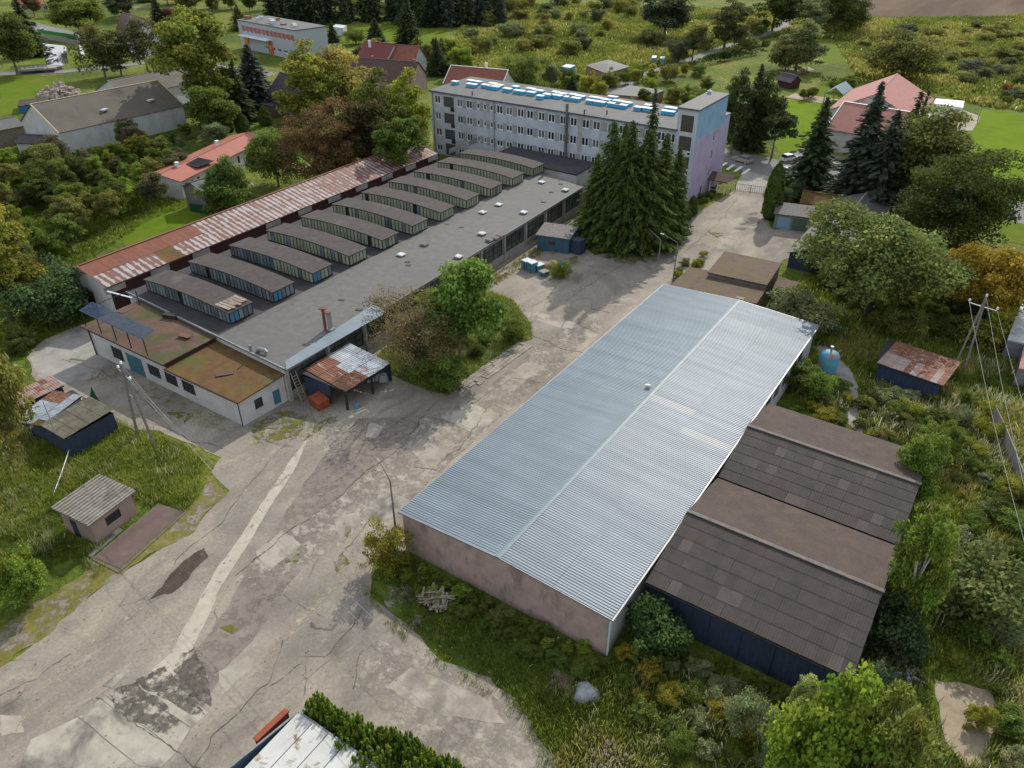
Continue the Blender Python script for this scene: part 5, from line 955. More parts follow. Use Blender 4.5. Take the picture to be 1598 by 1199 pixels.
# right: school hall pair
HP=PINKTILE
gable('pink_roofed_hall','large hall with a pink tiled roof and dark solar strip at the right, behind the spruces','hall',(-44.5,183),(-22.5,183),22,5.6,9.5,WHITEWALL,HP,ridgefrac=.5,over=.5) if False else None
a,b=G(1430,200,0),G(1455,168,0)
t=gable('pink_roofed_hall','large hall with a pink tiled roof at the right, behind the blue-green spruces','hall',G(1428,187,6),G(1455,152,6),19,5.8,10.5,WHITEWALL,HP,over=.5)
t=gable('pink_roofed_wing','front wing with a pink tiled roof behind the tallest spruces','hall',G(1293,199,5),G(1420,222,5),15,5,9.2,WHITEWALL,HP,over=.5,edge=FRAMEW)
sheetroof(t,Vector((*G(1365,141,9),8.6)),Vector((*G(1396,126,9),8.8)),Vector((*G(1355,136,9),9.4)),4,1,SOLAR,gap=.05,th=.06,name='solar_panel',lap=0) if False else None
gz=thing('gazebo','open timber gazebo with a blue-grey gabled roof on the lawn beyond the pink roofed wing','gazebo',(*G(1310,150),0))
c=[G(u,v,3) for u,v in ((1288,145),(1316,148),(1331,138),(1305,134))]; 
for p in c: m=MB(); m.bar((*p,0),(*p,3),.25); m.build('post',TIMBER,gz)
mid0=[(c[0][i]+c[1][i])/2 for i in (0,1)]; mid1=[(c[3][i]+c[2][i])/2 for i in (0,1)]
m=MB(); m.slab([(*c[0],3),(*mid0,4.6),(*mid1,4.6),(*c[3],3)],.15); m.slab([(*mid0,4.6),(*c[1],3),(*c[2],3),(*mid1,4.6)],.15); m.build('roof',pmat('slate_blue_sheet',(.14,.2,.24)),gz)
t=flatpx('white_container','white container with two posters at the edge of the meadow on the right','container',[(1457,161),(1503,168),(1505,158),(1461,154)],3.0,FRAMEW,FRAMEW)
a_,b__=G(1457,176),G(1502,183); m=MB()
for s_,w_,z_ in ((.18,3.4,2.2),(.62,3.,2.3),(.66,1.2,1.0)): p=Vector(a_).lerp(Vector(b__),s_); 
# allotment tents etc.
gable('red_shed_by_allotment','small dark red gabled shed right of the lane','shed',G(1212,135),G(1232,140),4,2.2,3.6,MAROON,DARKTILE)
# bridge
t=thing('road_bridge','small concrete road bridge with grey railings over the stream at the top left','bridge',(*G(60,112),0))
m=MB(); p,q_=Vector((*G(33,108,1.2),1.1)),Vector((*G(88,104,1.2),1.1)); m.bar(p,q_,6,.5); m.build('deck',CONC,t)
for k in range(9): s_=p.lerp(q_,k/8)+Vector((0,-3,0)); m=MB(); m.bar(s_+Vector((0,0,.2)),s_+Vector((0,0,1.3)),.12); m.build('railing_post',GREYSTEEL,t)
m=MB()
for zz in (.6,.95,1.3): m.bar(p+Vector((0,-3,zz)),q_+Vector((0,-3,zz)),.12,.22)
m.build('railing',GREYSTEEL,t); m=MB(); x_=p.lerp(q_,.2); y_=p.lerp(q_,.85); m.box(x_.x,x_.y,-.0,2,6,1); m.box(y_.x,y_.y,0,2,6,1); m.build('abutment',DARKCONC,t)
m=MB(); m.bar((*G(60,52),.9),(*G(122,62),.9),.3,1.4); m.build('green_railing',pmat('bridge_green',(.03,.2,.04)),None,label='green railing along the main road above the canal',cat='railing')
m=MB(); m.bar((*G(126,72),.4),(*G(131,92),.4),1,.8); m.build('white_sign_slab',FRAMEW,None,label='long white board lying on the lawn beside the canal',cat='board')
# vehicles
def wheel(t,x,y,z,r,rot,w_=.22):
    m=MB(); d=Vector((-math.sin(rot),math.cos(rot),0))*w_/2; c=Vector((x,y,z)); m.tube([c-d,c+d],r,12); tt=m.build('wheel',BLACKSTEEL,t); m=MB(); m.tube([c-d*1.1,c+d*1.1],r*.55,8); m.build('rim',LIDW,tt)
def car(label,u,v,rot,paint,van=False):
    x,y=G(u,v); t=thing('parked_car',label,'car',(x,y,0),'cars'); c,s=math.cos(rot),math.sin(rot); W=lambda a,b,z:(x+a*c-b*s,y+a*s+b*c,z)
    def loft(name,prof,hw,hw2,mat,zs):
        m=MB(); n=len(prof); vs=[W(a,sg*(hw if z<zs else hw2),z) for sg in (-1,1) for a,z in prof]
        m.add(vs,[tuple(range(n))[::-1],tuple(range(n,2*n))]+[(i,(i+1)%n,n+(i+1)%n,n+i) for i in range(n)]); return m.build(name,mat,t)
    loft('body',[(-2.15,.3),(-2.2,.75),(-2.05,.98),(-1.3,1.02),(1.0,.98),(1.95,.82),(2.2,.6),(2.2,.3)],.86,.86,paint,9)
    gl=loft('cabin_glass',[(-2.0,.98),(-1.6,1.5),(.25,1.5),(1.15,.97)],.8,.66,GLASS,1.2); loft('roof',[(-1.62,1.46),(-1.4,1.56),(.0,1.56),(.3,1.47)],.68,.66,paint,9)
    for a in (-1.35,1.35):
        for b in (-.8,.8): p=W(a,b,.32); wheel(t,p[0],p[1],.32,.32,rot)
    for b in (-.6,.6):
        p=W(2.2,b,.65); m=MB(); m.box(p[0],p[1],.58,.06,.35,.14,rot); m.build('headlight',LIDW,t)
        p=W(-2.2,b,.8); m=MB(); m.box(p[0],p[1],.72,.06,.3,.16,rot); m.build('tail_light',pmat('red_lens',(.3,.02,.02)),t)
WHT=pm('car_white',(.6,.62,.64),(.55,.57,.59),1,.25,spec=.6); SIL=pm('car_beige',(.30,.27,.24),(.27,.24,.21),1,.25,spec=.6); SLV=pm('car_silver',(.4,.42,.44),(.36,.38,.4),1,.25,spec=.6); DKC=pm('car_dark',(.03,.035,.045),(.04,.045,.05),1,.2,spec=.6)
car('beige-grey estate car driving on the street beside the office block',1158,253,math.radians(165),SIL)
car('silver car on the street just right of the thuja column',1222,271,math.radians(165),SLV)
car('white car parked by the lawn near the first spruce',1232,251,math.radians(60),WHT)
car('white car at the top left on the main road',67,50,math.radians(150),WHT)
for i,(u,v,pt) in enumerate(((1262,256,WHT),(1290,262,SLV),(1325,270,DKC),(1345,280,WHT),(1365,286,SLV),(1395,240,WHT))): car('car in the row seen between the spruces, %s from the left'%ordn(i+1),u,v,math.radians(60),pt)
car('white car in front of the white container at the right',1480,178,math.radians(-20),WHT)
x,y=G(90,18); t=thing('lorry','white-cabbed lorry with a dark blue trailer at the top left','lorry',(x,y,0)); m=MB(); m.box(x-4.8,y,.9,2.4,2.5,2.6,0,.03); m.build('cab',WHT,t); m=MB(); m.box(x-5.95,y,2.1,.1,2.1,.9); m.build('windscreen',GLASS,t); m=MB(); m.box(x+2.8,y,1.2,12,2.5,2.4); m.build('trailer',pmat('lorry_blue',(.03,.07,.2)),t)
for a in (-4.8,-1,.3,5,6.3,7.6):
    for b in (-1.1,1.1): wheel(t,x+a,y+b,.5,.5,0,.3)
flatpx('blue_skip','blue open skip on the grass behind the white barn','skip',[(27,166),(70,160),(72,152),(30,156)],1.9,pmat('skip_blue',(.03,.16,.38)),MUD)
# yard gate on the street side
gt=thing('yard_gate','grey wire mesh gate between yard and street','gate',(*G(1170,300),0)); g0,g1=Vector((*G(1147,298),0)),Vector((*G(1194,304),0))
for k in range(15): p=g0.lerp(g1,k/14); m=MB(); m.bar(p,p+Vector((0,0,1.5)),.05 if k%7 else .14); m.build('bar',DARKCONC,gt)
for zz in (.2,1.45): m=MB(); m.bar(g0+Vector((0,0,zz)),g1+Vector((0,0,zz)),.06); m.build('rail',DARKCONC,gt)
# ------------------------------------------------------------------ foliage kit
def cards(pos,nrm,size,asp=1.3,jit=.7,rg=RNG,droop=None):
    """one rhombic leaf card per row; returns verts"""
    n=len(pos); nr=nrm+rg.normal(0,jit,(n,3)); nr/=np.linalg.norm(nr,axis=1)[:,None]+1e-9
    a=rg.normal(0,1,(n,3)) if droop is None else droop+rg.normal(0,.35,(n,3))
    a-= nr*(a*nr).sum(1)[:,None]; a/=np.linalg.norm(a,axis=1)[:,None]+1e-9; b=np.cross(nr,a)
    sz=(size*rg.uniform(.6,1.35,n))[:,None]; L_=sz*asp/2; W_=sz/2
    v=np.stack([pos-a*L_,pos+b*W_-nr*sz*.12,pos+a*L_,pos-b*W_-nr*sz*.12],1); return v.reshape(-1,3)
def cmesh(name,verts,tint,mat,extra=None):
    """quads of 4 verts each with a colour per quad; extra=(verts,faces,tint)"""
    n=len(verts)//4; me=bpy.data.meshes.new(name); ev=np.zeros((0,3)); ef=[]
    if extra: ev,ef,et=extra; ev=np.array(ev)
    V=np.vstack([verts,ev]) if len(ev) else verts
    me.vertices.add(len(V)); me.vertices.foreach_set('co',V.astype(np.float32).ravel())
    nf=n+len(ef); loops=list(range(4*n)); 
    li=np.concatenate([np.arange(4*n),np.array([i+4*n for f in ef for i in f],int)]) if ef else np.arange(4*n)
    ls=np.concatenate([np.arange(n)*4,4*n+np.cumsum([0]+[len(f) for f in ef[:-1]])]) if ef else np.arange(n)*4
    me.loops.add(len(li)); me.loops.foreach_set('vertex_index',li.astype(np.int32)); me.polygons.add(nf); me.polygons.foreach_set('loop_start',ls.astype(np.int32))
    me.update(calc_edges=True); at=me.attributes.new('tint','FLOAT_COLOR','POINT')
    c=np.ones((len(V),4),np.float32); c[:4*n,:3]=np.repeat(tint,4,axis=0)
    if len(ev): c[4*n:,:3]=et
    at.data.foreach_set('color',c.ravel()); me.materials.append(mat); return me
def tint_of(n,clump,rg,hue=.07,val=.4):  # leaf-to-leaf tone; the wide value spread also paints in sunlit highlights
    v=rg.uniform(1-val,1+val,n)*clump; h=rg.normal(0,hue,n); return np.stack([v*(1+h),v,v*(1-h*.5)],1)
PROTO={}
def broad(key,seed,R=.36,base=.22,nclump=60,nleaf=9000,leaf=.035,elong=1.,hang=0.,sparse=1.,top=.5,limbs=7,bark=None):
    """unit-height tree: crown of leaf clumps carried on limbs, plus trunk mesh"""
    rg=np.random.default_rng(seed); cz=(1+base)/2; rz=(1-base)/2
    cl=[]; lobes=[(rg.normal(0,R*.33),rg.normal(0,R*.33),cz+rg.normal(0,rz*.3),rg.uniform(.55,.8)) for _ in range(6)]+[(0,0,cz,.85)]
    while len(cl)<nclump:
        lx,ly,lz,k=lobes[rg.integers(len(lobes))]; d=rg.normal(0,1,3); d/=np.linalg.norm(d); r=rg.uniform(.55,1)**.6
        p=np.array([lx+d[0]*R*k*r,ly+d[1]*R*k*r,lz+d[2]*rz*k*r])
        if p[2]<base*.85 or p[2]>.98: continue
        cl.append(p)
    cl=np.array(cl); cr=rg.uniform(.07,.13,nclump)*(R/.36)*(60/nclump)**.33; per=rg.multinomial(nleaf,(cr**2)/(cr**2).sum())
    P=[];Nn=[];T=[]
    for c,r,k in zip(cl,cr,per):
        d=rg.normal(0,1,(k,3)); d/=np.linalg.norm(d,axis=1)[:,None]; d[:,2]=np.where((d[:,2]<-.2)&(rg.random(k)<.6),-d[:,2],d[:,2])
        rad=r*rg.uniform(.45,1.12,k)[:,None]; p=c+d*rad*np.array([1.15,1.15,.8]); 
        if hang: p[:,2]-=rg.random(k)*hang*rg.random(); 
        P.append(p); Nn.append(d*.6+np.array([0,0,.5])); T.append(tint_of(k,rg.uniform(.72,1.3),rg)*np.array([rg.uniform(.88,1.1),1,1]))
    P=np.vstack(P);Nn=np.vstack(Nn);T=np.vstack(T)
    v=cards(P,Nn,np.full(len(P),leaf),1.3 if not hang else 2.2,.55,rg,droop=np.array([0,0,-1.]) if hang else None)
    crown=cmesh('crown',v,T,LEAF)
    m=MB(); m.tube([(0,0,0),(.005,0,base*.6),(.0,.01,cz*.8),(0,0,cz*1.15)],.022,7,r1=.007)
    for i in rg.choice(nclump,min(limbs+6,nclump),False):
        p=cl[i]; s=np.array([0,0,base+(p[2]-base)*.35]); mid=(s+p)/2+np.array([0,0,.02]); m.tube([tuple(s),tuple(mid),tuple(p)],.009,5,r1=.003)
    PROTO[key]=(crown,m.mesh('trunk',bark or BARK))
def spruce(key,seed,R=.2,base=.06,levels=30,per=11,cardn=16,size=.03,irregular=.15,droop=.35,pw=.85):
    rg=np.random.default_rng(seed); P=[];Nn=[];D=[];T=[];m=MB(); m.tube([(0,0,0),(0,0,.5),(0,0,.99)],.014,6,r1=.002)
    for l in range(levels):
        h=base+(1-base)*(l/levels)**.92; rr=R*(1-(h-base)/(1-base))**pw+.008
        k=max(4,int(per*(.5+.5*(1-l/levels))))
        for j in range(k):
            a=2*math.pi*(j+rg.random())/k+l*2.4; L_=rr*rg.uniform(1-irregular*2,1+irregular); n=max(4,int(cardn*(L_/R)**.7)); s=rg.uniform(.15,1,n)
            dz=-droop*L_*s**1.3+.12*L_*s**3; side=rg.normal(0,.10*L_+.003,n)*(1.1-s)
            x=np.cos(a)*L_*s-np.sin(a)*side; y=np.sin(a)*L_*s+np.cos(a)*side; z=h+dz+rg.normal(0,.006,n)-np.abs(side)*.3
            P.append(np.stack([x,y,z],1)); dv=np.array([math.cos(a),math.sin(a),-.45]); D.append(np.repeat(dv[None],n,0)); Nn.append(np.repeat(np.array([[math.cos(a)*.35,math.sin(a)*.35,.9]]),n,0)); T.append(tint_of(n,rg.uniform(.75,1.2),rg,.06,.25))
            if j%3==0 and L_>.05: m.bar((0,0,h),(math.cos(a)*L_*.8,math.sin(a)*L_*.8,h-droop*L_*.6),.004)
    P=np.vstack(P);Nn=np.vstack(Nn);D=np.vstack(D);T=np.vstack(T); sz=np.full(len(P),size)*(.55+.6*(1-P[:,2]))
    PROTO[key]=(cmesh('crown',cards(P,Nn,sz,2.3,.35,rg,droop=D),T,NEEDLE),m.mesh('trunk',BARK))
def feather(key,seed,R=.34,n=110,per=70,size=.035):
    """young thuja: many upright sprays of different height round one axis"""
    rg=np.random.default_rng(seed); P=[];Nn=[];T=[]
    for i in range(n):
        a=rg.random()*6.283; r=R*math.sqrt(rg.random()); top=(1-(r/R)**1.6*.62)*rg.uniform(.78,1.05); x0,y0=r*math.cos(a)*.75,r*math.sin(a)*.75; x1,y1=r*math.cos(a)*1.15,r*math.sin(a)*1.15
        s=rg.random(per)**.7; w=.055*(1.05-s)+.012; ang=rg.random(per)*6.283; rr=w*np.sqrt(rg.random(per))*1.3
        P.append(np.stack([x0+(x1-x0)*s+rr*np.cos(ang),y0+(y1-y0)*s+rr*np.sin(ang),.02+(top-.02)*s],1)); Nn.append(np.stack([np.cos(ang),np.sin(ang),np.full(per,.5)],1)); T.append(tint_of(per,rg.uniform(.75,1.25),rg,.08,.25))
    P=np.vstack(P);Nn=np.vstack(Nn);T=np.vstack(T); m=MB(); m.tube([(0,0,0),(0,0,.5)],.02,6)
    PROTO[key]=(cmesh('crown',cards(P,Nn,np.full(len(P),size),2.0,.4,rg,droop=np.array([0,0,1.])),T,LEAF),m.mesh('trunk',BARK))
def column(key,seed,R=.15,n=3500,size=.035,taper=.5):
    rg=np.random.default_rng(seed); z=rg.random(n)*.97+.02; prof=lambda z:R*np.minimum(1,(z/.12))**.5*(1-np.clip((z-.3)/.7,0,1)**1.7*taper-np.clip((z-.8)/.2,0,1)**2*(1-taper)*.9)
    a=rg.random(n)*2*math.pi; r=prof(z)*rg.uniform(.86,1.08,n)*(1+.08*np.sin(a*5+z*22)); P=np.stack([r*np.cos(a),r*np.sin(a),z],1); Nn=np.stack([np.cos(a),np.sin(a),np.full(n,.3)],1)
    ev=[];ef=[]
    for i in range(9):
        zz=.02+.93*i/8; rr=float(prof(np.array([zz]))[0])*.84
        for k in range(10): ev.append((rr*math.cos(k*.6283),rr*math.sin(k*.6283),zz))
    for i in range(8):
        for k in range(10): ef.append((i*10+k,i*10+(k+1)%10,(i+1)*10+(k+1)%10,(i+1)*10+k))
    v=cards(P,Nn,np.full(n,size),1.8,.45,rg,droop=np.array([0,0,1.])); m=MB(); m.tube([(0,0,0),(0,0,.5)],.02,6)
    PROTO[key]=(cmesh('crown',v,tint_of(n,1,rg,.06,.3),NEEDLE,(ev,ef,np.array([.8,.8,.8]))),m.mesh('trunk',BARK))
broad('b1',1,.40,.2,90,17000,.024); broad('b2',2,.36,.15,75,14000,.026); broad('b3',3,.32,.22,80,15000,.024); broad('b4',4,.42,.12,95,17000,.023)
broad('maple',5,.46,.1,190,30000,.018,limbs=16); broad('dome',6,.48,.08,170,32000,.0175,limbs=10)
broad('tall',7,.27,.18,80,13000,.021); broad('open',8,.34,.2,45,4200,.030,limbs=20); broad('bare',9,.42,.12,130,15000,.0125,limbs=70)
broad('birch',10,.26,.1,110,15000,.0155,hang=.16,bark=BIRCHBARK,limbs=12); broad('willow',11,.42,.08,80,12000,.020,hang=.16); broad('willow2',12,.46,.06,70,9000,.024,hang=.1)
broad('pine',13,.24,.38,30,6000,.030,limbs=14)
broad('bush1',14,.55,.02,50,5000,.05,limbs=0); broad('bush2',15,.6,.02,60,6500,.042,limbs=0); broad('bush3',16,.5,.02,34,3200,.06,limbs=0); broad('shrubfine',17,.5,.02,70,8000,.032,limbs=4); broad('bigleaf',18,.5,.05,80,12000,.034,limbs=8)
spruce('s1',1,.20,.03,44,13,26,.021); spruce('s2',2,.17,.05,42,12,26,.020,irregular=.3,droop=.5); spruce('s3',3,.25,.03,50,15,36,.018,droop=.55,irregular=.26,pw=.62); spruce('sfar',4,.19,.04,22,9,10,.045); spruce('sthin',5,.13,.12,34,8,12,.026,irregular=.35)
column('col',1); column('col2',2,.2,3500,.04,.7); feather('thuja_soft',3)
W_={}
def grow(kind,x,y,h,wd,col,label,cat='tree',group=None,name=None,rot=None,rgen=random):
    cr,tr=PROTO[kind]; R0={'b1':.40,'b2':.36,'b3':.32,'b4':.42,'maple':.46,'dome':.48,'tall':.27,'open':.34,'bare':.42,'birch':.26,'willow':.42,'willow2':.46,'pine':.24,'bush1':.55,'bush2':.6,'bush3':.5,'shrubfine':.5,'bigleaf':.5,'s1':.2,'s2':.17,'s3':.25,'sfar':.19,'sthin':.13,'col':.15,'col2':.2,'thuja_soft':.38}[kind]
    name=name or ('tree' if cat=='tree' else cat.replace(' ','_')); t=thing(name,label,cat,(x,y,0),group); sx=wd/2/R0*(.82 if kind[0] in 'bmdtow' and kind not in('bare','bush1','bush2','bush3') else 1.)
    t.rotation_euler=(0,0,rgen.uniform(0,6.28) if rot is None else rot); t.scale=(sx,sx*rgen.uniform(.93,1.07),h)
    c=child(cr,'crown',t); j=rgen.uniform(.9,1.1); c.color=(col[0]*2.02*j*rgen.uniform(.94,1.08),col[1]*1.9*j,col[2]*2.1*j,1); child(tr,'trunk',t); return t
# leaf colours
DG=(.045,.062,.014); MG=(.068,.098,.018); LG=(.10,.145,.02); YG=(.14,.15,.022); OL=(.09,.098,.024); GG_=(.11,.135,.055); BR=(.088,.064,.026); OR=(.185,.14,.018); SG=(.030,.047,.016); BG=(.034,.05,.028); TH=(.038,.062,.012); BRT=(.105,.155,.018); KH=(.12,.10,.04)
def T(kind,u,vb,vt,wpx,col,label,cat='tree',group=None,h=None):
    x,y=G(u,vb); hh=h or max(.6,htop((x,y),vt)); d=dist(x,y); a_=(u-799)/FPX; wd=1.15*wpx/FPX*((x*FW[0]+y*FW[1])*math.cos(PITCH)+HC*math.sin(PITCH))
    return grow(kind,x,y,hh,wd,col,label,cat,group)
for a in [
 # near right and bottom
 ('maple',1350,492,306,215,(.10,.122,.032),'large green maple standing right of the long grey barn and behind the rusty-roofed blue shed'),
 ('dome',1478,385,228,185,DG,'biggest dark green broadleaf tree, right of the maple and beside the street'),
 ('b4',1440,330,172,150,OL,'brownish-tipped dark broadleaf tree behind the biggest dark tree'),
 ('maple',1525,505,365,140,OR,'orange and yellow autumn tree by the right edge'),
 ('birch',1398,985,785,86,(.075,.11,.016),'tall young birch touching the near corner of the nearest dark storage hall'),
 ('birch',1422,790,668,72,(.085,.12,.02),'young birch at the end of the ridge of the far dark storage hall'),
 ('birch',1470,715,655,50,(.08,.115,.018),'small birch between the far dark storage hall and the concrete fence'),
 ('birch',1335,1280,1062,108,(.10,.115,.022),'yellowish birch at the bottom edge left of the sand pit'),
 ('bigleaf',1268,1270,1065,155,BRT,'bright green big-leaved young maple at the bottom edge'),
 ('bigleaf',1250,1130,1062,60,(.16,.2,.06),'pale-leaved sapling against the dark blue hall wall'),
 ('s3',998,384,200,104,TH,'central dark spruce of the clump before the lilac tower'),
 ('s2',1001,372,135,52,SG,'tallest slim spruce rising above the clump before the office block'),
 ('s3',947,378,188,84,TH,'left spruce of the clump before the office block'),
 ('s3',972,386,186,84,TH,'front left spruce of the clump before the office block'),
 ('s3',1024,374,207,74,TH,'right spruce of the clump before the lilac tower'),
 ('s3',1046,366,226,54,TH,'rightmost spruce of the clump beside the tower windows'),
 ('s3',926,374,238,60,TH,'leftmost spruce of the clump beside the factory corner'),
 ('s3',965,352,190,64,TH,'rear spruce of the clump nearest the factory roof'),
 ('s2',1262,290,150,72,SG,'dark spruce right of the thuja column, leftmost of the tall street spruces'),
 ('s2',1330,318,125,88,BG,'tallest blackish spruce in front of the pink-roofed wing'),
 ('s2',1362,330,170,96,BG,'dense blue-green spruce right of the tallest blackish one'),
 ('sthin',1395,300,142,60,SG,'thin-topped spruce in front of the pink-roofed hall ridge'),
 ('sthin',1418,255,140,34,SG,'small thin spruce close to the pink-roofed hall corner'),
 ('col',1201,342,255,22,TH,'tall narrow thuja column at the left end of the double garage','thuja'),
 ('b2',718,568,405,118,(.07,.115,.02),'round green tree with yellowing top in the tree island'),
 ('tall',745,500,402,40,(.13,.14,.02),'yellow-green treetop behind the round tree of the island'),
 ('bare',655,575,446,122,KH,'half-bare brownish tree in the island against the factory front'),
 ('shrubfine',803,528,488,34,MG,'rounded shrub at the far corner of the tree island','bush'),
 ('shrubfine',690,600,545,60,MG,'green shrub at the near tip of the tree island','bush'),
 # near left
 ('b4',25,742,492,95,(.115,.12,.028),'yellow-leaved tree cut by the left edge above the shed row'),
 ('b4',12,918,660,95,(.11,.12,.028),'tall yellow-green tree cut by the left edge beside the grass slope'),
 ('b3',8,650,575,45,(.10,.12,.03),'small greenish tree in front of the patched sheds at the left edge'),
 ('bigleaf',45,945,872,80,LG,'bright green leafy bush on the lower left grass slope','bush'),
 ('bush2',85,505,430,95,(.05,.085,.03),'dark green elder bush by the green gate leaf','bush'),
 ('tall',20,500,330,110,(.12,.125,.02),'yellow-green tree at the left edge above the netting fence'),
 ('b1',-10,430,290,110,(.13,.13,.025),'second yellow-green tree at the left edge further up'),
 ('bush1',370,335,268,60,MG,'round bush covering the front of the grey outhouse','bush'),
 ('b4',366,330,245,66,(.06,.085,.02),'green tree beside the grey outhouse before the solar-panelled house'),
 ('b4',435,292,208,84,(.075,.10,.02),'green tree at the right end of the solar-panelled house'),
 # behind
 ('b3',330,190,8,118,(.09,.115,.02),'big pale green poplar right of the second white barn'),
 ('b2',345,215,130,80,MG,'lower green tree at the foot of the big pale poplar'),
 ('tall',497,205,60,92,(.13,.15,.025),'tall light green tree in front of the steep dark roofed house'),
 ('open',545,195,62,95,(.13,.13,.03),'thin yellowish see-through tree before the orange-roofed house'),
 ('dome',500,290,165,112,BR,'big brown autumn tree just beyond the rusty-roofed shed'),
 ('b1',575,280,150,92,(.06,.05,.018),'dark brownish tree right of the big brown autumn tree'),
 ('tall',605,270,105,80,(.07,.09,.018),'tall olive tree left of the office block'),
 ('tall',648,255,105,68,(.12,.155,.02),'light yellow-green tree touching the left end of the office block'),
 ('b3',625,290,180,70,MG,'green tree at the foot of the yellow-green one'),
 ('s1',402,172,68,76,(.035,.05,.04),'bluish spruce in front of the school building'),
 ('s2',378,190,95,50,SG,'dark spruce left of the bluish one'),
 ('s1',588,76,28,38,SG,'dark spruce on the far lawn left side'),
 ('s1',638,68,-8,40,(.04,.055,.02),'tall olive spruce on the far lawn right side'),
 ('s1',683,118,58,34,SG,'dark spruce left of the round yellow-green tree behind the houses'),
 ('s2',520,66,32,20,SG,'small spruce left of the white flat shed'),
 ('bush2',555,70,46,28,MG,'round dark bush on the far lawn','bush'),
 ('b1',720,120,72,44,LG,'light green round tree behind the tiled house'),
 ('willow',815,145,85,66,(.10,.13,.03),'weeping willow behind the office block'),
 ('b2',860,140,98,30,GG_,'silvery bush-like tree by the allotment sheeting'),
 ('s1',892,145,118,22,BG,'small blue spruce behind the office block roof'),
 ('b1',1036,62,-10,96,(.05,.065,.03),'large dark roadside tree group beyond the meadow, left one'),
 ('b2',1080,95,35,44,(.09,.10,.03),'yellowish tree at the lane bend'),
 ('willow',1058,98,60,44,(.05,.07,.03),'round grey-green willow by the lane'),
 ('tall',1130,75,-5,60,(.08,.09,.03),'tall thin roadside tree in the middle of the lane'),
 ('willow2',1018,75,42,45,(.09,.09,.03),'olive willow left of the round grey-green one'),
 ('dome',1300,52,-30,90,DG,'big dark tree beside the ploughed field'),
 ('b1',1265,56,-2,50,GG_,'grey-green tree left of the big dark field tree'),
 ('b4',1205,48,-30,80,DG,'very dark tree at the top where the lane leaves the picture'),
 ('tall',1328,48,0,26,OL,'narrow tree at the corner of the ploughed field'),
 ('tall',1242,110,28,66,(.11,.13,.045),'pale poplar left of the small bright meadow'),
 ('willow',1405,128,52,118,(.09,.10,.025),'wide old willow beyond the pink-roofed hall'),
 ('willow2',1225,112,60,60,(.08,.09,.03),'spreading olive tree below the pale poplar'),
 ('tall',1140,242,105,54,(.04,.055,.018),'pine right of the blue and lilac tower'),
 ('s1',1168,232,98,56,(.035,.045,.018),'dense larch-like tree behind the pines on the street lawn'),
 ('tall',1185,235,110,58,(.045,.06,.018),'second pine on the lawn beyond the street'),
 ('pine',1203,248,178,36,SG,'small dark pine at the lawn corner beside the white car'),
 ('b1',28,118,18,86,(.06,.075,.018),'dense green tree at the top left before the spruce'),
 ('s2',52,88,-12,46,SG,'dark spruce at the top left by the canal'),
 ('b1',128,60,-2,86,MG,'green roadside tree left of the brown-roofed house'),
 ('open',165,122,30,62,(.075,.08,.025),'first of the brownish park pines by the canal lawn'),
 ('tall',190,118,48,46,(.075,.08,.025),'second of the brownish park pines by the canal lawn'),
 ('open',232,114,20,60,(.07,.075,.028),'tallest brownish park pine by the main road'),
 ('s1',255,62,-8,40,SG,'dark spruce behind the main road'),
 ('b2',280,60,10,40,(.09,.05,.03),'reddish-brown tree behind the big pale poplar'),
 ('b3',195,30,-20,50,(.05,.065,.03),'grey-green tree at the top edge above the brown-roofed house'),
 ('col2',357,206,182,14,TH,'narrow dark thuja in the garden behind the solar-panelled house','thuja'),
 ('col2',381,210,176,18,TH,'thicker dark thuja in the garden behind the solar-panelled house','thuja'),
 ('b2',338,228,190,50,GG_,'silvery conifer-like tree behind the red solar roof'),
 ('col2',415,195,165,16,TH,'thuja by the pink brick porch','thuja'),
 ('sthin',1216,283,268,12,SG,'tiny spruce left of the garage roof'),
 ('shrubfine',1222,318,290,30,SG,'dark juniper bush behind the double garage','bush'),
 ('shrubfine',1245,312,285,28,SG,'second dark juniper bush behind the double garage','bush'),
 ('shrubfine',598+15,905-15,820,52,(.14,.13,.02),'yellow goldenrod clump at the near left corner of the warehouse','bush'),
 ('bush2',1172,1155,1095,58,GG_,'pale green elder bush in the bottom weeds','bush'),
 ('bush1',1030,1005,945,80,(.04,.065,.018),'dark green bush in the gap between the warehouse and the dark storage hall','bush'),
 ('bush2',1258,612,572,55,MG,'larger green bush at the foot of the water tank','bush'),
 ('shrubfine',1282,622,585,36,LG,'smaller light green shrub in front of the water tank','bush'),
 ('bigleaf',1238,510,450,95,GG_,'grey-green thicket shrub beyond the warehouse corner','bush'),
 ('bush1',1400,1010,950,80,(.03,.05,.02),'dark bush at the near corner of the nearest dark storage hall','bush'),
 ('bush1',1540,960,880,110,(.08,.10,.03),'yellow-speckled bush on the right slope','bush'),
 ('bush1',1370,1120,1060,70,(.07,.10,.04),'elder bush below the near corner of the dark hall','bush'),
]:
    T(*a[:7],cat=a[7] if len(a)>7 else 'tree')
# thuja row by the spruces
rowp=[(1079,333),(1069,342),(1059,351),(1048,361),(1039,371),(1029,381)]
for i,(u,v) in enumerate(rowp): T('col2',u,v+3,v-27,14,TH,'rounded thuja in the row beside the yard road, %s from the near end'%ordn(6-i),'thuja','thuja row beside the spruces')
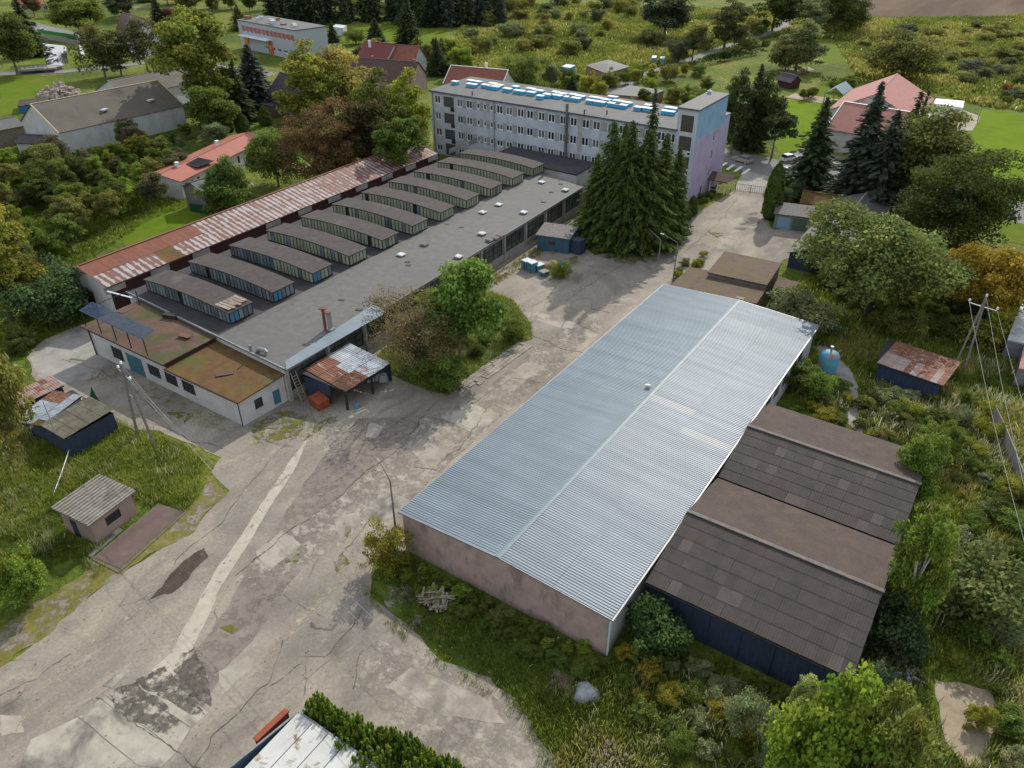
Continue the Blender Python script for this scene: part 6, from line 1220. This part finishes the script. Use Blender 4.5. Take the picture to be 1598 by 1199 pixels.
# young thujas by the bottom container
i=0
for (u,v,h) in ((505,1135,2.4),(530,1150,2.2),(556,1160,2.3),(548,1185,2.2),(580,1180,2.3),(610,1178,2.2),(600,1210,2.2),(640,1195,2.3),(668,1215,2.1),(700,1225,2.0),(640,1240,2.2),(575,1215,2.2)):
    i+=1; x,y=G(u,v+12); grow('thuja_soft',x,y,h*2.0,3.3,(.085,.13,.016) if i%2 else (.065,.105,.014),'young bright thuja beside the pale container, %s from the top left'%ordn(i),'thuja','young thuja hedge')
# hedges
def hedge(label,pts,h,wd,col):
    x,y=G(*pts[0]); n=0
    P_=[];N_=[]
    for a,b in zip(pts,pts[1:]):
        A,B=Vector(G(*a)),Vector(G(*b)); L_=(B-A).length; k=int(L_*26*h/1.5); s=RNG.random(k); an=RNG.random(k)*math.pi; rr=RNG.uniform(.8,1.05,k); d=(B-A).normalized(); q=np.cos(an)*wd/2*rr
        P_.append(np.stack([A.x+(B.x-A.x)*s-d.y*q-x,A.y+(B.y-A.y)*s+d.x*q-y,np.sin(an)**.6*h*rr],1)); N_.append(np.stack([-d.y*np.cos(an),d.x*np.cos(an),np.sin(an)],1))
    P_=np.vstack(P_);N_=np.vstack(N_); me=cmesh('hedge',cards(P_,N_,np.full(len(P_),.34),1.3,.5,RNG),tint_of(len(P_),1,RNG),LEAF); o=bpy.data.objects.new('hedge',me); C.objects.link(o); o.location=(x,y,0); o.color=(*col,1); tag(o,label,'hedge')
hedge('dark clipped conifer hedge along the country lane',[(1100,102),(1140,94),(1185,84)],3.2,1.8,SG)
hedge('low hedge beside the square brick shed',[(955,128),(1000,110),(1035,100)],1.5,1.6,MG)
hedge('low clipped hedge in front of the steep dark roofed house',[(345,180),(400,172),(440,160)],1.6,1.4,(.07,.12,.015))
hedge('reddish-brown creeper hedge by the solar-panelled house',[(425,210),(470,195),(500,190)],2,4,BR)
hedge('dark hedge at the foot of the big pale poplar',[(300,200),(345,195),(372,188)],3.5,3,SG)
hedge('hedge along the lawn behind the pink-roofed wing',[(1280,130),(1320,135),(1345,125)],2.2,3.5,OL)
# thickets: individually placed, seeded by region
def zone(poly,n,kinds,hr,cols,land,cat,group,ref,seed,mind=2.5,wr=(.8,1.2)):
    rg=random.Random(seed); q=P(*poly); xs=[p[0] for p in q]; ys=[p[1] for p in q]; pts=[]; tries=0
    while len(pts)<n and tries<n*60:
        tries+=1; x,y=rg.uniform(min(xs),max(xs)),rg.uniform(min(ys),max(ys))
        if not inpoly([x],[y],q)[0] or any(math.hypot(x-a,y-b)<mind for a,b in pts): continue
        pts.append((x,y))
    r=G(*ref); pts.sort(key=lambda p:math.hypot(p[0]-r[0],p[1]-r[1]))
    for i,(x,y) in enumerate(pts):
        h=rg.uniform(*hr); k=rg.choice(kinds); ci=rg.randrange(len(cols)); cn,c=cols[ci]; wd=h*rg.uniform(*wr)
        grow(k,x,y,h,wd,c,'%s %s %s, %s nearest %s'%(cn,cat,land[0],ordn(i+1),land[1]),cat,group,rgen=rg)
BUSHK=['bush1','bush2','bush3','shrubfine']
GC=[('dark green',DG),('mid green',MG),('light green',LG),('olive',OL)]
zone([(0,268),(80,252),(120,272),(200,225),(330,265),(265,290),(235,340),(190,350),(150,380),(70,430),(40,470),(-60,470),(-60,260)],66,['b1','b2','b4','tall','b3'],(3.8,7.5),GC+[('yellow-green',(.11,.12,.02)),('dull brownish green',(.07,.07,.03))],('of the thicket','to the rusty-roofed shed gable'),'tree','trees of the left thicket',(110,440),21,3.4,(.75,1.15))
zone([(100,255),(290,212),(330,205),(345,215),(235,262),(140,275)],14,['b1','b2','b4'],(2.5,4.5),GC+[('grey-green',GG_)],('along the white barn','to its near corner'),'tree','trees along the white barn',(90,245),22,3.2)
zone([(100,450),(60,480),(20,560),(45,540),(110,480)],12,BUSHK,(1.2,2.6),GC,('below the thicket','to the green gate leaf'),'bush','bushes by the green gate',(110,470),23,1.6,(1,1.5))
zone([(420,35),(780,20),(790,40),(700,45),(560,36),(420,45)],42,['sfar','s2','sfar'],(17,25),[('blackish green',(.018,.03,.014)),('dark',SG),('bluish dark',BG)],('in the far wood','to the school building'),'spruce','spruces of the far wood',(500,60),24,4.5,(.36,.5))
zone([(400,15),(820,0),(820,12),(420,30)],24,['b1','b2','sfar'],(12,20),[('dark green',DG),('yellowish',YG),('mid green',MG)],('behind the far spruces','to the school building'),'tree','trees behind the far wood edge',(500,60),25,7)
zone([(-60,60),(50,40),(60,5),(300,-10),(420,20),(380,50),(300,30),(230,30),(110,30),(60,60),(-60,100)],26,['b1','b2','b3','s2'],(9,15),GC+[('brownish',BR)],('beyond the main road','to the yellow house'),'tree','trees beyond the main road',(55,20),26,7)
zone([(730,12),(1000,0),(980,60),(900,90),(800,100),(730,90)],50,['willow2','bush2','bush1','willow'],(3.,6.5),[('grey-green',GG_),('olive',OL),('dull green',(.06,.075,.035)),('yellowish green',(.14,.14,.03))],('on the marsh','to the weeping willow'),'willow bush','willow bushes on the marsh',(815,145),27,5,(1.1,1.7))
zone([(860,130),(1100,110),(1130,170),(1060,215),(1000,200),(930,160)],34,['b2','bush2','bush1','tall'],(2.5,5.5),GC+[('yellow-green',YG)],('in the allotments','to the flat-roofed brick shed'),'bush','bushes in the allotments',(980,145),28,3.5)
zone([(1280,60),(1598,40),(1700,110),(1598,165),(1480,140),(1440,90),(1330,70)],40,['willow2','bush2','bush1'],(1.8,4.5),[('grey-green',(.085,.10,.05)),('olive',OL),('yellowish',(.15,.15,.04)),('dull green',(.06,.07,.03))],('below the ploughed field','to the white container'),'willow bush','marsh bushes below the ploughed field',(1490,165),29,6,(1.4,2.4))
zone([(1060,75),(1200,40),(1200,70),(1240,80),(1230,100),(1120,100)],16,['b2','bush2','willow2'],(3,7),GC,('along the country lane','to the conifer hedge'),'tree','trees along the country lane',(1140,94),30,4)
zone([(1215,175),(1240,165),(1265,150),(1330,130),(1345,150),(1280,150)],8,BUSHK,(2,3.5),GC,('by the lawn edge','to the gazebo'),'bush','bushes near the gazebo',(1310,150),31,3)
zone([(640,225),(665,245),(650,255),(560,280),(520,270)],8,['b1','b2'],(5,8),[('dark green',DG),('brownish',BR)],('behind the rusty roof','to the office block'),'tree','trees behind the rusty roof end',(670,240),32,3.5)
zone([(560,80),(700,95),(760,120),(700,120),(650,105),(560,100)],10,['b1','b2','s2'],(5,9),GC,('among the houses','to the dark red house'),'tree','garden trees among the houses',(580,95),33,5)
zone([(1245,420),(1330,500),(1440,540),(1520,540),(1500,400),(1400,420),(1300,400)],26,['bush1','bush2','bigleaf','b2'],(1.8,4.),[('dark green',DG),('dark green',(.045,.065,.015)),('olive',OL),('yellow-green',(.11,.12,.02))],('near the big maple','to the far right warehouse corner'),'bush','undergrowth by the maple',(1278,507),34,2.6,(1,1.5))
zone([(1380,600),(1480,620),(1540,640),(1545,700),(1590,820),(1598,900),(1598,1199),(1500,1199),(1560,1060),(1450,1030),(1400,1060),(1420,900),(1500,800),(1470,700),(1360,640)],62,['bush2','bush1','bigleaf','shrubfine','bush3'],(.8,2.1),[('grey-green',GG_),('mid green',MG),('light green',(.09,.13,.025)),('golden-tipped',(.13,.14,.02)),('dark green',DG)],('on the right slope','to the right utility pole'),'bush','bushes on the weedy right slope',(1488,575),35,1.7,(1,1.6))
zone([(1290,590),(1380,640),(1440,700),(1400,700),(1230,640),(1220,620)],20,['shrubfine','bush2','bush3'],(.8,1.7),[('golden-tipped',(.14,.145,.02)),('mid green',MG),('olive',OL)],('by the garden path','to the water tank'),'bush','bushes by the garden path',(1275,595),36,1.4,(1,1.6))
zone([(1010,1000),(1130,1060),(1330,1120),(1300,1199),(1100,1199),(1000,1130),(960,1040)],44,['shrubfine','bush2','bush3','bigleaf'],(.6,1.7),[('golden-tipped',(.15,.14,.018)),('mid green',MG),('grey-green',GG_)],('before the dark hall','to the near warehouse corner'),'bush','weeds and shrubs before the dark hall',(950,1020),37,1.5,(1,1.6))
zone([(630,880),(690,905),(940,1035),(920,1060),(800,1010),(690,950),(640,930)],34,['shrubfine','bush3','bush2'],(.5,1.2),[('mid green',MG),('olive',OL),('light green',LG)],('along the warehouse front','to its left corner'),'bush','weeds along the warehouse front',(620,862),38,1.2,(1.1,1.7))
zone([(620,560),(650,530),(700,500),(770,478),(800,500),(770,530),(700,585),(640,580)],18,['shrubfine','bush2','bush1'],(.7,1.8),[('mid green',MG),('olive',OL),('yellow-green',(.12,.13,.02)),('dark green',DG)],('in the tree island','to the half-bare tree'),'bush','undergrowth of the tree island',(655,575),39,1.5,(1,1.6))
zone([(910,385),(1000,390),(1030,400),(1000,410),(930,400)],6,BUSHK,(.5,.9),GC,('under the spruce clump','to the blue shed'),'bush','shrubs under the spruces',(888,398),40,1.5,(1,1.6))
zone([(1100,290),(1128,285),(1120,305),(1085,330)],7,BUSHK,(.8,1.6),GC,('by the lilac wall','to the porch'),'bush','garden shrubs by the lilac wall',(1120,265),41,1.2,(1,1.4))
zone([(1055,435),(1065,412),(1100,400),(1095,420)],6,['shrubfine','bush2'],(.9,1.6),[('olive',OL),('yellow-green',YG)],('by the brown sheds','to the dark lamp'),'bush','weeds by the brown sheds',(1050,440),42,1,(1,1.4))
zone([(1290,330),(1330,330),(1330,420),(1280,420)],6,['b2','bush2'],(2,4),GC,('behind the grey barn','to the double garage'),'bush','bushes by the long barn',(1262,363),43,3)
zone([(1545,140),(1598,130),(1700,150),(1700,175),(1560,165)],5,['bush2'],(2,3),[('reddish',(.14,.06,.03)),('olive',OL)],('by the bright lawn','to the white container'),'bush','bushes at the bright lawn edge',(1490,165),44,4)
T('shrubfine',870,432,405,26,(.12,.14,.02),'yellow-green weed clump before the blue tarpaulin','bush'); 
# ------------------------------------------------------------------ grass and weeds as real blades
EXCL=[YP]
BLD=[[(-36.3,35.2),(-14.5,35.2),(-14.5,90.6),(-36.3,90.6)],[(-14.8,40.3),(1.2,40.3),(1.2,71),(-14.8,71)],P((137,874),(245,786),(294,801),(186,898)),P((110,712),(188,672),(150,640),(60,600),(30,650)),P((1455,1062),(1485,1060),(1555,1080),(1560,1140),(1520,1199),(1480,1170),(1460,1110)),P((1272,545),(1290,540),(1335,585),(1350,650),(1345,680),(1320,660),(1312,610)),P((1365,595),(1462,625),(1487,575),(1385,545)),[tuple(p) for p in [(-62.8,19.5),(-59,20),(-59.5,26),(-63.5,25.5)]],P((466,1112),(590,1198),(500,1400),(345,1210))]
def blades(name,label,poly,dens,hr,cols,seed,per=5,width=.05,excl=True,spread=.16,patch=4.,thr=.0,cat='grass'):
    rg=np.random.default_rng(seed); xs=[p[0] for p in poly]; ys=[p[1] for p in poly]; A_=(max(xs)-min(xs))*(max(ys)-min(ys)); n=int(A_*dens)
    x=rg.uniform(min(xs),max(xs),n); y=rg.uniform(min(ys),max(ys),n); k=inpoly(x,y,poly)
    if excl:
        for e in EXCL: k&=~inpoly(x,y,e)|inpoly(x,y,VERGE_IN)|inpoly(x,y,ISLAND)
    for e in BLD+LANES: k&=~inpoly(x,y,e)
    nn=vnoise(x+seed*3,y,patch)*.7+vnoise(x,y+7*seed,patch*.3)*.3; k&=nn>thr
    x,y,nn=x[k],y[k],nn[k]; n=len(x); hh=rg.uniform(*hr,n)*(.5+nn)
    x=np.repeat(x,per)+rg.normal(0,spread,n*per); y=np.repeat(y,per)+rg.normal(0,spread,n*per); hh=np.repeat(hh,per)*rg.uniform(.6,1.2,n*per); nr=np.repeat(nn,per); m=n*per
    an=rg.random(m)*6.28; lean=rg.uniform(.1,.7,m); dx,dy=np.cos(an),np.sin(an); la=rg.random(m)*6.28; lx,ly=np.cos(la)*lean*hh,np.sin(la)*lean*hh; w_=width*rg.uniform(.6,1.5,m)*(.6+hh)
    z0=np.zeros(m); b1=np.stack([x-dx*w_/2,y-dy*w_/2,z0],1); b2=np.stack([x+dx*w_/2,y+dy*w_/2,z0],1)
    t2=np.stack([x+lx+dx*w_*.35,y+ly+dy*w_*.35,hh],1); t1=np.stack([x+lx-dx*w_*.35,y+ly-dy*w_*.35,hh*.95],1)
    v=np.stack([b1,b2,t2,t1],1).reshape(-1,3)
    C_=np.array(cols); f=np.clip(nr*1.6-.3+rg.normal(0,.18,m),0,.999)*(len(C_)-1); i0=f.astype(int); fr=(f-i0)[:,None]; c=C_[i0]*(1-fr)+C_[np.minimum(i0+1,len(C_)-1)]*fr; c=c*rg.uniform(.7,1.35,m)[:,None]
    fl=rg.random(m)<.004; c[fl]=(.4,.4,.32)
    me=cmesh(name,v,c,GRASS); o=bpy.data.objects.new(name,me); C.objects.link(o); o.color=(2.15,2.08,2.0,1); tag(o,label,cat,None,'stuff')
VERGE_IN=P((-60,960),(20,920),(110,870),(150,900),(240,850),(300,790),(310,745),(325,720),(280,692),(240,676),(205,668),(150,640),(60,600),(-80,640))
GCOL=[(.03,.045,.01),(.06,.085,.014),(.10,.13,.02),(.14,.15,.035),(.18,.16,.06)]
blades('tall_weeds','rough grass and tall weeds covering the slope right of the dark storage halls',P((1220,600),(1300,520),(1380,520),(1540,560),(1650,640),(1700,900),(1750,1320),(850,1320),(868,1199),(840,1150),(800,1095),(960,1040),(1330,1090),(1420,900),(1450,720),(1250,640)),15,(.25,.75),GCOL,3,4,.055,patch=3.5)
blades('wall_grass','grass strip along the front wall of the warehouse',P((590,868),(625,865),(960,1030),(1010,1010),(1340,1080),(1330,1110),(900,1200),(840,1150),(760,1060),(640,975)),22,(.15,.5),[(.03,.05,.01),(.06,.09,.014),(.09,.12,.02)],4,5,.045,patch=2.5)
blades('long_grass','long wind-swept grass on the left slope round the pinkish hut',VERGE_IN,26,(.15,.5),[(.04,.06,.012),(.07,.10,.016),(.11,.14,.022),(.14,.15,.035)],5,5,.045,excl=False,patch=3)
blades('verge_moss_grass','short mossy grass on the verge between the slope and the yard',P((-60,1125),(0,1043),(90,973),(190,893),(300,828),(352,770),(328,742),(250,672),(205,668),(240,690),(300,760),(180,880),(20,950),(-60,960)),22,(.03,.10),[(.06,.06,.01),(.09,.10,.015),(.14,.12,.03)],6,4,.05,excl=False,patch=1.2,thr=.42)
blades('island_grass','rough grass and leaves covering the tree island',ISLAND,26,(.12,.45),[(.04,.06,.012),(.08,.11,.016),(.12,.14,.022)],7,5,.045,excl=False,patch=2)
blades('undergrowth_grass','grass and nettles under the maple and the autumn tree',P((1240,450),(1300,400),(1400,400),(1560,400),(1700,480),(1650,640),(1540,560),(1380,520),(1300,520),(1260,560)),7,(.3,.8),GCOL[:4],8,4,.09,patch=4)
blades('thicket_grass','grass under the left thicket and by the green gate',P((-80,600),(40,560),(70,530),(130,505),(100,470),(150,400),(240,340),(330,310),(330,265),(60,215),(-100,300)),5,(.2,.6),[(.03,.05,.01),(.07,.10,.014),(.11,.15,.02)],9,4,.10,patch=6)
blades('marsh_grass','tall reeds and grass of the marsh beyond the office block and the halls',P((700,100),(735,5),(1320,20),(1330,30),(1700,25),(1800,190),(1540,168),(1440,140),(1340,120),(1300,60),(1200,60),(1060,110),(930,150),(860,140)),1.5,(.5,1.3),[(.05,.065,.016),(.08,.10,.022),(.115,.13,.028),(.16,.15,.045)],10,4,.24,patch=14,spread=.6)
blades('crack_weeds','weeds and moss growing through the cracks of the yard',P((200,640),(500,560),(640,600),(700,655),(560,930),(330,1199),(200,1100),(330,800)),2.2,(.03,.12),[(.07,.075,.015),(.12,.11,.02)],12,4,.06,excl=False,patch=1.6,thr=.70)
blades('factory_front_weeds','weeds along the foot of the factory front',P((600,560),(780,425),(905,340),(905,365),(838,400),(820,412),(790,435),(700,490),(640,540)),14,(.15,.5),[(.04,.06,.012),(.09,.11,.02),(.13,.12,.03)],13,4,.06,excl=False,patch=1.5,thr=.35)
blades('edge_weeds','ragged weeds creeping over the pavement edge before the warehouse',P((560,880),(620,860),(650,975),(700,1015),(800,1080),(900,1140),(900,1260),(850,1260),(835,1160),(780,1100),(690,1045),(615,990),(570,930)),26,(.06,.3),[(.045,.065,.012),(.085,.11,.016),(.12,.13,.025)],14,5,.045,excl=False,patch=1.1,thr=.44)
blades('apron_weeds','weeds and moss round the annex corner and the lean-to',P((160,560),(380,665),(440,660),(500,640),(520,650),(480,700),(400,700),(250,640),(140,590)),18,(.04,.18),[(.06,.075,.012),(.10,.12,.016),(.14,.13,.02)],15,4,.05,excl=False,patch=1.3,thr=.5)
blades('slope_weeds','yellowish flowering weeds dotted over the left slope',VERGE_IN,3.5,(.4,.9),[(.07,.09,.025),(.11,.125,.04),(.16,.16,.08)],16,6,.032,excl=False,patch=2.5,thr=.5,spread=.22)
blades('right_weeds','pale flowering weeds dotted over the right slope',P((1220,600),(1540,560),(1650,640),(1700,900),(1750,1320),(850,1320),(868,1199),(960,1040),(1330,1090),(1420,900),(1450,720)),3.5,(.5,1.1),[(.07,.09,.025),(.12,.13,.04),(.2,.2,.13)],17,7,.04,patch=2.5,thr=.48,spread=.25)
def scatter_leaves():
    rg=np.random.default_rng(5); q=P((0,1045),(190,895),(360,760),(560,900),(520,1199),(-60,1330)); xs=[p[0] for p in q]; ys=[p[1] for p in q]; n=700; x=rg.uniform(min(xs),max(xs),n); y=rg.uniform(min(ys),max(ys),n); k=inpoly(x,y,q)&(rg.random(n)<.5); x,y=x[k],y[k]
    v=cards(np.stack([x,y,np.full(len(x),.075)],1),np.repeat([[0,0,1.]],len(x),0),np.full(len(x),.10),1.2,.15,rg); me=cmesh('fallen_leaves',v,np.repeat([[.40,.31,.10]],len(x),0)*rg.uniform(.6,1.2,(len(x),1)),GRASS); o=bpy.data.objects.new('fallen_leaves',me); C.objects.link(o); tag(o,'fallen yellow leaves scattered over the yard and verge','leaves',None,'stuff')
scatter_leaves()
def litter(name,label,poly,n,size,mat,seed,zb=.06):
    rg=random.Random(seed); xs=[p[0] for p in poly]; ys=[p[1] for p in poly]; m=MB()
    while n>0:
        x,y=rg.uniform(min(xs),max(xs)),rg.uniform(min(ys),max(ys))
        if not inpoly([x],[y],poly)[0] or float(vnoise(x,y,5))<.45: n-=.2; continue
        s_=size*rg.uniform(.4,1.6)**1.5; m.box(x,y,zb-.02,s_*rg.uniform(.8,1.8),s_,s_*.6,rg.random()*3,rg.uniform(.1,.6)); n-=1
    m.build(name,mat,None,label=label,cat='rubble',kind='stuff')
litter('yard_stones','small stones and concrete crumbs scattered over the yard',P((0,1060),(350,780),(500,660),(700,640),(900,450),(1080,430),(900,520),(640,760),(580,900),(620,1020),(820,1190),(0,1250)),220,.05,LIGHTC,3)
litter('dark_debris','dark crumbs of asphalt and dirt scattered over the yard',P((0,1060),(350,780),(500,660),(700,640),(900,450),(1080,430),(900,520),(640,760),(580,900),(620,1020),(820,1190),(0,1250)),25,.05,DARKCONC,5)
litter('factory_debris','bricks and scrap lying along the factory front',P((760,440),(800,430),(905,375),(900,360),(840,395),(780,422)),60,.22,BRICK,6)
